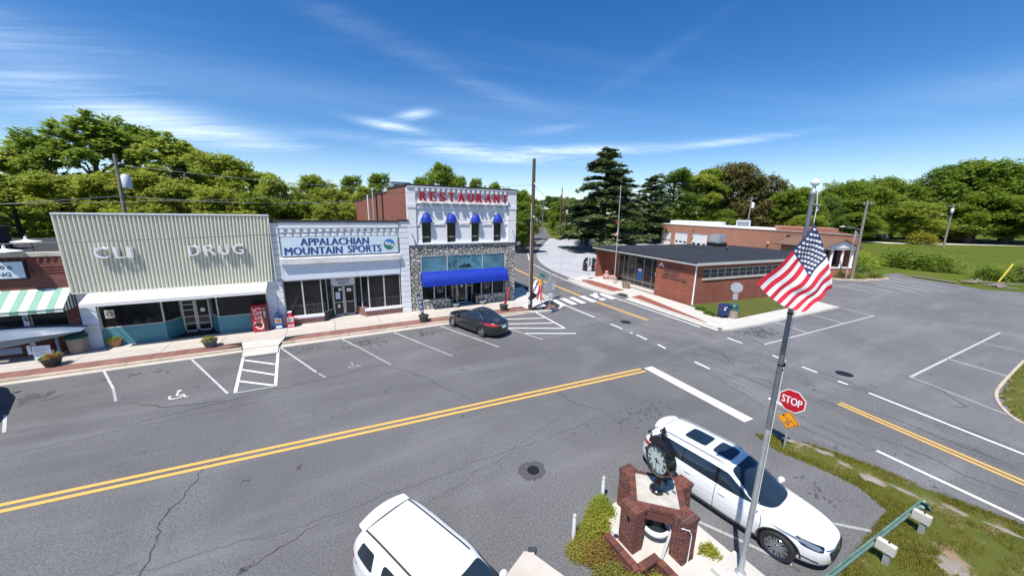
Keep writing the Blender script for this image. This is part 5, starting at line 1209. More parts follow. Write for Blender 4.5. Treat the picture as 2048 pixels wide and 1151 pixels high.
for x in (49.5, 40.5):
    mb = MB(); p0 = TM @ Vector((x, 0, 3.7)); p1 = TM @ Vector((x, -0.5, 3.8)); mb.tube([p0, p1], [0.08, 0.22], 8); mb.build('wall_lamp', M['stone_cap'], th)
for txt, s_, z, w in (('GLEN ALPINE', 44.6, 5.15, 5.2), ('TOWN HALL', 44.8, 4.45, 4.4)):
    letters('lettering', txt, M['black'], tuple(TM @ Vector((s_, -0.06, z))), tuple(TU), (0, 0, 1), w, 0.5, th, bold=0.03, depth=0.06)
t = thing('rooftop_unit', 'large pale air conditioner on the white town hall roof', 'air conditioner', tuple(TM @ Vector((33, 4, 6.4)))); TX(t, 'housing', 'roof_white', (30.8, 35.0, 2.6, 4.8, 6.5, 8.1)); TX(t, 'grille', 'steel', (31.1, 34.7, 2.56, 2.6, 6.8, 7.8)); TX(t, 'top', 'steel', (30.9, 34.9, 2.7, 4.7, 8.1, 8.25))
# porch on the near end: local x continues past the wall end, porch projects to -y
TX = lambda *a, **k: lb(*a, XF=TMO, **k)
pz = 1.0
pr = TX(th, 'porch_base', 'brick_tan', (55.0, 57.6, -6.6, -0.02, 0, pz)); TX(th, 'porch_floor', 'concrete_w', (54.9, 57.7, -6.7, -0.02, pz, pz + 0.1))
for y in (-6.3, -4.35, -2.35, -0.45): mb = MB(); p = TMO @ Vector((57.3, y, 0)); mb.lathe([(0.26, pz + 0.1), (0.26, pz + 0.22), (0.20, pz + 0.25), (0.17, 3.9), (0.25, 3.95), (0.25, 4.05)], 14, (p.x, p.y, 0)); mb.build('column', M['sign_white'], th, smooth=True)
TX(th, 'entablature', 'sign_white', (56.9, 57.7, -6.8, -0.02, 4.05, 4.35))
v_ = [TMO @ Vector(q) for q in ((57.8, -7.0, 4.35), (57.8, 0.3, 4.35), (57.8, -3.35, 5.75), (49.0, -7.0, 4.35), (49.0, 0.3, 4.35), (49.0, -3.35, 5.75))]
mb = MB(); mb.add([v_[0], v_[1], v_[2]], [(0, 1, 2)]); mb.build('pediment', M['sign_white'], th)
def thick(a, b, c_, d, t_=0.14):
    n = (b - a).cross(d - a).normalized() * t_; mb = MB(); q = [a, b, c_, d] + [x + n for x in (a, b, c_, d)]
    mb.add(q, [(0, 1, 2, 3), (7, 6, 5, 4), (0, 4, 5, 1), (1, 5, 6, 2), (2, 6, 7, 3), (3, 7, 4, 0)]); return mb
ex = TU * 0.35
thick(v_[0] + ex, v_[2] + ex, v_[5], v_[3], -0.14).build('porch_roof', M['roof_brown'], th); thick(v_[2] + ex, v_[1] + ex, v_[4], v_[5], -0.14).build('porch_roof', M['roof_brown'], th)
TX(th, 'porch_wall', 'brick_tan', (50.0, 54.9, -6.4, -0.02, 0, 4.3)); TX(th, 'porch_window', 'glass', (54.92, 54.98, -5.8, -4.2, 1.3, 3.7)); TX(th, 'porch_door', 'glass', (54.92, 54.98, -3.6, -2.2, 1.1, 3.6)); TX(th, 'porch_window', 'glass', (54.92, 54.98, -1.6, -0.4, 1.3, 3.7))
kerb([(66.0, 24.6), (67.2, 21.2), (70, 19.6), (74.6, 18.6), (77.5, 20.5), (80.7, 21.9)], 0.4, 0.25, 'kerb', name='planting_kerb', parent=th)
sheet('planting_bed', [(66.0, 24.6), (67.2, 21.2), (70, 19.6), (74.6, 18.6), (77.5, 20.5), (77, 24), (70, 25)], 0.10, M['mulch'])

# ---- white-windowed house in the trees, and roofs across the field
def house(name, label, x, y, w, d, h, rz, wall, roof, nw, dormer=False):
    t = thing(name, label, 'house', (x, y, 0), rz)
    def bx(nm, m_, *bs, parent=None):
        mb = MB()
        for b in bs: mb.box(*b)
        if parent is None: parent = t
        o = place(nm, mb.mesh(nm, M[m_] if isinstance(m_, str) else m_), parent, local=True); return o
    bx('wall', wall, (-w / 2, w / 2, -d / 2, d / 2, 0, h))
    rh = d * 0.36; o_ = 0.5; mb = MB(); a, b_ = w / 2 + o_, d / 2 + o_
    mb.add([(-a, -b_, h), (a, -b_, h), (a, b_, h), (-a, b_, h), (-a * 0.75, 0, h + rh), (a * 0.75, 0, h + rh)], [(0, 1, 5, 4), (2, 3, 4, 5), (1, 2, 5), (3, 0, 4), (0, 3, 2, 1)])
    rf = place('roof', mb.mesh('roof', M[roof]), t, local=True)
    mb = MB(); mb.box(-0.4, 0.4, -0.4, 0.4, h + rh * 0.5, h + rh + 1.2); place('chimney', mb.mesh('chimney', M['brick_dark']), rf, local=True)
    for fl in range(2 if h > 4.5 else 1):
        for i in range(nw):
            cx = -w / 2 + w * (i + 0.5) / nw; z0 = 1.0 + fl * 3.0
            f = bx('window', 'sign_white', (cx - 0.62, cx + 0.62, -d / 2 - 0.06, -d / 2 - 0.01, z0, z0 + 1.6)); mb = MB(); mb.box(cx - 0.48, cx + 0.48, -d / 2 - 0.08, -d / 2 - 0.06, z0 + 0.12, z0 + 1.48); place('pane', mb.mesh('pane', M['glass']), f, local=True)
    bx('door', 'plastic', (-0.5, 0.5, -d / 2 - 0.05, -d / 2 - 0.01, 0, 2.1))
    return t
h1 = house('white_trim_house', 'shaded grey two storey house with bright white windows behind the cedar', 113, 98, 15, 9, 6.6, R(-48), 'fence_grey', 'roof_dark', 5)
mb = MB(); mb.box(-7.5, 7.5, -7.2, -4.5, 3.3, 3.55)
for x in (-7, -3.5, 0, 3.5, 7): mb.box(x - 0.12, x + 0.12, -7.1, -6.86, 0, 3.3)
place('porch', mb.mesh('porch', M['sign_back']), h1, local=True)
house('brick_ranch_house', 'long low brown roofed house beyond the field fence', 247, 82, 22, 9, 3.0, R(-62), 'brick_tan', 'roof_brown', 5)
house('brick_ranch_house', 'low brick house half hidden left of the dark wood', 262, 52, 20, 9, 3.0, R(-66), 'brick_tan', 'roof_brown', 4)
house('far_cottage', 'small pale cottage glimpsed between trees above the town hall roof', 160, 88, 10, 8, 5.8, R(-50), 'sign_white', 'roof_dark', 3)
def fence(name, label, a, b, h, group=None):
    t = thing(name, label, 'fence', (a[0], a[1], 0), group=group); a, b = Vector(a), Vector(b); L_ = (b - a).length; ang = math.atan2(b.y - a.y, b.x - a.x); n = int(L_ / 2.4)
    for i in range(n):
        mb = MB()
        for k in range(6):
            s0 = (i + k / 6) * L_ / n; mb.box(a.x + s0 + 0.02, a.x + s0 + L_ / n / 6 - 0.02, a.y, a.y + 0.05, 0.1, h + 0.06 * ((k * 7 + i) % 3), 0, ang, (a.x, a.y))
        mb.build('board_panel', M['fence_grey'], t)
        B(t, 'post', 'fence_grey', (a.x + (b.x - a.x) * i / n - 0.07, a.x + (b.x - a.x) * i / n + 0.07, a.y + (b.y - a.y) * i / n - 0.07, a.y + (b.y - a.y) * i / n + 0.07, 0, h + 0.2))
fence('board_fence', 'weathered grey board fence beyond the field left of the round tree', (196, 66), (215, 56), 2.6)
fence('board_fence', 'short grey board fence section right of the round tree', (224, 53), (231, 47), 2.2)
# ------------------------------------------------------------------ vehicles
def pchip(xs_, ys_):
    x = np.array(xs_, float); y = np.array(ys_, float); h = np.diff(x); d = np.diff(y) / h; m = np.zeros_like(x)
    m[0], m[-1] = d[0], d[-1]
    for i in range(1, len(x) - 1):
        m[i] = 0 if d[i - 1] * d[i] <= 0 else 2 * d[i - 1] * d[i] / (d[i - 1] + d[i])
    def f(q):
        q = min(max(q, x[0]), x[-1]); i = min(int(np.searchsorted(x, q, 'right')) - 1, len(x) - 2); i = max(i, 0); t = (q - x[i]) / h[i]
        return (2 * t ** 3 - 3 * t * t + 1) * y[i] + (t ** 3 - 2 * t * t + t) * h[i] * m[i] + (-2 * t ** 3 + 3 * t * t) * y[i + 1] + (t ** 3 - t * t) * h[i] * m[i + 1]
    return f
class Car:
    def __init__(s, S):
        s.S = S; Z = S['z']; s.xf, s.xr, s.w = pchip(Z, S['xf']), pchip(Z, S['xr']), pchip(Z, S['w']); s.nf, s.nr = pchip(Z, S['nf']), pchip(Z, S['nr']); s.xm = S.get('xm', -0.2); s.z0, s.z1, s.top = Z[0], Z[-1], S['top']
    def side(s, x, z):
        a, n = ((s.xf(z) - s.xm, s.nf(z)) if x > s.xm else (s.xm - s.xr(z), s.nr(z)))
        q = min(0.9999, abs((x - s.xm) / a)); return s.w(z) * (1 - q ** n) ** (1 / n)
    def end(s, y, z, front=True):
        w = s.w(z); q = min(0.9999, abs(y / w)); n = s.nf(z) if front else s.nr(z); k = (1 - q ** n) ** (1 / n)
        return s.xm + (s.xf(z) - s.xm) * k if front else s.xm - (s.xm - s.xr(z)) * k
    def roof(s, x, y):
        z = s.z1; a, n = ((s.xf(z) - s.xm, s.nf(z)) if x > s.xm else (s.xm - s.xr(z), s.nr(z)))
        k = min(1, (abs((x - s.xm) / a) ** n + abs(y / s.w(z)) ** n) ** (1 / n)); return s.z1 + (s.top - s.z1) * (1 - k ** 3)
def rounded(n, k=6.0):
    g = []
    for i in range(n + 1):
        row = []
        for j in range(n + 1):
            a, b = 2 * i / n - 1, 2 * j / n - 1; m = max(abs(a), abs(b))
            if m > 1e-6: r = (abs(a) ** k + abs(b) ** k) ** (1 / k); a, b = a * m / r, b * m / r
            row.append(((a + 1) / 2, (b + 1) / 2))
        g.append(row)
    return g
def bil(c, s, t):
    p = [c[0][i] * (1 - s) * (1 - t) + c[1][i] * s * (1 - t) + c[2][i] * s * t + c[3][i] * (1 - s) * t for i in (0, 1)]
    return p
def side_patch(C, parent, name, m_, quad, sgn, off=0.006, n=10, k=7.0, **kw):
    mb = MB(); P = []
    for row in rounded(n, k):
        r = []
        for s, t in row: x, z = bil(quad, s, t); r.append((x, sgn * (C.side(x, z) + off), z))
        P.append(r)
    mb.grid(P); return place(name, mb.mesh(name, m_, smooth=True), parent, local=True, **kw)
def end_patch(C, parent, name, m_, quad, front=True, off=0.008, n=10, k=7.0, frac=False, **kw):
    mb = MB(); P = []
    for row in rounded(n, k):
        r = []
        for s, t in row:
            y, z = bil(quad, s, t)
            if frac: y *= C.w(z)
            x = C.end(y, z, front); r.append((x + (off if front else -off), y, z + off * 0.6))
        P.append(r)
    mb.grid(P); return place(name, mb.mesh(name, m_, smooth=True), parent, local=True, **kw)
def roof_patch(C, parent, name, m_, quad, off=0.006, n=8, k=8.0):
    mb = MB(); mb.grid([[(*bil(quad, s, t), C.roof(*bil(quad, s, t)) + off) for s, t in row] for row in rounded(n, k)]); return place(name, mb.mesh(name, m_, smooth=True), parent, local=True)
def strip(C, parent, name, m_, pts, sgn, w=0.012, off=0.004):
    mb = MB(); P = []
    for i, (x, z) in enumerate(pts):
        a = Vector(pts[max(i - 1, 0)]); b = Vector(pts[min(i + 1, len(pts) - 1)]); d = (b - a).normalized(); nx, nz = -d.y * w / 2, d.x * w / 2
        P.append([(x - nx, sgn * (C.side(x - nx, z - nz) + off), z - nz), (x + nx, sgn * (C.side(x + nx, z + nz) + off), z + nz)])
    mb.grid(P); return place(name, mb.mesh(name, m_), parent, local=True)
def interp(pts, k=8):
    out = []
    for a, b in zip(pts, pts[1:]):
        for i in range(k): out.append((a[0] + (b[0] - a[0]) * i / k, a[1] + (b[1] - a[1]) * i / k))
    return out + [pts[-1]]
def make_wheel(parent, x, y, r, sgn, spokes=10, double=True, wd=0.24):
    MW = Matrix.Rotation(R(90) * (-sgn), 3, 'X')      # local z points outboard
    mb = MB(); prof = [(r * 0.66, -wd / 2), (r * 0.93, -wd / 2), (r, -wd * 0.36), (r, wd * 0.36), (r * 0.94, wd / 2), (r * 0.72, wd / 2 - 0.005), (r * 0.68, wd / 2 - 0.03)]
    mb.lathe(prof, 32, (x, y, r), M=MW, cap=False); ty = place('tyre', mb.mesh('tyre', M['rubber'], smooth=True), parent, local=True)
    mb = MB(); mb.lathe([(r * 0.70, wd / 2 - 0.02), (r * 0.67, wd / 2 - 0.005), (r * 0.63, wd / 2 - 0.03), (r * 0.60, -wd * 0.2)], 32, (x, y, r), M=MW, cap=False)
    mb.lathe([(0, wd / 2 - 0.02), (r * 0.11, wd / 2 - 0.03), (r * 0.14, wd / 2 - 0.07)], 16, (x, y, r), M=MW, cap=False)
    for i in range(spokes):
        t = 2 * math.pi * (i + (0.18 if double and i % 2 else 0)) / spokes; ca, sa = math.cos(t), math.sin(t); hw0, hw1 = r * 0.045, r * 0.045
        vs = []
        for rr, hw, zz in ((r * 0.10, hw0, wd / 2 - 0.045), (r * 0.65, hw1, wd / 2 - 0.018)):
            for q in (-hw, hw): vs.append(MW @ Vector((rr * ca - q * sa, rr * sa + q * ca, zz)))
        for rr, hw, zz in ((r * 0.10, hw0, wd / 2 - 0.085), (r * 0.65, hw1, wd / 2 - 0.05)):
            for q in (-hw, hw): vs.append(MW @ Vector((rr * ca - q * sa, rr * sa + q * ca, zz)))
        mb.add([v + Vector((x, y, r)) for v in vs], [(0, 1, 3, 2), (4, 6, 7, 5), (0, 2, 6, 4), (1, 5, 7, 3)])
    place('rim', mb.mesh('rim', M['chrome'], smooth=True), ty, local=True)
    mb = MB(); mb.lathe([(0, wd * 0.12), (r * 0.64, wd * 0.12)], 24, (x, y, r), M=MW); place('brake_disc', mb.mesh('brake_disc', M['plastic']), ty, local=True)
def make_car(name, label, cat, loc, heading, S, paint, scale=1.0, group=None):
    t = thing(name, label, cat, loc, heading, group); t.scale = (scale,) * 3
    C = Car(S); nz, na = 44, 128; ring = []
    zs = [C.z0 + (C.z1 - C.z0) * i / nz for i in range(nz + 1)]
    def outline(z, k=1.0, zz=None):
        row = []
        for j in range(na):
            th_ = 2 * math.pi * j / na; c_, s_ = math.cos(th_), math.sin(th_); n = C.nf(z) if c_ > 0 else C.nr(z); a = (C.xf(z) - C.xm) if c_ > 0 else (C.xm - C.xr(z))
            x = C.xm + a * k * math.copysign(abs(c_) ** (2 / n), c_); y = C.w(z) * k * math.copysign(abs(s_) ** (2 / n), s_); row.append((x, y, z if zz is None else zz))
        return row
    rows = [[(C.xm + (p[0] - C.xm) * q, p[1] * q, C.z0 + 0.0) for p in outline(C.z0)] for q in (0.0, 0.5)]
    rows += [outline(z) for z in zs]
    for i in range(1, 9):
        k = 1 - i / 8 * 0.999 if i < 8 else 0.0; rows.append(outline(C.z1, k, C.z1 + (C.top - C.z1) * (1 - k ** 3)))
    vs = [p for r in rows for p in r]; n = len(rows)
    bm = bmesh.new(); bv = [bm.verts.new(p) for p in vs]
    for i in range(n - 1):
        for j in range(na):
            a, b, c_, d = i * na + j, i * na + (j + 1) % na, (i + 1) * na + (j + 1) % na, (i + 1) * na + j
            bm.faces.new([bv[q] for q in (a, b, c_, d)])
    bmesh.ops.remove_doubles(bm, verts=bm.verts[:], dist=1e-4); bmesh.ops.dissolve_degenerate(bm, dist=1e-5, edges=bm.edges[:]); bmesh.ops.recalc_face_normals(bm, faces=bm.faces[:])
    me = bpy.data.meshes.new('body'); bm.to_mesh(me); bm.free(); me.materials.append(paint); me.materials.append(M['black'])
    tmp = bpy.data.objects.new('tmp_body', me); COL.objects.link(tmp)
    mb = MB(); rw = S['rw']
    for x in S['wx']:
        for sg_ in (-1, 1): mb.lathe([(0, -0.5), (rw * 1.13, -0.5), (rw * 1.13, 0.0), (0, 0.0)], 40, (x, sg_ * (S['W'] / 2 - 0.16), rw * 1.02), M=Matrix.Rotation(R(90) * sg_, 3, 'X'))
    cm = mb.mesh('cut', M['black']); bmc = bmesh.new(); bmc.from_mesh(cm); bmesh.ops.remove_doubles(bmc, verts=bmc.verts[:], dist=1e-4); bmesh.ops.recalc_face_normals(bmc, faces=bmc.faces[:]); bmc.to_mesh(cm); bmc.free()
    cut = bpy.data.objects.new('tmp_cut', cm); COL.objects.link(cut)
    md = tmp.modifiers.new('b', 'BOOLEAN'); md.operation = 'DIFFERENCE'; md.object = cut; md.solver = 'EXACT'; md.material_mode = 'TRANSFER'
    bpy.context.view_layer.update(); dg_e = bpy.context.evaluated_depsgraph_get()
    res = bpy.data.meshes.new_from_object(tmp.evaluated_get(dg_e)); bpy.data.objects.remove(tmp); bpy.data.objects.remove(cut)
    res.polygons.foreach_set('use_smooth', [True] * len(res.polygons)); res.set_sharp_from_angle(angle=R(38))
    body = place('body', res, t, local=True)
    for x in S['wx']:
        for sg_ in (-1, 1): make_wheel(t, x, sg_ * (S['W'] / 2 - 0.145), rw, sg_, S.get('spokes', 10), S.get('double', True))
    gl, bk, pl = M['glass_car'], M['black_gloss'], M['plastic']
    for sg_ in (-1, 1):
        for q in S['side_glass']: side_patch(C, body, 'side_window', gl, q, sg_, 0.009, k=S.get('gk', 9.0))
        for q in S.get('side_trim', []): side_patch(C, body, 'window_surround', bk if S.get('dark_trim', True) else M['chrome'], q, sg_, 0.004, k=10)
        for pts in S['seams']: strip(C, body, 'door_seam', pl, interp(pts), sg_, 0.016)
        for pts in S.get('chrome_lines', []): strip(C, body, 'chrome_trim', M['chrome'], interp(pts), sg_, 0.028, 0.012)
        for (x, z) in S['handles']:
            mb = MB(); y = sg_ * (C.side(x, z) + 0.03); mb.tube([(x - 0.10, y - sg_ * 0.03, z), (x - 0.07, y, z), (x + 0.07, y, z), (x + 0.10, y - sg_ * 0.03, z)], 0.014, 6); place('door_handle', mb.mesh('door_handle', S.get('handle_mat', paint), smooth=True), body, local=True)
        for x in S['wx']:
            arc = [(x + rw * 1.18 * math.cos(R(a)), rw * 1.02 + rw * 1.18 * math.sin(R(a))) for a in range(-5, 186, 10)]; strip(C, body, 'wheel_arch_trim', S.get('arch_mat', pl), arc, sg_, 0.035, 0.006)
        side_patch(C, body, 'sill_trim', pl, S['sill'], sg_, 0.006, k=20)
        # mirror
        mx, mz = S['mirror']; y0 = C.side(mx, mz); mb = MB(); P = []
        for i in range(9):
            a = math.pi * i / 8; row = []
            for j in range(13):
                b = 2 * math.pi * j / 12; row.append((mx + 0.03 + 0.085 * math.cos(a) * 1.0, sg_ * (y0 + 0.13 + 0.115 * math.sin(a) * math.cos(b)), mz + 0.045 + 0.085 * math.sin(a) * math.sin(b)))
            P.append(row)
        mb.grid(P); mb.tube([(mx + 0.03, sg_ * (y0 - 0.03), mz - 0.02), (mx + 0.03, sg_ * (y0 + 0.08), mz)], 0.03, 6); place('mirror', mb.mesh('mirror', paint, smooth=True), body, local=True)
        for q in S['head']: end_patch(C, body, 'headlight', M['lamp_clear'], [(sg_ * p[0], p[1]) for p in q], True, 0.008, k=5)
        for q in S.get('head_dark', []): side_patch(C, body, 'headlight_surround', bk, q, sg_, 0.004, k=5)
        for q in S.get('head_side', []): side_patch(C, body, 'headlight', M['lamp_clear'], q, sg_, 0.007, k=5)
        for q in S['tail']: end_patch(C, body, 'taillight', M['lamp_red'], [(sg_ * p[0], p[1]) for p in q], False, 0.008, k=5)
        for q in S.get('tail_side', []): side_patch(C, body, 'taillight', M['lamp_red'], q, sg_, 0.007, k=5)
    end_patch(C, body, 'windscreen', gl, S['windscreen'], True, 0.009, n=16, k=8, frac=True); end_patch(C, body, 'rear_window', gl, S['rear_glass'], False, 0.009, n=16, k=8, frac=True)
    for nm, mt, q in S.get('front_bits', []): end_patch(C, body, nm, M[mt], q, True, 0.007, k=8)
    for nm, mt, q in S.get('rear_bits', []): end_patch(C, body, nm, M[mt], q, False, 0.007, k=12)
    for q in S.get('sunroof', []): roof_patch(C, body, 'sunroof', gl, q, 0.008)
    for q in S.get('roof_ribs', []): roof_patch(C, body, 'roof_rib', paint, q, 0.014, k=20)
    for q in S.get('roof_strips', []): roof_patch(C, body, 'roof_channel', pl, q, 0.007, k=30)
    for yr in S.get('rails', []):
        for sg_ in (-1, 1):
            mb = MB(); xs_ = np.linspace(yr[1], yr[2], 14); mb.tube([(x, sg_ * yr[0], C.roof(x, yr[0]) + (0.045 if 0 < i < 13 else 0.0)) for i, x in enumerate(xs_)], 0.018, 6); place('roof_rail', mb.mesh('roof_rail', M['alu'], smooth=True), body, local=True)
    if 'fin' in S:
        mb = MB(); x = S['fin']; z = C.roof(x, 0); mb.add([(x + 0.09, 0, z), (x - 0.07, 0.025, z), (x - 0.07, -0.025, z), (x - 0.06, 0, z + 0.07)], [(0, 1, 3), (0, 3, 2), (1, 2, 3)]); place('aerial_fin', mb.mesh('aerial_fin', paint), body, local=True)
    if 'spoiler' in S:
        x0_, x1_, hw, z = S['spoiler']; mb = MB(); P = []
        for i in range(13):
            y = -hw + 2 * hw * i / 12; bow = 0.10 * (y / hw) ** 2; zz = z - 0.05 * (y / hw) ** 2
            P.append([(x0_, y, zz + 0.02), ((x0_ + x1_) / 2, y, zz + 0.025), (x1_ + bow, y, zz), (x1_ + bow + 0.02, y, zz - 0.04), (x0_, y, zz - 0.06)])
        mb.grid(P); place('roof_spoiler', mb.mesh('roof_spoiler', paint, smooth=True), body, local=True)
    return t

SUV = dict(W=2.0, xm=-0.2, top=1.765, rw=0.385, wx=(1.60, -1.47), spokes=20,
    z=[.20, .30, .45, .60, .75, .86, .93, .985, 1.03, 1.07, 1.11, 1.20, 1.30, 1.40, 1.50, 1.60, 1.68],
    xf=[2.38, 2.50, 2.57, 2.58, 2.56, 2.49, 2.36, 2.10, 1.84, 1.60, 1.42, 1.22, 1.00, .78, .56, .34, .16],
    xr=[-2.38, -2.50, -2.57, -2.59, -2.58, -2.57, -2.56, -2.54, -2.53, -2.52, -2.51, -2.47, -2.42, -2.35, -2.27, -2.18, -2.08],
    w=[.90, .955, .985, .998, .998, .985, .975, .965, .955, .945, .93, .90, .868, .832, .79, .74, .67],
    nf=[3.2, 3.5, 3.6, 3.6, 3.6, 3.5, 3.4, 3.3, 3.2, 3.2, 3.3, 3.6, 3.8, 4.0, 4.2, 4.4, 4.6], nr=[4.4, 4.8, 5, 5, 5, 5, 5, 5.2, 5.4, 5.4, 5.6, 5.8, 6, 6.2, 6.4, 6.5, 6.5],
    side_trim=[[(-2.12, 1.20), (1.05, 1.115), (.24, 1.580), (-1.92, 1.60)]],
    side_glass=[[(.04, 1.145), (.98, 1.125), (.24, 1.560), (.02, 1.585)], [(-.98, 1.175), (-.03, 1.145), (-.05, 1.588), (-.98, 1.590)], [(-2.02, 1.245), (-1.05, 1.18), (-1.05, 1.59), (-1.86, 1.575)]], gk=14.0,
    seams=[[(1.18, .42), (1.20, .80), (1.15, 1.08)], [(.02, .34), (.02, 1.12)], [(-1.00, .34), (-1.05, .62), (-1.30, .86), (-1.18, 1.14)], [(-1.0, .34), (1.18, .34)]],
    handles=[(.22, .93), (-.78, .97)], sill=[(-1.08, .22), (1.20, .22), (1.20, .31), (-1.08, .31)], mirror=(1.00, 1.10),
    head=[[(.60, .80), (.90, .86), (.93, .93), (.62, .86)]], head_side=[[(2.12, .82), (2.36, .78), (2.34, .87), (1.95, .93)]], head_dark=[[(2.02, .79), (2.42, .75), (2.40, .885), (1.85, .95)]],
    tail=[[(.45, .98), (.93, .96), (.93, 1.10), (.47, 1.07)]], tail_side=[[(-2.36, .96), (-2.12, 1.00), (-2.14, 1.08), (-2.36, 1.10)]],
    windscreen=[(-.90, 1.13), (.90, 1.13), (.84, 1.64), (-.84, 1.64)], rear_glass=[(-.80, 1.22), (.80, 1.22), (.72, 1.60), (-.72, 1.60)],
    front_bits=[('hood_seam', 'plastic', [(.74, .88), (.752, .88), (.83, 1.085), (.818, 1.085)]), ('hood_seam', 'plastic', [(-.752, .88), (-.74, .88), (-.818, 1.085), (-.83, 1.085)]), ('badge', 'chrome', [(-.06, .66), (.06, .66), (.06, .76), (-.06, .76)]), ('grille', 'plastic', [(-.44, .52), (.44, .52), (.52, .80), (-.52, .80)]), ('grille_bar', 'chrome', [(-.54, .80), (.54, .80), (.56, .825), (-.56, .825)]), ('lower_grille', 'plastic', [(-.66, .28), (.66, .28), (.60, .42), (-.60, .42)]), ('number_plate', 'sign_white', [(-.16, .44), (.16, .44), (.16, .54), (-.16, .54)]), ('fog_trim', 'plastic', [(.66, .42), (.88, .46), (.90, .52), (.66, .46)]), ('fog_trim', 'plastic', [(-.88, .46), (-.66, .42), (-.66, .46), (-.90, .52)])],
    rear_bits=[('lower_trim', 'plastic', [(-.85, .30), (.85, .30), (.85, .48), (-.85, .48)])],
    sunroof=[[(-1.30, -.36), (-.62, -.36), (-.62, .36), (-1.30, .36)], [(-.36, -.38), (.0, -.38), (.0, .38), (-.36, .38)]][:1] + [[(-.42, -.38), (.10, -.38), (.10, .38), (-.42, .38)]],
    rails=[(.63, -1.95, .05)], spoiler=(-2.0, -2.30, .60, 1.70))
import copy
suv1 = make_car('white_suv', 'white suv with two dark sunroof panels parked behind the brick clock', 'car', (10.72, 5.10, 0), R(-83.5), SUV, M['car_white'], 0.985)
suv1.scale = (1.05, 0.985, 0.985)

SUV2 = copy.deepcopy(SUV)
SUV2.update(roof_ribs=[[(-1.7, y), (.1, y), (.1, y + .05), (-1.7, y + .05)] for y in (-.40, -.22, -.03, .16, .34)], sunroof=[], rails=[], fin=-1.75, roof_strips=[[(-1.98, .585), (.34, .60), (.34, .645), (-1.98, .63)], [(-1.98, -.63), (.34, -.645), (.34, -.60), (-1.98, -.585)]], spoiler=(-1.98, -2.36, .64, 1.735),
    w=[.90, .955, .985, .998, .998, .985, .98, .975, .97, .965, .955, .935, .91, .88, .845, .80, .74],
    xf=[2.38, 2.50, 2.57, 2.58, 2.56, 2.50, 2.42, 2.22, 2.02, 1.84, 1.70, 1.50, 1.28, 1.06, .86, .66, .50],
    side_trim=[], side_glass=[[(.10, 1.20), (1.20, 1.17), (.50, 1.60), (.08, 1.63)], [(-.95, 1.20), (-.06, 1.19), (-.08, 1.63), (-.92, 1.63)], [(-1.98, 1.26), (-1.28, 1.23), (-1.30, 1.62), (-1.82, 1.60)]], gk=9.0)
suv2 = make_car('white_suv', 'white suv cut off by the bottom edge, seen from above its plain roof', 'car', (1.60, 6.06, 0), R(-66.3), SUV2, M['car_white'], 0.965)

SEDAN = dict(W=1.83, xm=-0.25, top=1.47, rw=0.33, wx=(1.42, -1.36), spokes=10, double=True, chrome_lines=[[(-1.42, 1.0), (-1.30, 1.10), (-.88, 1.335), (-.40, 1.352), (-.06, 1.345)]],
    z=[.17, .25, .38, .52, .64, .73, .80, .86, .91, .955, 1.0, 1.08, 1.17, 1.27, 1.35, 1.39],
    xf=[2.22, 2.36, 2.42, 2.42, 2.38, 2.28, 2.08, 1.78, 1.45, 1.14, .98, .74, .48, .22, .02, -.06],
    xr=[-2.24, -2.36, -2.42, -2.44, -2.44, -2.43, -2.42, -2.41, -2.40, -2.36, -2.20, -1.82, -1.52, -1.22, -.98, -.88],
    w=[.82, .88, .905, .915, .915, .91, .905, .895, .88, .86, .825, .785, .735, .68, .62, .57],
    nf=[2.5, 2.6, 2.6, 2.6, 2.6, 2.7, 2.8, 2.9, 3, 3, 3.2, 3.4, 3.6, 3.8, 4, 4], nr=[3, 3.2, 3.2, 3.2, 3.2, 3.2, 3.2, 3.2, 3.2, 3.2, 3.2, 3.2, 3.4, 3.6, 3.8, 3.8],
    side_trim=[[(-1.48, .985), (.94, .95), (-.06, 1.345), (-.90, 1.345)]],
    side_glass=[[(-.12, .985), (.80, .975), (-.02, 1.315), (-.14, 1.322)], [(-1.36, 1.01), (-.18, .985), (-.20, 1.325), (-.86, 1.315)]], gk=9.0,
    seams=[[(1.02, .34), (1.04, .70), (.98, .93)], [(-.15, .28), (-.15, .97)], [(-.95, .28), (-1.0, .5), (-1.32, .72), (-1.28, .98)]],
    handles=[(.02, .80), (-1.02, .83)], handle_mat=M['chrome'], sill=[(-.95, .17), (1.0, .17), (1.0, .24), (-.95, .24)], mirror=(.78, .93),
    head=[[(.50, .62), (.84, .66), (.84, .78), (.52, .72)]], head_side=[[(1.75, .70), (2.16, .62), (2.16, .72), (1.80, .78)]],
    tail=[[(.42, .80), (.88, .78), (.86, .93), (.44, .92)]], tail_side=[[(-2.28, .78), (-1.92, .84), (-1.94, .91), (-2.28, .94)]],
    windscreen=[(-.90, .985), (.90, .985), (.84, 1.36), (-.84, 1.36)], rear_glass=[(-.80, 1.035), (.80, 1.035), (.78, 1.355), (-.78, 1.355)],
    front_bits=[('grille', 'plastic', [(-.4, .42), (.4, .42), (.45, .66), (-.45, .66)])],
    rear_bits=[('number_plate', 'sign_face', [(-.18, .66), (.18, .66), (.18, .80), (-.18, .80)]), ('chrome_bar', 'chrome', [(-.42, .84), (.42, .84), (.42, .87), (-.42, .87)]), ('lower_trim', 'plastic', [(-.7, .22), (.7, .22), (.7, .34), (-.7, .34)])])
hd = math.atan2(25.64 - 22.38, 8.56 - 9.74)
mid = Vector(((8.56 + 9.74) / 2, (25.64 + 22.38) / 2)); rgt = Vector((math.sin(hd), -math.cos(hd)))
cs = mid + rgt * 0.98
sed = make_car('black_sedan', 'black four door sedan parked nose in at the restaurant kerb', 'car', (cs.x - 0.02, cs.y, 0), hd, SEDAN, M['car_black'], 1.22)

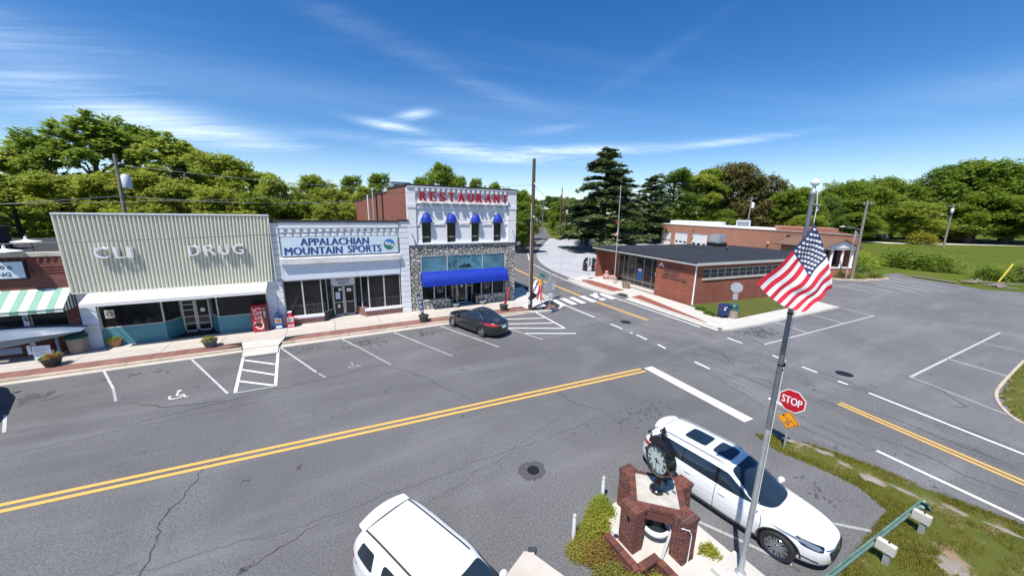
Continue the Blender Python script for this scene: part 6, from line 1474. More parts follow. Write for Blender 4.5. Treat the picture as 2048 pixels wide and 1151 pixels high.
VAN = copy.deepcopy(SUV2); VAN.update(roof_ribs=[], roof_strips=[], rw=0.35)
van = make_car('black_minivan', 'black minivan parked beside the post office on the pale lot', 'car', (38.9, 44.6, 0), R(45), VAN, M['car_black'], 1.08)
LSUV = copy.deepcopy(SUV2); LSUV.update(roof_ribs=[], roof_strips=[])
ls = make_car('dark_suv', 'dark car at the left edge of the photo, mostly outside it, parked at the kerb', 'car', (-15.22, 23.3, 0), R(111), LSUV, M['car_black'], 1.15)
far1 = make_car('far_car', 'small pale car far up the tree lined road', 'car', (120.5, 190, 0.01), R(57), SEDAN, M['car_white'], 1.3)
# ------------------------------------------------------------------ brick clock monument
ck = thing('brick_clock_tower', 'dark brick four pillar monument with a pale slab top and a bell inside', 'monument', (7.68, 5.38, 0))
BR = [simple('brick_%s' % n, c, 0.85, var=0.2, vscale=9, bump=0.4, bscale=40) for n, c in (('plum', (0.115, 0.040, 0.031)), ('rust', (0.160, 0.054, 0.037)), ('brown', (0.095, 0.038, 0.030)), ('red', (0.138, 0.044, 0.032)))]
mortar = simple('pale_mortar', (0.34, 0.27, 0.23), 0.95, var=0.15)
_u = MB(); _u.box(-.5, .5, -.5, .5, -.5, .5); BRM = []
for b_ in BR:
    m_ = _u.mesh('brick', b_); BRM.append(m_)
brick_r = random.Random(21); brick_n = [0]; rest_b = MB()
def brick(cx, cy, cz, lx, ly, lz, part=True):
    if part and brick_n[0] < 296:
        brick_n[0] += 1; o = bpy.data.objects.new('brick', BRM[brick_r.choice((0, 0, 1, 2, 3, 3))]); COL.objects.link(o); o.parent = ck; o.matrix_parent_inverse = loc_matrix(ck).inverted(); o.location = (cx, cy, cz); o.scale = (lx, ly, lz)
    else: rest_b.cbox((cx, cy, cz), (lx, ly, lz), brick_r.randrange(4))
def brick_block(x0, x1, y0, y1, z0, z1, ch=0.070, bl=0.16, seen=('w', 's'), part=True):
    B(ck, 'mortar_core', mortar, (x0 + 0.007, x1 - 0.007, y0 + 0.007, y1 - 0.007, z0, z1 - 0.004))
    n = max(1, round((z1 - z0) / ch)); ch = (z1 - z0) / n; th_ = 0.05; g = 0.0065
    for k in range(n):
        z = z0 + (k + 0.5) * ch
        for side_ in 'wsen':
            a, b = (y0, y1) if side_ in 'we' else (x0, x1)
            m_ = max(1, round((b - a) / bl)); cuts = [a + (b - a) * i / m_ for i in range(m_ + 1)]
            if k % 2 and m_ > 1: cuts = [a] + [a + (b - a) * (i + 0.5) / m_ for i in range(m_)] + [b]
            for c0, c1 in zip(cuts, cuts[1:]):
                mid_, ln = (c0 + c1) / 2, c1 - c0 - g * 2; j = brick_r.uniform(-0.003, 0.004); p = part and side_ in seen
                if side_ == 'w': brick(x0 + th_ / 2 - j, mid_, z, th_, ln, ch - g * 2, p)
                elif side_ == 'e': brick(x1 - th_ / 2 + j, mid_, z, th_, ln, ch - g * 2, p)
                elif side_ == 's': brick(mid_, y0 + th_ / 2 - j, z, ln - 0.004, th_, ch - g * 2, p)
                else: brick(mid_, y1 - th_ / 2 + j, z, ln - 0.004, th_, ch - g * 2, p)
brick_block(6.55, 6.92, 5.10, 5.62, 0.10, 1.28)      # west pillar
brick_block(7.45, 7.92, 4.28, 4.68, 0.10, 1.28)      # south pillar
brick_block(7.42, 7.82, 6.12, 6.55, 0.10, 1.28, part=False); brick_block(8.45, 8.85, 5.10, 5.5, 0.10, 1.28, part=False)
brick_block(6.10, 6.24, 4.56, 5.66, 0.0, 0.34, bl=0.2, seen=('w',)); brick_block(6.24, 6.90, 4.54, 4.68, 0.0, 0.34, bl=0.2, seen=('s',)); brick_block(6.76, 6.90, 3.6, 4.53, 0.0, 0.34, bl=0.2, seen=('w',))
# caps of the low wall and of the pillars: bricks laid on edge
for i in range(6): brick(6.17, 4.66 + i * 0.19, 0.385, 0.19, 0.18, 0.075)
for i in range(4): brick(6.30 + i * 0.17, 4.60, 0.385, 0.16, 0.19, 0.075)
for i in range(5): brick(6.83, 4.40 - i * 0.19, 0.385, 0.19, 0.18, 0.075)
for (x0, x1, y0, y1) in ((6.53, 6.96, 5.08, 5.64), (7.42, 7.96, 4.26, 4.70), (7.40, 7.86, 6.10, 6.57), (8.43, 8.89, 5.08, 5.52)):
    for i in range(2):
        for j in range(3): brick(x0 + (x1 - x0) * (i + 0.5) / 2, y0 + (y1 - y0) * (j + 0.5) / 3, 1.345, (x1 - x0) / 2 - 0.012, (y1 - y0) / 3 - 0.012, 0.10)
    B(ck, 'mortar_core', mortar, (x0 + 0.01, x1 - 0.01, y0 + 0.01, y1 - 0.01, 1.28, 1.385))
# diagonal beams of edging brick
SL = [(6.83, 5.42), (7.70, 4.58), (8.55, 5.42), (7.66, 6.26)]
for i in range(4):
    a, b = Vector(SL[i]), Vector(SL[(i + 1) % 4]); L_ = (b - a).length; ang = math.atan2(b.y - a.y, b.x - a.x); n = 6
    mb = MB(); mb.box(a.x, a.x + L_, a.y - 0.09, a.y + 0.09, 1.02, 1.30, 0, ang, (a.x, a.y)); mb.build('beam', BR[0], ck)
    for k in range(n): mb = MB(); s0 = L_ * k / n; mb.box(a.x + s0 + 0.006, a.x + s0 + L_ / n - 0.006, a.y - 0.11, a.y + 0.11, 1.30, 1.385, 0, ang, (a.x, a.y)); mb.build('brick', BR[(k + i) % 4], ck)
mb = MB(); c_ = Vector((7.69, 5.42)); mb.prism([tuple(c_ + (Vector(p) - c_) * 0.90) for p in SL], 1.28, 1.405, 0, 0.02); mb.build('top_slab', M['stone_cap'], ck)
mb = MB(); mb.prism([(6.2, 4.66), (6.85, 4.66), (6.9, 3.6), (9.0, 3.6), (9.0, 6.6), (6.5, 6.6), (6.2, 5.7)], 0.0, 0.10); mb.build('base_slab', M['concrete_w'], ck)
mb = MB(); mb.prism([(7.1, 4.0), (7.95, 3.55), (8.7, 4.05), (7.95, 4.25)], 0.0, 0.20); mb.build('step', M['concrete_w'], ck)
rest_b.build('hidden_side_bricks', BR, ck, kind='stuff')
B(ck, 'wall_plate', 'black', (6.535, 6.548, 5.28, 5.38, 0.98, 1.12)); mb = MB(); mb.lathe([(0, 0), (0.07, 0.01), (0.06, 0.05), (0, 0.06)], 12, (6.42, 5.62, 0.42)); mb.build('garden_lamp', M['sign_white'], ck)
mb = MB(); mb.tube([(7.36, 4.36, 1.26), (7.52, 4.24, 1.22), (7.60, 4.22, 1.05), (7.58, 4.22, 0.25), (7.45, 4.15, 0.12), (7.2, 3.9, 0.12)], 0.012, 6); mb.build('cable', M['sign_white'], ck)
bell = thing('bell', 'dark bronze bell with a white rim hanging inside the brick monument', 'bell', (7.6, 5.25, 0.35))
mb = MB(); mb.lathe([(0.36, 0.0), (0.31, 0.07), (0.25, 0.22), (0.20, 0.42), (0.14, 0.55), (0.0, 0.60)], 28, (7.55, 5.22, 0.50)); mb.build('bell_body', M['bronze'], bell, smooth=True)
mb = MB(); mb.lathe([(0.33, -0.04), (0.385, -0.04), (0.40, 0.04), (0.345, 0.08)], 28, (7.55, 5.22, 0.47)); mb.build('rim', M['sign_white'], bell, smooth=True)
mb = MB(); mb.tube([(7.55, 5.22, 1.05), (7.55, 5.22, 1.28)], 0.04, 8); mb.build('hanger', M['black'], bell)
t = thing('support_bar', 'pale metal bar leaning inside the brick monument beside the bell', 'metal bar', (7.2, 4.7, 0.1)); mb = MB(); mb.tube([(7.10, 4.62, 0.12), (7.52, 4.72, 0.78)], 0.035, 8); mb.build('bar', M['alu_light'], t); mb = MB(); mb.lathe([(0.06, 0), (0.06, 0.02), (0, 0.02)], 10, (7.10, 4.62, 0.11)); mb.build('foot', M['steel'], t)

# street clock
cl = thing('street_clock', 'black ornate post clock with white roman face on the monument slab', 'clock', (7.68, 5.40, 1.405))
mb = MB(); mb.lathe([(0.20, 0), (0.20, 0.10), (0.165, 0.13), (0.15, 0.17), (0.11, 0.22), (0.085, 0.30), (0.075, 0.46), (0.12, 0.50), (0.10, 0.56)], 8, (7.68, 5.40, 1.405)); mb.build('pedestal', M['black_gloss'], cl, angle=35)
CR, CW, cz = 0.44, 0.13, 2.42
fd = R(172)  # direction the face looks towards
fn = Vector((math.cos(fd), math.sin(fd), 0)); fu = Vector((math.sin(fd), -math.cos(fd), 0)) * -1
fr_ = Vector((-fn.y, fn.x, 0))   # viewer's right when looking at the face
MC = Matrix((fr_, Vector((0, 0, 1)), fn)).transposed()       # local x = right, y = up, z = out of the face
cc = Vector((7.68, 5.40, cz))
mb = MB(); mb.lathe([(0.345, CW + 0.002), (0.375, CW + 0.03), (CR, CW), (CR + 0.015, CW - 0.05), (CR + 0.015, -CW + 0.05), (CR, -CW), (0.375, -CW - 0.03), (0.345, -CW - 0.002)], 44, cc, M=MC, cap=False); mb.build('case', M['black_gloss'], cl, smooth=True)
for sg_ in (1, -1):
    mb = MB(); mb.lathe([(0, sg_ * (CW + 0.0)), (0.36, sg_ * (CW + 0.0))], 40, cc, M=MC, cap=False); f_ = mb.build('dial', M['clock_face'], cl)
    for h in range(12):
        a = R(90 - 30 * (h + 1)); rom = ['I', 'II', 'III', 'IV', 'V', 'VI', 'VII', 'VIII', 'IX', 'X', 'XI', 'XII'][h]
        up = MC @ Vector((math.cos(a) * sg_, math.sin(a), 0)); rt = MC @ Vector((math.sin(a) * sg_, -math.cos(a), 0)) ; w_ = 0.035 * len(rom) if len(rom) < 4 else 0.11
        o_ = cc + up * 0.235 - rt * w_ / 2 + fn * sg_ * (CW + 0.003); letters('numeral', rom, M['black'], o_, rt, up, w_, 0.09, f_, bold=0.03, depth=0.003)
    for nm, a, ln, wd_ in (('hour_hand', R(-14), 0.18, 0.024), ('minute_hand', R(-93), 0.27, 0.018)):
        up = MC @ Vector((math.cos(a) * sg_, math.sin(a), 0)); rt = up.cross(fn); z_ = fn * sg_ * (CW + 0.012); mb = MB()
        q = [cc + z_ - up * 0.08 + rt * wd_ * .5, cc + z_ + rt * wd_ * 1.0, cc + z_ + up * ln, cc + z_ - rt * wd_ * 1.0, cc + z_ - up * 0.08 - rt * wd_ * .5]; mb.add(q, [(0, 1, 2, 3, 4)]); mb.build(nm, M['black'], f_)
P = []
def flatpoly(name, pts, th_, m_, parent):
    mb = MB(); n = len(pts); a = [cc + MC @ Vector((x, y, th_ / 2)) for x, y in pts]; b = [cc + MC @ Vector((x, y, -th_ / 2)) for x, y in pts]
    mb.add(a + b, [tuple(range(n)), tuple(reversed(range(n, 2 * n)))] + [(i, (i + 1) % n, n + (i + 1) % n, n + i) for i in range(n)]); return mb.build(name, M[m_], parent)
hd_ = flatpoly('header', [(-0.40, 0.34), (0.40, 0.34), (0.36, 0.50), (0.24, 0.56), (0.15, 0.66), (0, 0.70), (-0.15, 0.66), (-0.24, 0.56), (-0.36, 0.50)], 0.20, 'black_gloss', cl)
def scroll(parent, x, y, r, s_, name='scroll', a0=0.0, turns=1.2):
    mb = MB(); pts = []
    for i in range(22):
        t = i / 21; a = a0 + s_ * t * turns * 2 * math.pi; q = r * (1 - 0.75 * t); pts.append(cc + MC @ Vector((x + q * math.cos(a), y + q * math.sin(a), 0)))
    mb.tube(pts, 0.018, 6); mb.build(name, M['black_gloss'], parent, smooth=True)
for sg_ in (-1, 1): scroll(hd_, sg_ * 0.46, 0.50, 0.085, sg_, a0=R(90) - sg_ * R(90)); scroll(hd_, sg_ * 0.08, 0.80, 0.07, -sg_, a0=R(-90))
for sg_ in (-1, 1): scroll(cl, sg_ * 0.55, -0.05, 0.06, sg_); scroll(cl, sg_ * 0.30, -0.52, 0.11, -sg_, a0=R(90))
flatpoly('finial', [(-0.05, 0.68), (0.05, 0.68), (0.035, 0.80), (0.07, 0.86), (0.0, 0.99), (-0.07, 0.86), (-0.035, 0.80)], 0.05, 'black_gloss', cl)
flatpoly('bracket', [(-0.30, -0.56), (0.30, -0.56), (0.20, -0.42), (-0.20, -0.42)], 0.12, 'black_gloss', cl)

# shrubs of the bed
def leafball(name, n, r, squash, leaf, seed, m_, clump=14, spread=0.22, base=0.0):
    r_ = np.random.default_rng(seed); V, F = [], []
    for _ in range(n // clump):
        d = r_.normal(size=3); d /= np.linalg.norm(d); q = r * (0.55 + 0.45 * r_.random() ** 0.5) * (1 + 0.18 * math.sin(3 * d[0] + seed) + 0.12 * math.sin(5 * d[1])); c_ = d * q; c_[2] = abs(c_[2]) * squash + base
        for _ in range(clump):
            p = c_ + r_.normal(size=3) * r * spread; a = r_.uniform(0, 6.28); tl = r_.uniform(-0.9, 0.9); u = np.array((math.cos(a), math.sin(a), 0.5 * tl)); v = np.array((-math.sin(a) * math.cos(tl), math.cos(a) * math.cos(tl), math.sin(tl)))
            s = leaf * r_.uniform(0.6, 1.3); b = len(V); V += [tuple(p - u * s), tuple(p - v * s * 0.45), tuple(p + u * s), tuple(p + v * s * 0.45)]; F.append((b, b + 1, b + 2, b + 3))
    me = bpy.data.meshes.new(name); me.from_pydata(V, [], F); me.materials.append(m_); return me
bed_g = blob(6.0, 5.5, 0.50, 1.25, -0.3, M['soil'], 'bed', street, z=0.02, seed=31, jag=0.06)
SH = [((5.82, 6.02), 0.42, 'shrub', 'yellow green spreading shrub beside the white bollards'), ((6.82, 6.62), 0.36, 'yellow', 'bright green shrub against the far side of the brick monument'), ((6.35, 6.30), 0.38, 'shrub', 'yellow leaved shrub between the green one and the low brick wall'),
      ((5.72, 5.42), 0.42, 'shrub_red', 'bronze leaved shrub beside the low brick wall'), ((5.60, 4.85), 0.40, 'grass', 'grassy green shrub nearest the bottom of the bed'), ((5.35, 5.85), 0.30, 'grass', 'low green tuft beside the nearer white bollard'), ((5.86, 4.4), 0.36, 'grass', 'green grassy clump by the low wall at the bottom edge'),
      ((8.38, 4.12), 0.27, 'shrub', 'yellow shrub beside the white concrete block under the flagpole'), ((6.5, 4.22), 0.24, 'shrub', 'small yellow shrub in front of the low brick wall at the bottom edge')]
for i, ((x, y), r, c_, lab) in enumerate(SH):
    t = thing('shrub', lab, 'shrub', (x, y, 0.0), group='shrubs round the brick monument')
    sz = 5200 if r > 0.33 else 3000
    r *= 0.88; me = leafball('foliage', sz, r, 0.95, 0.027, 100 + i, LEAF[c_], base=0.05); place('foliage', me, t, local=True)
    mb = MB()
    for k in range(5): a = k * 1.3; mb.tube([(0, 0, 0), (math.cos(a) * r * 0.6, math.sin(a) * r * 0.6, r * 0.8)], 0.012, 5)
    place('stem', mb.mesh('stem', M['bark']), t, local=True)
for i, (x, y, lab) in enumerate([(5.46, 6.22, 'round white bollard at the near corner of the shrub bed'), (7.17, 6.92, 'round white bollard behind the shrubs at the far end of the bed')]):
    t = thing('bollard', lab, 'bollard', (x, y, 0), group='white bollards of the shrub bed'); mb = MB(); mb.lathe([(0.055, 0), (0.055, 0.82)], 16, (x, y, 0)); mb.build('post', M['stone_cap'] if False else M['white'], t, smooth=True)
    mb = MB(); mb.lathe([(0.058, 0.82), (0.058, 0.86), (0.045, 0.885), (0, 0.89)], 16, (x, y, 0)); mb.build('cap', M['stone_cap'], t, smooth=True)
mb = MB(); mb.prism([(3.3, 6.2), (4.05, 6.56), (4.15, 6.50), (4.2, 6.56), (4.33, 6.46), (4.25, 6.36), (4.9, 4.9), (3.6, 4.2)], 0, 0.06); tag(mb.build('concrete_pad', M['concrete'], None), 'beige concrete pad at the bottom edge between the white suv and the bed', 'concrete pad')
mb = MB(); mb.prism([(4.14, 6.48), (4.2, 6.60), (4.40, 6.50), (4.32, 6.38)], 0, 0.09); tag(mb.build('dark_block', M['pot_dark'], None), 'small dark square block at the corner of the concrete pad', 'block')

# ------------------------------------------------------------------ flagpole with its flag
fb = MB(); fb.box(7.92, 8.90, 2.9, 3.80, 0, 0.34); tag(fb.build('concrete_block', M['concrete_w'], None), 'white concrete block carrying the tall flagpole', 'concrete block')
fp = thing('flagpole', 'tall grey metal flagpole with a white ball finial beside the brick monument', 'flagpole', (8.43, 3.38, 0.34))
mb = MB(); mb.tube([(8.43, 3.38, 0.34), (8.43, 3.38, 4.35)], [0.062, 0.055], 20); mb.build('lower_pole', M['steel'], fp, smooth=True)
mb = MB(); mb.tube([(8.43, 3.38, 4.35), (8.43, 3.38, 9.45)], [0.054, 0.037], 20); mb.build('upper_pole', M['pole_grey'], fp, smooth=True)
mb = MB(); mb.lathe([(0.13, 0), (0.12, 0.03), (0.08, 0.05), (0.066, 0.09)], 18, (8.43, 3.38, 0.34)); mb.build('base_collar', M['steel'], fp, smooth=True)
for z in (5.9, 7.05, 7.16): mb = MB(); mb.lathe([(0.052, -0.02), (0.058, 0), (0.052, 0.02)], 16, (8.43, 3.38, z)); mb.build('joint_ring', M['black'], fp)
mb = MB(); mb.lathe([(0.04, 0), (0.055, 0.02), (0.055, 0.07), (0.03, 0.10), (0.02, 0.16)], 16, (8.43, 3.38, 9.43)); mb.build('truck', M['steel'], fp, smooth=True)
mb = MB(); mb.lathe([(0.072 * math.sin(math.pi * i / 10) + 1e-5, 9.66 - 0.072 * math.cos(math.pi * i / 10)) for i in range(11)], 20, (8.43, 3.38, 0)); mb.build('ball', M['sign_white'], fp, smooth=True)
mb = MB(); mb.tube([(8.47, 3.33, 9.46), (8.50, 3.31, 9.2), (8.53, 3.32, 8.9)], 0.008, 5); mb.tube([(8.47, 3.33, 7.4), (8.50, 3.33, 6.0), (8.48, 3.33, 5.6), (8.47, 3.33, 1.6)], 0.006, 5); mb.build('halyard', M['sign_white'], fp)
mb = MB(); mb.tube([(8.49, 3.34, 5.95), (8.51, 3.34, 5.85)], 0.025, 6); mb.tube([(8.49, 3.34, 5.80), (8.51, 3.34, 5.74)], 0.02, 6); mb.build('cleat', M['black'], fp)
mb = MB(); mb.tube([(8.40, 3.35, 9.26), (8.55, 3.28, 9.24), (8.54, 3.31, 9.12)], 0.016, 6); mb.build('halyard_arm', M['steel'], fp)
# the big flag: hoist hangs free at the right, fly blows to the lower left
TL = Vector((8.554, 3.325, 8.895)); HB_ = Vector((8.361, 2.779, 7.717)); FT = Vector((7.395, 3.596, 7.731)); FB_ = Vector((7.942, 2.974, 7.257)); TLm = Vector((8.243, 3.41, 8.365)); HM = Vector((8.481, 3.014, 8.319)); FM = Vector((7.702, 3.32, 7.379))
def flagpt(u, v):   # u along the stripes (hoist 0 .. fly 1), v down the hoist
    h = (1 - v) ** 2 * TL + 2 * (1 - v) * v * (HM * 2 - (TL + HB_) / 2) + v * v * HB_
    f = (1 - v) ** 2 * FT + 2 * (1 - v) * v * (FM * 2 - (FT + FB_) / 2) + v * v * FB_
    p = h.lerp(f, u)
    sag = Vector((-0.02, -0.03, -0.06)) * math.sin(math.pi * u) * (1 - v) * 1.1 + Vector((0.05, -0.03, 0)) * math.sin(math.pi * u) * v
    nrm = Vector((-0.72, -0.60, -0.33))
    w = 0.085 * math.sin(9.5 * v + 3.2 * u + 0.6) * (0.35 + 0.65 * u) * math.sin(math.pi * min(1, u * 1.2 + 0.12)) + 0.03 * math.sin(4.0 * u * math.pi + 2.2 * v) + 0.012 * math.sin(23 * v - 6 * u)
    return p + sag + nrm * w
NU, NV = 60, 65
fl = thing('large_flag', 'large american flag with stars and stripes flying from the tall flagpole', 'flag', tuple(TL))
P = [[flagpt(i / NU, j / NV) for j in range(NV + 1)] for i in range(NU + 1)]
cR, cW, cB = MB(), MB(), MB(); ci = int(NU * 0.40)
for i in range(NU):
    for j in range(NV):
        st_ = j // 5; mbx = cB if (i < ci and st_ < 7) else (cR if st_ % 2 == 0 else cW)
        mbx.quad(P[i][j], P[i + 1][j], P[i + 1][j + 1], P[i][j + 1])
def welded(mb, name, m_, parent, **kw):
    me = mb.mesh(name, m_); bm = bmesh.new(); bm.from_mesh(me); bmesh.ops.remove_doubles(bm, verts=bm.verts[:], dist=1e-5); bm.to_mesh(me); bm.free(); me.polygons.foreach_set('use_smooth', [True] * len(me.polygons)); return place(name, me, parent, **kw)
for m_ in ('flag_red', 'flag_white', 'flag_blue'):   # let a little sunlight through the cloth
    mt = M[m_]; nt = mt.node_tree; pb = nt.nodes['Principled BSDF']; tl_ = nt.nodes.new('ShaderNodeBsdfTranslucent'); mx_ = nt.nodes.new('ShaderNodeMixShader'); mx_.inputs[0].default_value = 0.35
    col_in = pb.inputs['Base Color'].links[0].from_socket; nt.links.new(col_in, tl_.inputs[0]); nt.links.new(pb.outputs[0], mx_.inputs[1]); nt.links.new(tl_.outputs[0], mx_.inputs[2]); nt.links.new(mx_.outputs[0], nt.nodes['Material Output'].inputs['Surface'])
welded(cR, 'red_stripes', M['flag_red'], fl); welded(cW, 'white_stripes', M['flag_white'], fl); welded(cB, 'canton', M['flag_blue'], fl)
st_mb = MB()
for r9 in range(9):
    for c11 in range(11):
        if (r9 + c11) % 2: continue
        u0, v0 = 0.40 * (c11 + 1) / 12, (7 / 13) * (r9 + 1) / 10
        p = flagpt(u0, v0); du = (flagpt(u0 + 0.01, v0) - p).normalized(); dv = (flagpt(u0, v0 + 0.01) - p); dv = (dv - du * dv.dot(du)).normalized(); nn = du.cross(dv).normalized()
        for sd in (-1, 1):
            vs = [p + nn * 0.004 * sd] + [p + nn * 0.004 * sd + (du * math.cos(R(90 + 36 * k)) + dv * math.sin(R(-90 + 36 * k))) * (0.036 if k % 2 == 0 else 0.017) for k in range(10)]
            st_mb.add(vs, [(0, 1 + k, 1 + (k + 1) % 10) for k in range(10)])
st_mb.build('stars', M['flag_white'], fl, kind='stuff')

# ------------------------------------------------------------------ stop sign at the corner
def octagon(cx, cy, cz, r, nrm, m_front, m_back, parent, name, th_=0.012, n=8, rot=22.5):
    nrm = Vector(nrm).normalized(); rt = Vector((0, 0, 1)).cross(nrm).normalized(); up = nrm.cross(rt); mb = MB(); c_ = Vector((cx, cy, cz))
    a = [c_ + nrm * th_ / 2 + (rt * math.cos(R(rot + 360 / n * k)) + up * math.sin(R(rot + 360 / n * k))) * r for k in range(n)]; b = [p - nrm * th_ for p in a]
    mb.add(a, [tuple(range(n))], 0); mb.add(b + a, [tuple(reversed(range(n)))] + [(k, (k + 1) % n, n + (k + 1) % n, n + k) for k in range(n)], 1)
    return mb.build(name, [M[m_front], M[m_back]], parent)
ss = thing('stop_sign', 'red stop sign above an amber diamond sign on the rocky verge', 'stop sign', (15.38, 5.52, 0))
mb = MB(); mb.box(15.37, 15.42, 5.50, 5.56, 0, 2.5); mb.build('post', M['steel'], ss)
octagon(15.35, 5.56, 2.10, 0.47, (-1, -0.02, 0.0), 'sign_white', 'sign_back', ss, 'octagon_plate'); octagon(15.342, 5.56, 2.10, 0.435, (-1, -0.02, 0), 'sign_red', 'sign_back', ss, 'red_field', th_=0.004)
letters('lettering', 'STOP', M['sign_white'], (15.336, 5.56 + 0.335, 1.95), (0, -1, 0), (0, 0, 1), 0.67, 0.30, ss, bold=0.035, depth=0.004)
octagon(15.352, 5.55, 1.28, 0.385, (-1, -0.02, 0), 'sign_orange', 'sign_back', ss, 'diamond_plate', n=4, rot=0)
for a, b in (((0, .37), (.37, 0)), ((.37, 0), (0, -.37)), ((0, -.37), (-.37, 0)), ((-.37, 0), (0, .37))):
    mb = MB(); mb.tube([(15.342, 5.55 + a[0] * .95, 1.28 + a[1] * .95), (15.342, 5.55 + b[0] * .95, 1.28 + b[1] * .95)], 0.006, 4); mb.build('border', M['black'], ss)
# railway crossing gate pictogram
fg = lambda y, z: (15.341, 5.55 - y, 1.28 + z)
mb = MB()
for pl, w in (([(-.20, .14), (-.14, .10), (-.05, .06), (.06, .02), (.24, -.08)], 0.0080), ([(-.09, -.16), (-.03, .02)], 0.0060), ([(.02, -.20), (.06, .0)], 0.0060), ([(-.10, -.13), (.06, -.17)], 0.0060), ([(-.08, -.08), (.06, -.12)], 0.0060), ([(-.06, -.03), (.06, -.06)], 0.0060), ([(-.14, -.14), (.08, -.22)], 0.0060), ([(-.24, .09), (-.14, .09)], 0.0040), ([(.10, .0), (.12, .06)], 0.0050)):
    mb.tube([fg(*p) for p in pl], w, 4)
mb.lathe([(0, 0), (0.045, 0.001), (0.045, 0.004), (0, 0.005)], 10, fg(-.19, .13), M=Matrix.Rotation(R(90), 3, 'Y')); mb.build('pictogram', M['black'], ss)

# guard rail
gr = thing('guardrail', 'faded green steel guard rail with white blocks at the lower right', 'guardrail', (12.5, 2.15, 0))
a, b = Vector((8.9, 2.33)), Vector((15.15, 1.97)); prof = [(-0.02, -.16), (-0.05, -.13), (-0.05, -.08), (0.02, -.03), (0.02, .03), (-0.05, .08), (-0.05, .13), (-0.02, .16)]
d = (b - a).normalized(); nn = Vector((d.y, -d.x)) ; P = []
for k in range(13):
    p = a.lerp(b, k / 12); P.append([(p.x - nn.x * o, p.y - nn.y * o, 0.60 + z) for o, z in prof])
mb = MB(); mb.grid(P); mb.v += [(x + nn.x * 0.004, y + nn.y * 0.004, z) for x, y, z in mb.v]; n0 = len(mb.v) // 2; mb.f += [tuple(i + n0 for i in f) for f in mb.f]; mb.m += mb.m; mb.build('rail', M['rail_green'], gr, smooth=True)
mb = MB(); P = []
for k in range(9):
    t = R(-10 + 25 * k); c_ = Vector((15.12, 1.85)); P.append([(c_.x + (0.13 + o) * math.sin(t), c_.y + (0.13 + o) * math.cos(t), 0.60 + z) for o, z in prof])
mb.grid(P); mb.build('end_terminal', M['rail_green'], gr, smooth=True)
for s_ in (0.915, 0.555, 0.15):
    p = a.lerp(b, s_); mb = MB(); mb.box(p.x - 0.085, p.x + 0.085, p.y - 0.42, p.y - 0.06, 0.44, 0.70, 0, R(-3), (p.x, p.y)); pb_ = mb.build('offset_block', M['concrete_w'], gr); mb = MB(); mb.box(p.x - 0.075, p.x + 0.075, p.y - 0.36, p.y - 0.24, 0, 0.37); mb.build('post', M['steel'], gr)
    mb = MB(); mb.lathe([(0.02, 0), (0.02, 0.02), (0, 0.02)], 8, (p.x, p.y - 0.27, 0.72)); mb.build('bolt', M['black'], pb_)

# ------------------------------------------------------------------ things on the shop pavement
def pot(x, y, z, r, h, m_, label, flowers, rim=True, seed=0, handles=False):
    t = thing('flower_pot', label, 'flower pot', (x, y, z), group='flower pots on the shop pavement'); mb = MB()
    mb.lathe([(r * 0.62, 0), (r * 0.72, h * 0.2), (r * 0.92, h * 0.8), (r, h * 0.86), (r, h), (r * 0.9, h), (r * 0.88, h * 0.86), (0, h * 0.86)], 24, (x, y, z)); mb.build('pot', m_, t, smooth=True)
    mb = MB(); mb.lathe([(0, h * 0.9), (r * 0.87, h * 0.89)], 20, (x, y, z)); mb.build('soil', M['soil'], t)
    me = leafball('foliage', 900, r * 0.85, 0.5, 0.045, seed, LEAF['mid']); o = place('foliage', me, t, local=True); o.location = (0, 0, h * 0.86)
    for nm, m2, cnt in flowers:
        me = leafball(nm, cnt, r * 0.88, 0.55, 0.042, seed + 5 + len(nm), M[m2], clump=4, spread=0.08); o = place(nm, me, t, local=True, kind='stuff'); o.location = (0, 0, h * 0.93)
    return t
pot(-14.12, 28.36, 0.13, 0.44, 0.52, M['pot_dark'], 'dark round pot of red flowers at the kerb by the brick shop', [('blooms', 'flower_red', 340)], seed=1)
pot(-12.52, 30.90, 0.13, 0.38, 0.46, M['terracotta'], 'terracotta pot with small yellow flowers against the teal wall', [('blooms', 'flower_yellow', 70)], seed=2)
pot(-7.12, 28.16, 0.13, 0.42, 0.50, M['pot_blue'], 'blue grey pot of red and yellow flowers facing the drug store door', [('blooms', 'flower_red', 200), ('blooms', 'flower_yellow', 120)], seed=3)
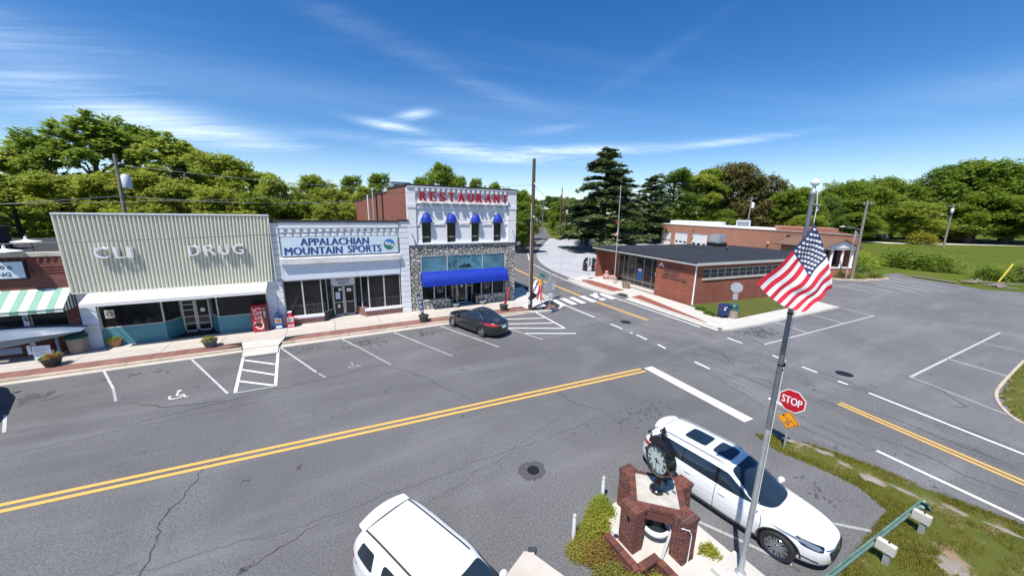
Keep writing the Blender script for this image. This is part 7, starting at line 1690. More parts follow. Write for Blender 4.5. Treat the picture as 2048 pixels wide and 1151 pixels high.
def feather(x, y, m_, label, txt, lean, h, letters_mat, seed, tatter=False):
    t = thing('feather_flag', label, 'feather flag', (x, y, 0.13), group='feather flags in pots outside the restaurant')
    mb = MB(); mb.lathe([(0.30, 0), (0.38, 0.42), (0.42, 0.44), (0.42, 0.54), (0.36, 0.54), (0.34, 0.46), (0, 0.46)], 20, (x, y, 0.13)); pt = mb.build('pot', M['pot_dark'], t, smooth=True)
    mb = MB(); mb.lathe([(0, 0.50), (0.36, 0.49)], 16, (x, y, 0.13)); mb.build('soil', M['soil'], pt)
    pole = []; 
    for i in range(10): q = i / 9; pole.append((x + lean * q * (1.0 if not tatter else 1.0), y, 0.3 + h * q))
    mb = MB(); mb.tube(pole, 0.02, 6); mb.build('pole', M['alu'], t)
    mb = MB(); P = []
    for i in range(19):
        q = i / 18; zc = 0.75 + (h - 0.45) * q; xc = x + lean * (zc - 0.3) / h; w = (0.36 * (0.55 + 0.45 * math.sin(math.pi * min(1, q * 1.1) ** 0.8)) if not tatter else 0.24 * (1.25 - 0.75 * q)) * (1 if q < 0.94 else 0.6)
        P.append([(xc + w * (k / 4 - 0.5), y - 0.03 + 0.05 * math.sin(k * 1.4 + q * 8 + seed), zc) for k in range(5)])
    mb.grid(P); cl_ = mb.build('cloth', m_, t, smooth=True)
    for k, ch in enumerate(txt):
        zc = 0.75 + (h - 0.5) * (0.80 - k * 0.21); xc = x + lean * (zc - 0.3) / h
        letters('letter', ch, letters_mat, (xc - 0.10, y - 0.10, zc - 0.12), (1, 0, 0), (lean / h, 0, 1), 0.20, 0.24, cl_, bold=0.04, depth=0.004)
feather(6.70, 27.58, simple('feather_blue', (0.03, 0.055, 0.22), 0.6), 'blue and white open feather flag in a dark pot left of the sedan', 'OPEN', -0.35, 2.25, M['sign_white'], 1)
feather(14.18, 27.75, simple('feather_red', (0.55, 0.02, 0.05), 0.6), 'red feather flag leaning from a dark pot near the utility pole', '', 0.62, 2.1, M['sign_white'], 2, True)
# soda machine
so = thing('soda_machine', 'red soda vending machine with white ribbon lettering beside the teal wall', 'vending machine', (-4.6, 30.4, 0.13))
B(so, 'cabinet', 'red_letter', (-5.10, -4.16, 30.15, 30.95, 0.18, 2.12)); B(so, 'plinth', 'black', (-5.06, -4.2, 30.18, 30.9, 0.13, 0.19)); B(so, 'front_panel', 'red_box', (-5.06, -4.40, 30.125, 30.15, 0.24, 1.98)); B(so, 'control_panel', 'plastic', (-4.39, -4.20, 30.125, 30.15, 0.24, 2.06))
for z in (1.85, 1.62, 1.5, 1.38): B(so, 'button', 'sign_white', (-4.36, -4.24, 30.115, 30.125, z, z + 0.07))
B(so, 'coin_slot', 'alu_light', (-4.34, -4.25, 30.115, 30.125, 1.2, 1.3)); B(so, 'dispensing_slot', 'black', (-4.98, -4.5, 30.112, 30.126, 0.62, 0.78))
letters('lettering', 'Coca', M['sign_white'], (-4.98, 30.120, 1.46), (1, 0, 0.08), (0, 0, 1), 0.52, 0.30, so, bold=0.02, depth=0.006, shear=0.35); letters('lettering', 'Cola', M['sign_white'], (-4.92, 30.120, 1.12), (1, 0, 0.08), (0, 0, 1), 0.46, 0.28, so, bold=0.02, depth=0.006, shear=0.35)
def ribbon_print(parent, pts, ws, y, m_, name='ribbon'):
    mb = MB(); n = len(pts); P = []
    for i in range(n):
        a = Vector(pts[max(i - 1, 0)]); b = Vector(pts[min(i + 1, n - 1)]); d = (b - a).normalized(); w = ws[i] / 2; P.append([(pts[i][0] - d.y * w, y, pts[i][1] + d.x * w), (pts[i][0] + d.y * w, y, pts[i][1] - d.x * w)])
    mb.grid(P); mb.build(name, m_, parent)
pr_ = smooth_pl([(-4.98, 0.86), (-4.92, 0.92), (-4.96, 0.74), (-4.84, 0.50), (-4.66, 0.38), (-4.52, 0.42), (-4.46, 0.62), (-4.52, 0.9), (-4.50, 1.12)], 5); ribbon_print(so, pr_, [0.03 + 0.06 * math.sin(math.pi * i / (len(pr_) - 1)) for i in range(len(pr_))], 30.119, M['sign_white'])
pr_ = smooth_pl([(-5.02, 1.95), (-4.9, 1.78), (-4.78, 1.9), (-4.6, 1.93), (-4.46, 1.86)], 5); ribbon_print(so, pr_, [0.05] * len(pr_), 30.119, M['sign_white'])
disc(so, 'round_print', M['pavers'], -4.74, 0.90, 0, 0.13, 30.1195)
# newspaper boxes
for i, (x, m_, lab) in enumerate([(-3.55, 'blue_box', 'blue newspaper box between the vending machine and the red box'), (-2.78, 'red_box', 'red newspaper box at the left end of the sports shop window')]):
    t = thing('newspaper_box', lab, 'newspaper box', (x, 30.35, 0.13), group='newspaper boxes'); y = 30.3
    B(t, 'cabinet', m_, (x - 0.26, x + 0.26, y, y + 0.42, 0.45, 1.02)); B(t, 'pedestal', m_, (x - 0.24, x + 0.24, y + 0.03, y + 0.40, 0.13, 0.448)); B(t, 'coin_head', m_, (x - 0.12, x + 0.12, y + 0.08, y + 0.34, 1.02, 1.30)); B(t, 'head_cap', 'sign_white' if i else 'blue_box', (x - 0.13, x + 0.13, y + 0.06, y + 0.35, 1.30, 1.36))
    f_ = B(t, 'display_frame', 'sign_white', (x - 0.20, x + 0.20, y - 0.012, y, 0.60, 0.96)); B(f_, 'paper', 'stone_cap' if i else 'sign_orange', (x - 0.15, x + 0.15, y - 0.016, y - 0.012, 0.65, 0.91)); B(t, 'handle', 'sign_white', (x - 0.20, x + 0.02, y - 0.03, y - 0.01, 0.98, 1.02)); B(t, 'front_plate', 'sign_white', (x - 0.17, x + 0.19, y + 0.018, y + 0.03, 0.22, 0.40))
    if i: B(t, 'red_print', 'red_letter', (x - 0.12, x + 0.14, y + 0.012, y + 0.018, 0.28, 0.34))
t = thing('bin_box', 'brown pavement waste bin with dark green lid below the brick pier', 'waste bin', (-14.0, 30.6, 0.13)); mb = MB(); mb.lathe([(0.42, 0), (0.46, 0.9)], 8, (-13.97, 30.55, 0.13)); mb.build('barrel', M['tan_bin'], t); mb = MB(); mb.lathe([(0.50, 0.9), (0.52, 0.98), (0.34, 1.2), (0.16, 1.25), (0.0, 1.25)], 8, (-13.97, 30.55, 0.13)); mb.build('lid', M['green_dark'], t)
# folded canopy / boat-like cover in front of the shop
tp = thing('covered_market_cart', 'long blue grey cover with pointed end standing before the brick shop', 'covered cart', (-16, 30.2, 0.13)); mb = MB(); P = []
for i in range(15):
    q = i / 14; x = -17.6 + q * 4.35; top = 1.98 + 0.08 * math.sin(q * math.pi) - 0.28 * q ** 2; bot = 1.02 + 0.62 * q ** 1.4; w = 0.62 * (1 - 0.85 * q ** 3)
    P.append([(x, 29.75 - w * 0.2, bot), (x, 29.62 - w * 0.35, (top + bot) / 2), (x, 29.72 - w * 0.1, top), (x, 30.3, top + 0.10), (x, 30.75, top)])
mb.grid(P); mb.build('cover', M['tarp'], tp, smooth=True)
for q in (0.35, 0.45, 0.55, 0.65, 0.75): x = -17.6 + q * 4.35; mb = MB(); mb.tube([(x, 29.7, 1.99 - 0.28 * q * q), (x + 0.12, 30.3, 2.12 - 0.28 * q * q)], 0.012, 5); mb.build('seam_cord', M['sign_white'], tp)
B(tp, 'white_panel', 'sign_white', (-17.6, -15.75, 29.66, 29.72, 1.60, 1.92)); B(tp, 'leg', 'tarp', (-14.6, -14.5, 30.0, 30.1, 0.13, 1.7)); B(tp, 'leg', 'tarp', (-17.5, -17.4, 30.0, 30.1, 0.13, 1.7)); B(tp, 'lower_panel', 'tarp', (-17.6, -15.9, 29.9, 29.98, 0.62, 1.0)); B(tp, 'low_frame', 'fascia', (-15.75, -15.6, 30.0, 30.06, 0.45, 1.0), (-15.6, -14.9, 30.0, 30.06, 0.45, 0.6), (-14.2, -13.6, 30.5, 30.56, 0.35, 0.5))
sb_ = thing('sandwich_board', 'white leaning price board behind the red flower pot', 'sign board', (-15.1, 29.9, 0.13)); B(sb_, 'board', 'fascia', (-15.45, -14.75, 29.78, 29.82, 0.16, 0.98)); 
for k in range(5): B(sb_, 'printed_line', 'tarp', (-15.38, -14.84 - 0.08 * (k % 3), 29.774, 29.78, 0.36 + k * 0.11, 0.385 + k * 0.11))
B(sb_, 'rear_leg', 'fascia', (-15.42, -15.38, 29.82, 30.1, 0.13, 0.6), (-14.82, -14.78, 29.82, 30.1, 0.13, 0.6))

# ------------------------------------------------------------------ poles, wires, signs
def wpole(name, label, x, y, h, r0, r1, m_='wood_pole', lean=(0, 0), arms=(), group=None, cat='utility pole', z0=0, can=None, lamp=None, az=0.0):
    t = thing(name, label, cat, (x, y, z0), group=group); tip = Vector((x + lean[0], y + lean[1], h)); mb = MB(); mb.tube([(x, y, z0)] + [Vector((x, y, z0)).lerp(tip, k / 5) for k in range(1, 6)], [r0 + (r1 - r0) * k / 5 for k in range(6)], 12); mb.build('pole_shaft', M[m_], t, smooth=True)
    P_ = lambda z: Vector((x, y, z0)).lerp(tip, (z - z0) / (h - z0))
    for z, L_ in arms:
        c_ = P_(z); dx, dy = math.cos(az) * L_ / 2, math.sin(az) * L_ / 2; mb = MB(); mb.tube([(c_.x - dx, c_.y - dy - 0.15, z), (c_.x + dx, c_.y + dy - 0.15, z)], 0.075, 4); ca = mb.build('crossarm', M['wood_grey'], t)
        for k in (-0.95, -0.5, 0.5, 0.95): mb = MB(); mb.lathe([(0.04, 0), (0.07, 0.05), (0.05, 0.14), (0.07, 0.18), (0, 0.24)], 8, (c_.x + dx * k, c_.y + dy * k - 0.15, z + 0.06)); mb.build('insulator', M['sign_back'], ca)
    if can:
        c_ = P_(can[0]); mb = MB(); s = can[1]; mb.lathe([(0.24 * s, 0), (0.27 * s, 0.05), (0.27 * s, 0.85 * s), (0.20 * s, 0.98 * s), (0, 1.0 * s)], 14, (c_.x + can[2] * (0.28 * s + r0), c_.y - 0.1, can[0])); mb.build('transformer', M['fascia'], t, smooth=True)
    if lamp:
        c_ = P_(lamp[0]); q = c_ + Vector((lamp[1], lamp[2], 0.5)); mb = MB(); mb.tube([c_, c_.lerp(q, 0.5) + Vector((0, 0, 0.15)), q], 0.045, 6); mb.build('lamp_arm', M['steel'], t); mb = MB(); mb.tube([q, q + Vector((lamp[1], lamp[2], 0)).normalized() * 0.7], [0.16, 0.08], 8); mb.build('lamp_head', M['stone_cap'], t)
    return t
up = wpole('utility_pole', 'tall dark brown wooden utility pole at the restaurant corner', 16.50, 26.86, 13.55, 0.21, 0.14)
mb = MB()
for k in range(6): mb.tube([(16.30, 26.75, 0.2 + k * 1.6), (16.28, 26.75, 1.8 + k * 1.6)], 0.04, 6)
mb.build('conduit', M['stone_cap'], up)
B(up, 'meter_box', 'sign_white', (16.02, 16.26, 26.55, 26.75, 1.5, 1.85), (16.06, 16.28, 26.55, 26.75, 0.75, 1.15)); mb = MB(); mb.tube([(16.5, 26.8, 5.1), (18.2, 26.9, 5.35)], 0.035, 6); mb.tube([(18.2, 26.9, 5.35), (18.2, 26.9, 5.15)], 0.02, 5); mb.build('side_bracket', M['sign_back'], up)
for z in (11.4, 8.6): mb = MB(); mb.lathe([(0.03, 0), (0.07, 0.04), (0.06, 0.14), (0, 0.18)], 8, (16.5, 26.64, z)); mb.build('insulator', M['sign_white'], up)
# banners hung on the pole
def banner(name, label, pts, m_, parent=None, bits=()):
    t = thing(name, label, 'banner', pts[0]); mb = MB(); P = [[Vector(pts[0]).lerp(Vector(pts[1]), i / 8) * (1 - j / 8) + Vector(pts[3]).lerp(Vector(pts[2]), i / 8) * (j / 8) + Vector((0, 0.06 * math.sin(i * 0.9 + j * 0.7), 0)) for j in range(9)] for i in range(9)]
    mb.grid(P); c_ = mb.build('cloth', m_, t, smooth=True)
    for nm, mt, i0, i1, j0, j1 in bits:
        mb = MB(); sub = [[Vector(P[i][j]) + Vector((0, -0.012, 0)) for j in range(j0, j1 + 1)] for i in range(i0, i1 + 1)]; mb.grid(sub); mb.build(nm, M[mt], c_, smooth=True)
    return t
banner('pole_banner', 'white banner with pink script hanging beside the brown utility pole', [(16.72, 26.55, 2.95), (17.18, 26.45, 3.05), (16.98, 26.45, 1.62), (16.48, 26.55, 1.95)], M['sign_white'], bits=[('pink_print', 'flower_red', 3, 5, 1, 3), ('pink_print', 'flower_red', 2, 5, 4, 5), ('pink_print', 'flower_red', 1, 3, 6, 7)])
banner('pole_banner', 'orange and red banner with a pale stripe right of the white banner', [(17.15, 26.5, 3.0), (17.52, 26.3, 3.02), (17.35, 26.3, 1.0), (16.98, 26.45, 1.1)], M['red_box'], bits=[('orange_top', 'sign_orange', 0, 8, 0, 2), ('pale_stripe', 'sign_white', 3, 5, 2, 8)])
t = thing('black_trough', 'black angular banner frame hanging low on the utility pole', 'banner frame', (16.7, 26.6, 1.4)); mb = MB(); mb.add([(16.42, 26.5, 1.95), (17.0, 26.45, 1.60), (17.0, 26.7, 1.58), (16.42, 26.75, 1.92), (16.45, 26.55, 1.15), (16.75, 26.55, 1.28)], [(0, 4, 5, 1), (3, 2, 5, 4), (0, 1, 2, 3), (0, 3, 4), (1, 5, 2)]); mb.build('frame', M['black'], t)
t = thing('street_name_sign', 'green street name sign on a thin post beside the banners', 'street sign', (17.35, 26.3, 0.13)); mb = MB(); mb.tube([(17.35, 26.25, 0.13), (17.35, 26.25, 3.15)], 0.025, 6); mb.build('post', M['steel'], t)
B(t, 'name_blade', 'sign_green', (17.02, 17.78, 26.24, 26.26, 3.16, 3.36)); B(t, 'name_blade', 'sign_green', (17.34, 17.36, 25.85, 26.65, 3.38, 3.58)); B(t, 'pale_print', 'sign_white', (17.10, 17.66, 26.234, 26.24, 3.23, 3.28))
t = thing('corner_sign_post', 'backs of a stop sign and small white plate on a post at the crosswalk', 'sign post', (17.55, 25.25, 0.0)); mb = MB(); mb.tube([(17.55, 25.25, 0), (17.55, 25.25, 3.6)], 0.035, 8); mb.build('post', M['steel'], t)
octagon(17.55, 25.19, 2.62, 0.50, (0.05, -1, 0), 'sign_back', 'sign_back', t, 'sign_back'); octagon(17.55, 25.31, 2.62, 0.50, (0.5, 1, 0), 'sign_red', 'sign_back', t, 'stop_plate'); B(t, 'white_plate', 'sign_white', (17.33, 17.79, 25.18, 25.20, 1.32, 1.95))
for k in range(3): B(t, 'printed_line', 'plastic', (17.42, 17.70, 25.172, 25.178, 1.48 + k * 0.14, 1.52 + k * 0.14))
B(t, 'upper_plate', 'sign_back', (17.45, 17.72, 25.24, 25.26, 3.2, 3.75))
sp2 = thing('speed_limit_sign', 'white 20 miles speed limit sign at the tip of the mulch strip', 'speed sign', (32.1, 36.95, 0.13)); mb = MB(); mb.tube([(32.1, 36.95, 0.1), (32.1, 36.95, 3.2)], 0.04, 6); mb.build('post', M['steel'], sp2)
pl = B(sp2, 'sign_plate', 'sign_white', (31.75, 32.5, 36.86, 36.89, 2.05, 3.15)); letters('lettering', '20', M['black'], (31.88, 36.85, 2.15), (1, 0, 0), (0, 0, 1), 0.48, 0.48, pl, bold=0.04, depth=0.004); letters('lettering', 'SPEED', M['black'], (31.86, 36.85, 2.93), (1, 0, 0), (0, 0, 1), 0.52, 0.13, pl, depth=0.004); letters('lettering', 'LIMIT', M['black'], (31.88, 36.85, 2.74), (1, 0, 0), (0, 0, 1), 0.48, 0.13, pl, depth=0.004)
B(sp2, 'lower_plate', 'sign_white', (31.8, 32.45, 36.86, 36.89, 1.3, 1.95))
# post office forecourt
pf = thing('post_office_flagpole', 'slim grey flagpole outside the post office entrance', 'flagpole', (33.2, 33.4, 0.13)); mb = MB(); mb.tube([(33.0, 32.9, 0.1), (33.25, 33.3, 12.4)], [0.07, 0.045], 10); mb.build('pole_shaft', M['sign_back'], pf, smooth=True); mb = MB(); mb.lathe([(0.09 * math.sin(math.pi * i / 8) + 1e-4, -0.09 * math.cos(math.pi * i / 8)) for i in range(9)], 12, (33.25, 33.3, 12.45)); mb.build('ball', M['stone_cap'], pf)
f2 = thing('small_flag', 'limp american flag hanging on the post office flagpole', 'flag', (33.2, 33.2, 8.3)); mb = MB(); mbw = MB(); P = []
for i in range(15):
    q = i / 14; P.append([(33.2 + (-0.55 + 0.75 * math.sin(q * 2.6)) * k / 7 * 0.75 - 0.28 * q * (k / 7), 33.15 - 0.12 * math.sin(k * 1.3 + q * 2), 8.35 - q * 2.0 - 0.35 * k / 7 * (1 - q)) for k in range(8)])
for i in range(14):
    for j in range(7):
        (mb if ((i + j) // 1) % 2 == 0 or (i < 4 and j < 3) else mbw).quad(P[i][j], P[i][j + 1], P[i + 1][j + 1], P[i + 1][j])
mb.build('red_cloth', M['flag_red'], f2, smooth=True); mbw.build('white_cloth', M['flag_white'], f2, smooth=True); mb = MB(); mb.add([Vector(P[i][j]) + Vector((0, -0.01, 0)) for i in (0, 4) for j in (0, 3)], [(0, 1, 3, 2)]); mb.build('canton', M['flag_blue'], f2)
t = thing('planter_tub', 'dark round tub planter on the post office forecourt', 'planter', (32.4, 30.3, 0.135)); mb = MB(); mb.lathe([(0.36, 0), (0.5, 0.6), (0.54, 0.62), (0.54, 0.74), (0.46, 0.74), (0.44, 0.62), (0, 0.62)], 18, (32.4, 30.3, 0.135)); mb.build('tub', M['tan_bin'], t, smooth=True); mb = MB(); mb.lathe([(0, 0.66), (0.45, 0.65)], 16, (32.4, 30.3, 0.135)); mb.build('soil', M['soil'], t); mb = MB(); mb.tube([(32.4, 30.3, 0.7), (32.35, 30.35, 1.9)], 0.02, 5); mb.build('dry_stem', M['bark'], t)
t = thing('bird_ornament', 'pinkish sculpted ornament at the foot of the entrance glass', 'ornament', (35.0, 36.0, 0.135)); mb = MB(); mb.lathe([(0.3, 0), (0.5, 0.3), (0.42, 0.6), (0.2, 0.75), (0.28, 0.95), (0.2, 1.1), (0, 1.18)], 12, (34.5, 36.0, 0.135)); mb.tube([(34.8, 35.8, 0.35), (35.0, 35.0, 0.5), (34.9, 34.4, 0.4)], [0.3, 0.3, 0.08], 8); mb.build('figure', simple('pink_stone', (0.46, 0.26, 0.22), 0.8), t, smooth=True); B(t, 'base', 'stone_cap', (34.2, 35.2, 34.5, 36.4, 0.13, 0.22))
mbx = thing('mailbox', 'dark blue collection mailbox at the edge of the post office lawn', 'mailbox', (31.0, 17.4, 0.13)); mb = MB(); P = []
for x_ in (-0.34, 0.34):
    row = [(-0.32, 0.28), (-0.32, 1.05)] + [(-0.32 * math.cos(R(a)), 1.05 + 0.30 * math.sin(R(a))) for a in range(15, 180, 15)] + [(0.32, 1.05), (0.32, 0.28)]; P.append([(x_, p, z) for p, z in row])
mb.grid(P)
for side_ in P: mb.add(side_, [tuple(range(len(side_)))])
mb.add([P[0][0], P[1][0], P[1][-1], P[0][-1]], [(0, 1, 2, 3)])
mbx.rotation_euler = (0, 0, R(-25)); mbx.scale = (0.95,) * 3
place('body', mb.mesh('body', M['mail_blue'], angle=50), mbx, local=True)
for x_ in (-0.30, 0.30):
    for y_ in (-0.27, 0.27): mb = MB(); mb.box(x_ - 0.04, x_ + 0.04, y_ - 0.04, y_ + 0.04, 0, 0.28); place('leg', mb.mesh('leg', M['mail_blue']), mbx, local=True)
mb = MB(); mb.box(-0.22, 0.12, -0.335, -0.322, 1.02, 1.10); place('pull_handle', mb.mesh('pull_handle', M['sign_white']), mbx, local=True); mb = MB(); mb.box(-0.2, -0.02, -0.333, -0.322, 0.78, 0.92); place('eagle_mark', mb.mesh('eagle_mark', M['sign_white']), mbx, local=True); mb = MB(); mb.box(-0.28, 0.28, -0.36, -0.30, 1.13, 1.22); place('hopper_lip', mb.mesh('hopper_lip', M['black']), mbx, local=True)
for k in range(3): mb = MB(); mb.box(0.342, 0.35, -0.16, 0.12, 0.5 + k * 0.2, 0.60 + k * 0.2); place('side_lettering', mb.mesh('side_lettering', M['sign_white']), mbx, local=True)
t = thing('waste_bin', 'brown pebbled waste bin with a dark green lid beside the mailbox', 'waste bin', (31.95, 17.25, 0.13)); mb = MB(); mb.lathe([(0.36, 0), (0.36, 0.78)], 24, (31.75, 16.95, 0.135)); mb.build('barrel', M['tan_bin'], t, smooth=True); mb = MB(); mb.lathe([(0.40, 0.76), (0.40, 0.84), (0.34, 0.88), (0.34, 1.06), (0.39, 1.08), (0.30, 1.2), (0, 1.22)], 24, (31.75, 16.95, 0.135)); mb.build('lid', M['green_dark'], t, smooth=True)
t = thing('lot_stop_sign', 'grey back of a stop sign standing on the post office lawn', 'stop sign', (36.9, 19.75, 0.13)); x, y = 34.1, 18.25
mb = MB(); mb.tube([(x, y, 0.1), (x, y, 2.9)], 0.04, 8); mb.build('post', M['rail_green'], t); octagon(x - 0.05, y - 0.03, 2.42, 0.52, (-0.9, -0.42, 0), 'sign_back', 'sign_back', t, 'sign_back'); octagon(x + 0.05, y + 0.03, 2.42, 0.52, (0.9, 0.42, 0), 'sign_red', 'sign_back', t, 'stop_plate'); mb = MB(); mb.box(x - 0.07, x - 0.05, y - 0.2, y + 0.2, 1.25, 1.85, 0, R(25), (x, y)); mb.build('lower_plate', M['sign_back'], t)
for nm, x, y, rr, hh, lab in (('low_plants', 30.9, 18.6, 0.45, 0.4, 'ragged low plants along the walk beside the mailbox'), ('low_plants', 31.6, 19.9, 0.5, 0.35, 'scrubby low plants near the foot of the white downspout')):
    t = thing(nm[:-1], lab, 'plant', (x, y, 0.13), group='low plants by the post office wall'); place('foliage', leafball('foliage', 900, rr, 0.6, 0.07, int(x * 10), LEAF['dark']), t, local=True); mb = MB(); mb.tube([(0, 0, 0), (0.1, 0.1, 0.3)], 0.02, 5); place('stem', mb.mesh('stem', M['bark']), t, local=True)
# distant and side poles
wpole('utility_pole', 'leaning weathered pole with transformer rising behind the drug store', -15.9, 45, 13.5, 0.19, 0.12, 'wood_grey', lean=(0.35, 0), can=(10.6, 1.2, 1), arms=())
wpole('lamp_pole', 'yellowish wooden pole with a curved lamp arm beside the town hall porch', 68.66, 20.84, 11.5, 0.22, 0.15, 'wood_grey', lean=(0.3, 0.2), arms=((11.0, 1.6),), lamp=(7.3, -3.2, 1.0), az=1.0)
pf3 = thing('hall_flagpole', 'thin flagpole with a drooping flag next to the town hall porch', 'flagpole', (67.8, 21.2, 0)); mb = MB(); mb.tube([(67.8, 21.2, 0), (67.9, 21.3, 7.3)], 0.05, 6); mb.build('pole_shaft', M['stone_cap'], pf3)
f3 = thing('hall_flag', 'limp flag drooping beside the town hall porch', 'flag', (67.8, 21.2, 7)); mb = MB(); mb.add([(67.85, 21.2, 7.2), (67.55, 20.9, 7.0), (67.3, 21.0, 5.2), (67.45, 21.1, 4.9), (67.8, 21.2, 5.9)], [(0, 1, 2, 3, 4)]); mb.build('cloth', M['flag_white'], f3); mb = MB(); mb.add([(67.83, 21.18, 7.18), (67.65, 20.98, 7.05), (67.63, 21.0, 6.3), (67.81, 21.15, 6.4)], [(0, 1, 2, 3)]); mb.build('canton', M['flag_blue'], f3)
for k in range(3): mb = MB(); z = 6.1 - k * 0.4; mb.add([(67.80, 21.17, z), (67.42, 20.95, z - 0.1), (67.40, 20.97, z - 0.28), (67.78, 21.17, z - 0.2)], [(0, 1, 2, 3)]); mb.build('stripe', M['flag_red'], f3)
wpole('utility_pole', 'leaning pole with a wide crossarm beyond the field at the right', 178, 33.5, 14.0, 0.30, 0.22, 'wood_grey', lean=(1.0, 0.5), arms=((13.4, 4.4),), can=(11.2, 1.4, -1), lamp=(10.0, -3.5, 1.2), az=-1.1, group='utility poles beyond the field')
wpole('utility_pole', 'short thin pole with a crossarm by the far field road', 205, 46, 8.6, 0.25, 0.18, 'wood_grey', arms=((8.0, 3.0),), az=-1.1, group='utility poles beyond the field')
wpole('utility_pole', 'grey pole carrying wires in front of the white windowed house', 95.0, 87.3, 17.0, 0.30, 0.20, 'wood_grey', lean=(0.8, 0), arms=((16.6, 5.5),), az=-0.75, group='utility poles along the side road')
wpole('utility_pole', 'grey pole with a white transformer rising behind the town hall roof', 118, 63, 15.0, 0.30, 0.20, 'wood_grey', lean=(1.2, 0.4), can=(11.6, 1.8, 1), arms=((14.5, 2.4),), az=-0.75, group='utility poles along the side road')
for i, (x, y, h, ar, lab) in enumerate([(80.6, 110.8, 15.0, ((14.3, 3.0),), 'brown pole with a crossarm at the left of the pole cluster'), (81.4, 111.6, 18.6, (), 'tallest bare brown pole of the cluster at the bend'), (82.8, 110.8, 14.0, (), 'shorter brown pole in the cluster at the bend'), (81.9, 112.9, 16.0, (), 'brown pole hidden behind the others of the cluster'),
                                         (87, 133, 14.0, ((13.4, 3.4),), 'grey pole with a crossarm just past the cluster'), (92, 148, 12.5, ((12, 3.2),), 'second crossarm pole up the far road'), (101, 168, 12, ((11.4, 3.2),), 'third crossarm pole up the far road'), (88, 105, 15.5, ((15.0, 2.2),), 'pale pole in front of the big cedar')]):
    wpole('utility_pole', lab, x, y, h, 0.26, 0.17, 'wood_pole' if i < 4 else 'wood_grey', arms=ar, az=-0.6, group='utility poles at the bend', can=(9, 1.4, 1) if i in (2, 5) else None)
t = thing('yellow_marker', 'yellow leaning marker and post by the lawn at the bend', 'marker post', (97.5, 93.5, 0)); mb = MB(); mb.tube([(97.5, 93.5, 0), (98.6, 93.0, 3.3)], 0.16, 6); mb.tube([(97.9, 93.3, 2.6), (99.0, 92.4, 2.9)], 0.2, 6); mb.build('post', M['yellow_post'], t)
t = thing('marker_post', 'grey square topped post on the far lawn edge', 'marker post', (84.8, 102.4, 0)); mb = MB(); mb.tube([(84.8, 102.4, 0), (84.8, 102.4, 3.2)], 0.07, 6); mb.build('post', M['steel'], t); B(t, 'plate', 'sign_back', (84.4, 85.3, 102.3, 102.36, 3.0, 3.5))
t = thing('guy_marker', 'yellow plastic guy wire marker leaning in the field at the right', 'marker post', (88.7, 10.5, 0)); mb = MB(); mb.tube([(88.7, 10.5, 0), (90.2, 9.9, 2.7)], 0.12, 6); mb.build('sleeve', M['yellow_post'], t)
t = thing('fence_post', 'short wooden post cut by the right edge of the photo', 'post', (94, 9.4, 0)); mb = MB(); mb.tube([(93.0, 9.3, 0), (93.2, 9.3, 2.6)], 0.2, 8); mb.build('post', M['wood_grey'], t)
t = thing('log_pile', 'pile of grey logs and branches on the grass beyond the parking lot', 'log pile', (82.5, 11.2, 0)); r_ = random.Random(4)
for k in range(22): x, y, a = r_.uniform(80.2, 84.4), r_.uniform(9.3, 12.9), r_.uniform(-0.5, 0.9) - 0.9; L_ = r_.uniform(0.8, 2.2); mb = MB(); mb.tube([(x, y, 0.1 + 0.3 * r_.random()), (x + L_ * math.cos(a), y + L_ * math.sin(a), 0.1 + 0.4 * r_.random())], r_.uniform(0.06, 0.14), 6); mb.build('log', M['wood_grey'], t)
for i, (xy, lab) in enumerate([(((82.5, 17.9), (80.3, 13.0)), 'long low timber edging beside the grass beyond the lot'), (((88.0, 8.0), (86.5, 3.0)), 'fallen timber in the grass at the right edge')]):
    mb = MB(); mb.tube([(*xy[0], 0.12), (*xy[1], 0.12)], 0.14, 6); tag(mb.build('timber_edging', M['wood_grey'], None), lab, 'timber')
# wires
def wire(label, a, b, sag, r=0.018, m_='black', n=16, group='overhead wires'):
    r *= 0.62 if m_ == 'sign_back' else 0.9
    a, b = Vector(a), Vector(b); mb = MB(); mb.tube([a.lerp(b, k / n) - Vector((0, 0, sag * 4 * (k / n) * (1 - k / n))) for k in range(n + 1)], r, 5); tag(mb.build('overhead_wire', M[m_], None), label, 'wire', group)
wire('dark cable crossing the lettered fronts at mid height', (-40, 26.6, 7.3), (16.5, 26.7, 8.5), 0.75, 0.022)
wire('thin wire crossing just below the top of the ribbed front', (-42, 26.6, 8.6), (16.5, 26.7, 11.4), 0.95, 0.012)
wire('short cable from the utility pole to the restaurant corner', (16.5, 26.8, 8.45), (16.9, 30.9, 7.9), 0.1, 0.015)
wire('wire running from the pole transformer across the tree tops', (-15.6, 45, 12.6), (30, 60, 13.2), 1.0, 0.025, 'sign_back'); wire('thicker wire below it across the trees', (-15.7, 45, 9.9), (4.4, 60, 10.4), 0.5, 0.045, 'sign_back')
wire('wire running left from the pole behind the drug store', (-15.8, 45, 9.9), (-60, 40, 7.5), 1.0, 0.025, 'sign_back'); wire('wire dropping from the pole to the drug store roof', (-15.8, 45, 9.8), (-12, 40, 7.6), 0.1, 0.02)
for k in range(3): wire(['upper', 'middle', 'lower'][k] + ' wire strung in front of the big cedar', (88, 105, 15.1 - 0.35 * k), (96, 87.4, 16.6 - 0.4 * k), 0.5 + 0.25 * k, 0.035, 'sign_back', group='wires in front of the cedar')
wire('long low wire from the pole cluster to the house pole', (82, 111.5, 12.2), (95.4, 87.4, 12.8), 0.7, 0.035, 'sign_back'); wire('wire rising from the corner pole towards the bend', (16.5, 26.9, 11.4), (81, 111, 15), 1.5, 0.02)
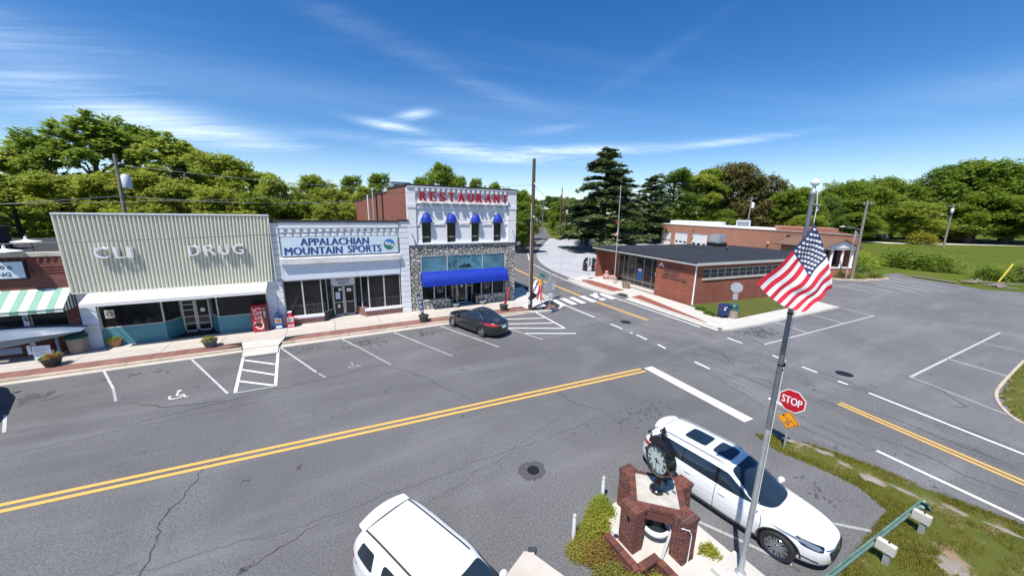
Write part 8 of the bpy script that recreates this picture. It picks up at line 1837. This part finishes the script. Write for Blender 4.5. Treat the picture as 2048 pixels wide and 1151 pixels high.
# ------------------------------------------------------------------ trees
def quads_mesh(name, P, U, Vv, mat_):
    n = len(P); co = np.empty((n, 4, 3)); co[:, 0] = P - U; co[:, 1] = P - Vv; co[:, 2] = P + U; co[:, 3] = P + Vv
    me = bpy.data.meshes.new(name); me.vertices.add(n * 4); me.vertices.foreach_set('co', co.ravel()); me.loops.add(n * 4); me.loops.foreach_set('vertex_index', np.arange(n * 4, dtype=np.int32))
    me.polygons.add(n); me.polygons.foreach_set('loop_start', np.arange(0, n * 4, 4, dtype=np.int32)); me.update(calc_edges=True); me.materials.append(mat_); return me
def leaf_frames(r_, n, size, flat=0.0):
    a = r_.uniform(0, 2 * np.pi, n); t = r_.normal(0, 0.75 * (1 - flat), n); s = size * r_.uniform(0.55, 1.35, n)
    u = np.stack([np.cos(a), np.sin(a), 0.5 * np.sin(t)], 1) * s[:, None]; v = np.stack([-np.sin(a) * np.cos(t), np.cos(a) * np.cos(t), np.sin(t)], 1) * (s * 0.55)[:, None]
    return u, v
def crown_mesh(seed, H, leaf=0.052, n=15000, kind='broad'):
    r_ = np.random.default_rng(seed); z0, z1 = 0.10 * H, H
    lobes = []
    nl = {'broad': 30, 'open': 44, 'pineish': 24, 'dense': 40}[kind]
    for i in range(nl):
        q = r_.uniform(0, 1); z = z0 + (z1 - z0) * (0.08 + 0.86 * q)
        prof = math.sin(math.pi * (0.12 + 0.80 * q)) ** 0.55 if kind != 'pineish' else (1 - q) ** 0.6 * 0.9 + 0.14
        rr = prof * r_.uniform(0.25, 0.78); a = r_.uniform(0, 2 * math.pi); lr = r_.uniform(0.20, 0.40) * (0.52 if kind == 'open' else 1.0) * (0.75 if kind == 'pineish' else 1)
        z = min(z, z1 - lr * 1.12); lobes.append((rr * math.cos(a), rr * math.sin(a), z, lr))
    for k in range(3): lobes.append((r_.uniform(-.2, .2), r_.uniform(-.2, .2), z1 - 0.28 - 0.12 * k, 0.27))
    L = np.array(lobes); w = L[:, 3] ** 2; w /= w.sum(); ncl = n // 22; li = r_.choice(len(L), ncl, p=w)
    d = r_.normal(size=(ncl, 3)); d /= np.linalg.norm(d, axis=1)[:, None]; d[:, 2] = np.where(d[:, 2] < -0.35, -d[:, 2], d[:, 2])
    C_ = L[li, :3] + d * (L[li, 3] * r_.uniform(0.55, 1.12, ncl))[:, None] * np.array([1, 1, 1.05])
    P = np.repeat(C_, 22, axis=0) + r_.normal(0, 0.050 if kind != 'open' else 0.045, (ncl * 22, 3)) * np.array([1, 1, 0.75])
    u, v = leaf_frames(r_, len(P), leaf * (1.15 if kind == 'open' else 1))
    return quads_mesh('crown', P, u, v, LEAF['mid']), L
def trunk_mesh(L, H, kind, seed):
    r_ = random.Random(seed); mb = MB(); mb.tube([(0, 0, -0.02), (0.02, 0.01, 0.3 * H), (-0.02, 0.02, 0.6 * H), (0, 0, 0.86 * H)], [0.085, 0.06, 0.04, 0.015], 8)
    for k in range(0, len(L), 2):
        x, y, z, lr = L[k]; zb = max(0.12 * H, z - 0.45 * math.hypot(x, y) - 0.35); mb.tube([(0, 0, zb), (x * 0.5, y * 0.5, (zb + z) / 2 + 0.03), (x, y, z)], [0.03, 0.018, 0.006], 5)
        if kind == 'open':
            for _ in range(3): mb.tube([(x * .7, y * .7, z - .1), (x + r_.uniform(-.3, .3), y + r_.uniform(-.3, .3), z + r_.uniform(0, .35))], [0.010, 0.003], 4)
    return mb.mesh('trunk', M['bark'], smooth=True)
def cedar_mesh(seed, H=3.4):
    r_ = np.random.default_rng(seed); Ps = []; br = MB(); br.tube([(0, 0, 0), (0, 0, H * 0.55), (0.02, 0, H * 0.97)], [0.075, 0.045, 0.01], 8)
    for i in range(120):
        q = (i + r_.random()) / 120; z = H * (0.10 + 0.87 * q); L_ = (1.15 * (1 - q) ** 0.60 * r_.uniform(0.6, 1.12) + 0.07); a = r_.uniform(0, 6.28); n = 6
        rise = r_.uniform(-0.02, 0.16) * L_ + 0.10 * q; pts = [np.array((L_ * t * math.cos(a), L_ * t * math.sin(a), z + rise * math.sin(t * 1.9) - 0.16 * L_ * t ** 3)) for t in np.linspace(0, 1, n + 1)]
        br.tube([tuple(p) for p in pts], [0.016 * (1 - 0.8 * k / n) for k in range(n + 1)], 4)
        for k in range(int(52 * L_ + 10)):
            t = 0.22 + 0.78 * r_.random() ** 0.75; p = pts[0] + 0; f = t * n; j = min(int(f), n - 1); p = pts[j] + (pts[j + 1] - pts[j]) * (f - j)
            sw = 0.26 * L_ * (1 - abs(t - 0.55) * 1.1); lat = r_.uniform(-1, 1) * sw; c_ = p + np.array((-math.sin(a) * lat, math.cos(a) * lat, -abs(lat) * 0.12))
            Ps.append(c_ + r_.normal(0, 1, (9, 3)) * np.array((0.045, 0.045, 0.024)))
    P = np.concatenate(Ps); u, v = leaf_frames(r_, len(P), 0.052, 0.55)
    return quads_mesh('crown', P, u, v, LEAF['cedar']), br.mesh('trunk', M['bark'], smooth=True)
TM_ = {}
for kind, H, seeds, nn in (('broad', 3.4, (1, 2, 3), 22000), ('open', 3.4, (4, 5), 11500), ('pineish', 3.4, (6,), 13000), ('dense', 2.2, (7, 8), 26000)):
    TM_[kind] = []
    for s_ in seeds:
        cm_, L = crown_mesh(s_, H, n=nn, kind=kind, leaf=0.040 if kind != 'dense' else 0.033); TM_[kind].append((cm_, trunk_mesh(L, H, kind, s_), H))
TM_['cedar'] = [(*cedar_mesh(11), 3.4), (*cedar_mesh(12), 3.4)]
TREES = [
    (-37.3, 71.3, 15.4, 5.8, 'open', 'yellow'), (-37.5, 79.4, 17.5, 5.2, 'open', 'yellow'), (-31.4, 71.6, 18.3, 4.1, 'open', 'mid'),
    (-26.9, 71.4, 21.1, 6.4, 'open', 'mid'), (-24.4, 76.9, 21.6, 5.6, 'open', 'mid'), (-18.3, 69.1, 19.0, 5.2, 'open', 'yellow'),
    (-16.4, 74.8, 17.7, 5.0, 'broad', 'yellow'), (-11.2, 62.9, 16.0, 3.9, 'broad', 'yellow'), (-9.1, 68.6, 14.9, 4.4, 'broad', 'yellow'),
    (-5.5, 59.8, 13.4, 3.2, 'broad', 'yellow'), (-30.4, 62.0, 12.2, 4.0, 'broad', 'yellow'), (-26.6, 61.0, 12.6, 3.5, 'broad', 'yellow'),
    (-23.3, 61.5, 12.6, 3.7, 'broad', 'yellow'), (-17.8, 57.4, 12.9, 3.6, 'broad', 'yellow'), (-14.3, 56.6, 11.9, 3.4, 'broad', 'yellow'),
    (-10.1, 53.2, 11.3, 3.0, 'broad', 'yellow'), (-6.7, 53.6, 10.9, 2.8, 'broad', 'mid'), (-3.9, 70.3, 11.7, 3.4, 'broad', 'mid'),
    (-0.7, 80.0, 15.5, 4.2, 'broad', 'yellow'), (2.0, 67.1, 12.4, 3.4, 'broad', 'yellow'), (6.3, 87.6, 16.3, 3.9, 'pineish', 'mid'),
    (7.3, 71.1, 13.3, 3.3, 'broad', 'yellow'), (11.7, 84.6, 16.9, 4.1, 'pineish', 'mid'), (-2.6, 60.5, 10.3, 3.0, 'broad', 'yellow'),
    (0.6, 58.8, 10.0, 3.0, 'broad', 'yellow'), (4.1, 61.4, 10.1, 2.9, 'broad', 'yellow'), (15.9, 88.1, 14.7, 3.6, 'broad', 'mid'),
    (22.3, 73.2, 18.6, 3.8, 'broad', 'mid'), (21.6, 84.9, 16.7, 3.4, 'broad', 'mid'), (28.9, 81.0, 17.2, 3.4, 'broad', 'mid'),
    (32.5, 79.1, 16.6, 2.7, 'pineish', 'mid'), (38.2, 81.7, 16.1, 3.1, 'broad', 'mid'), (41.4, 79.9, 15.0, 2.6, 'broad', 'mid'),
    (47.4, 82.4, 14.9, 3.5, 'broad', 'mid'), (40.4, 69.1, 11.3, 3.4, 'broad', 'mid'), (62.9, 102.4, 13.6, 3.1, 'broad', 'mid'),
    (130.0, 191.2, 19.8, 6.5, 'broad', 'dark'), (142.3, 218.6, 17.6, 5.9, 'broad', 'dark'), (129.2, 180.2, 18.8, 6.2, 'pineish', 'dark'),
    (122.9, 160.9, 17.5, 6.8, 'broad', 'dark'), (90.0, 121.8, 13.5, 4.7, 'broad', 'mid'), (87.8, 111.7, 14.2, 4.8, 'broad', 'mid'),
    (103.7, 148.5, 12.6, 3.1, 'broad', 'yellow'), (70.1, 84.8, 7.1, 3.1, 'broad', 'yellow'), (68.4, 81.3, 6.4, 2.4, 'broad', 'yellow'),
    (41.0, 74.4, 8.5, 2.9, 'broad', 'mid'), (91.1, 126.9, 14.2, 4.8, 'broad', 'mid'), (93.3, 120.1, 15.0, 5.5, 'broad', 'dark'),
    (75.2, 89.0, 12.5, 4.2, 'broad', 'mid'), (90.6, 121.5, 9.4, 4.2, 'broad', 'yellow'), (61.6, 66.7, 24.2, 9.7, 'cedar', 'cedar'),
    (95.9, 82.3, 21.3, 7.7, 'cedar', 'cedar'), (66.3, 77.8, 13.5, 4.3, 'broad', 'dark'), (84.9, 81.4, 10.4, 4.8, 'broad', 'dark'),
    (97.3, 86.1, 12.3, 4.5, 'broad', 'dark'), (114.4, 88.2, 25.0, 8.4, 'broad', 'dark'), (123.7, 87.7, 24.2, 8.7, 'broad', 'yellow'),
    (135.4, 88.2, 26.8, 9.6, 'broad', 'mid'), (140.9, 83.0, 28.3, 10.9, 'broad', 'brown'), (147.7, 77.0, 24.4, 9.8, 'broad', 'brown'),
    (155.4, 75.1, 18.8, 7.1, 'broad', 'brown'), (110.4, 85.8, 10.8, 6.5, 'broad', 'mid'), (130.1, 79.7, 11.2, 7.5, 'broad', 'mid'),
    (151.6, 65.8, 19.3, 7.7, 'broad', 'mid'), (171.4, 66.4, 17.2, 7.5, 'broad', 'dark'), (187.8, 68.9, 20.3, 7.6, 'broad', 'mid'),
    (192.6, 66.3, 23.6, 9.3, 'broad', 'mid'), (193.5, 60.1, 21.7, 9.0, 'broad', 'mid'), (218.1, 63.9, 26.3, 10.4, 'broad', 'mid'),
    (226.8, 59.2, 24.5, 10.4, 'broad', 'mid'), (243.5, 55.8, 22.1, 9.3, 'broad', 'mid'), (272.9, 57.0, 20.5, 8.6, 'broad', 'dark'),
    (147.5, 58.9, 9.8, 5.2, 'broad', 'yellow'), (179.6, 56.3, 11.2, 6.9, 'broad', 'mid'), (202.7, 47.2, 15.5, 9.4, 'broad', 'yellow'),
    (230.6, 45.7, 13.0, 8.5, 'broad', 'mid'), (234.3, 43.8, 31.0, 12.7, 'broad', 'dark'), (234.7, 37.9, 32.1, 15.4, 'broad', 'mid'),
    (256.9, 31.5, 30.4, 17.0, 'broad', 'mid'), (225.5, 37.1, 19.5, 11.9, 'broad', 'mid'), (238.2, 30.3, 16.9, 13.9, 'broad', 'dark'),
    (266.8, 26.2, 27.7, 19.1, 'broad', 'mid'),
]

tr_r = random.Random(77)
place_words = {}
def describe(i, x, y, h, kind, col):
    look = {'yellow': 'fresh yellow green', 'mid': 'mid green', 'dark': 'dark green', 'brown': 'bronze tinged', 'cedar': 'blue green layered'}[col]
    form = {'broad': 'leafy tree', 'open': 'loose airy tree', 'pineish': 'slender pointed tree', 'cedar': 'cedar', 'dense': 'dense round tree'}[kind]
    wh = 'behind the leftmost shops' if i < 10 else 'just behind the drug store roof' if i < 17 else 'behind the sports shop roof' if i < 26 else 'rising behind the restaurant' if i < 32 else 'by the road leading away' if i < 48 else \
        'around the white windowed house' if i < 53 else 'behind the town hall roof' if i < 61 else 'in the wood beyond the field' if i < 73 else 'by the fence across the field' if i < 75 else 'massed at the right edge'
    return '%s %s %s' % (look, form, wh), wh
order = {}
names_order = ['leftmost', 'second', 'third', 'fourth', 'fifth', 'sixth', 'seventh', 'eighth', 'ninth', 'tenth', 'eleventh', 'twelfth', 'thirteenth', 'fourteenth', 'fifteenth', 'sixteenth']
info = []
for i, (x, y, h, rad, kind, col) in enumerate(TREES):
    k2 = 'dense' if kind == 'broad' and h / rad < 2.7 else kind
    lab, wh = describe(i, x, y, h, k2, col); info.append([i, x, y, h, rad, k2, col, lab, wh])
groups = {}
for t_ in info: groups.setdefault(t_[7], []).append(t_)
for lab, lst in groups.items():
    if len(lst) > 1:
        lst.sort(key=lambda t_: t_[1] / max(t_[2], 1))
        for k, t_ in enumerate(lst):
            t_[7] = ('%s, %s such from left' % (lab, names_order[k])) if k else lab + ', leftmost such'
protos = {}
for i, x, y, h, rad, kind, col, lab, wh in info:
    cm_, tm_, H = TM_[kind][i % len(TM_[kind])]
    nm = {'cedar': 'cedar_tree', 'pineish': 'pointed_tree'}.get(kind, 'broadleaf_tree')
    t = thing(nm, lab, 'tree', (x, y, 0), tr_r.uniform(0, 6.28), 'trees ' + wh); sxy = rad * (1.22 if kind != 'cedar' else 1.0); t.scale = (sxy, sxy * tr_r.uniform(0.9, 1.1), h / H)
    place('trunk', tm_, t, local=True); c_ = place('crown', cm_, t, local=True); c_.material_slots[0].link = 'OBJECT'; c_.material_slots[0].material = LEAF[col]
# far wood that reads as one mass
r_ = np.random.default_rng(5); Ps, Us, Vs = [], [], []
fwd = np.array([0.476, 0.879]); rgt_ = np.array([0.879, -0.476])
for k in range(150):
    lat = r_.uniform(-1.55, 1.75); dd = r_.uniform(255, 330) if lat > -0.2 else r_.uniform(150, 190); 
    if abs(lat - 0.085) < 0.045: continue
    c_ = fwd * dd + rgt_ * dd * lat; h = dd * r_.uniform(0.055, 0.082); rr = h * 0.42
    n = 420; q = r_.random(n) ** 0.8; a = r_.uniform(0, 6.28, n); pr = np.sin(np.pi * (0.15 + 0.8 * q)) ** 0.6 * rr * r_.uniform(0.7, 1.1, n)
    P = np.stack([c_[0] + pr * np.cos(a), c_[1] + pr * np.sin(a), q * h], 1); u, v = leaf_frames(r_, n, dd * 0.0042); Ps.append(P); Us.append(u); Vs.append(v)
me = quads_mesh('distant_wood', np.concatenate(Ps), np.concatenate(Us), np.concatenate(Vs), LEAF['mid']); o = place('distant_wood', me); o['kind'] = 'stuff'; o['label'] = 'distant continuous wood along the horizon'; o['category'] = 'wood'
# bushes round the field and the hall
def bush(name, label, x, y, r, h, col, seed, group, n=2600, leaf=0.09):
    t = thing(name, label, 'bush', (x, y, 0), group=group); me = leafball('foliage', n, 1.0, h / r, leaf, seed, LEAF[col], spread=0.14, base=0.0); o = place('foliage', me, t, local=True); o.scale = (r, r, r)
    mb = MB(); 
    for k in range(4): mb.tube([(0, 0, 0), (math.cos(k * 1.7) * r * 0.5, math.sin(k * 1.7) * r * 0.5, h * 0.7)], 0.05, 5)
    place('stem', mb.mesh('stem', M['bark']), t, local=True)
for i, (x, y, r, h, lab) in enumerate([(83.5, 25.5, 3.0, 3.2, 'big green bush just right of the town hall porch'), (89, 26.5, 2.8, 2.7, 'yellow green bush behind the porch bush'), (97.0, 24.2, 3.0, 2.9, 'dark broad bush in the field, left end of its row'), (97.2, 21.0, 3.2, 3.2, 'dark broad bush in the middle of the field row'), (96.5, 18.2, 2.8, 2.9, 'dark broad bush at the right end of the field row'),
                                       (91.2, 11.6, 2.0, 2.2, 'scrubby bush at the right edge, left one'), (93.6, 9.0, 2.4, 3.0, 'scrubby bush touching the right edge'), (94.5, 12.4, 1.5, 1.6, 'small scrubby bush left of the yellow marker')]):
    bush('field_bush', lab, x, y, r, h, 'mid' if i != 1 else 'yellow', 300 + i, 'bushes of the field edge', leaf=0.075)
for i, (x, y, r, h, lab) in enumerate([(68.6, 22.0, 1.0, 1.4, 'clipped dark shrub left of the porch'), (70.2, 20.8, 1.0, 1.1, 'round clipped shrub in front of the porch base'), (71.4, 20.4, 0.7, 0.8, 'small clipped shrub beside the round one'), (75.2, 21.9, 1.0, 1.9, 'tall clipped shrub at the right porch corner'), (73.9, 19.9, 0.9, 1.0, 'round clipped shrub right of the porch'), (75.6, 20.0, 1.0, 1.1, 'outermost round clipped shrub by the kerb')]):
    bush('clipped_shrub', lab, x, y, r, h, 'dark' if i in (0, 3) else 'mid', 330 + i, 'clipped shrubs by the town hall porch', leaf=0.06)
bush('golden_bush', 'golden yellow bush by the far road left of the leaning pole', 195, 42, 4.2, 5.0, 'shrub', 350, 'bushes along the far road', n=1600); bush('field_bush', 'low dark bush near the far fence', 205, 60, 4, 3.5, 'dark', 351, 'bushes along the far road', n=1600)
for i, (x, y, lab) in enumerate([(86, 116, 'leafy bush behind the pole cluster'), (91, 110, 'leafy bush under the big cedar'), (97, 103, 'bush at the shaded house garden edge'), (72, 121, 'bush at the left side of the far road'), (62, 118, 'bush beyond the bend left of the far road'), (106, 95, 'dark bush before the white windowed house')]):
    bush('garden_bush', lab, x, y, 2.8, 3.0, ('yellow', 'yellow', 'dark', 'mid', 'mid', 'dark')[i], 360 + i, 'bushes at the bend', n=1800)
for ob_ in (bpy.data.objects.get('grass'),): pass
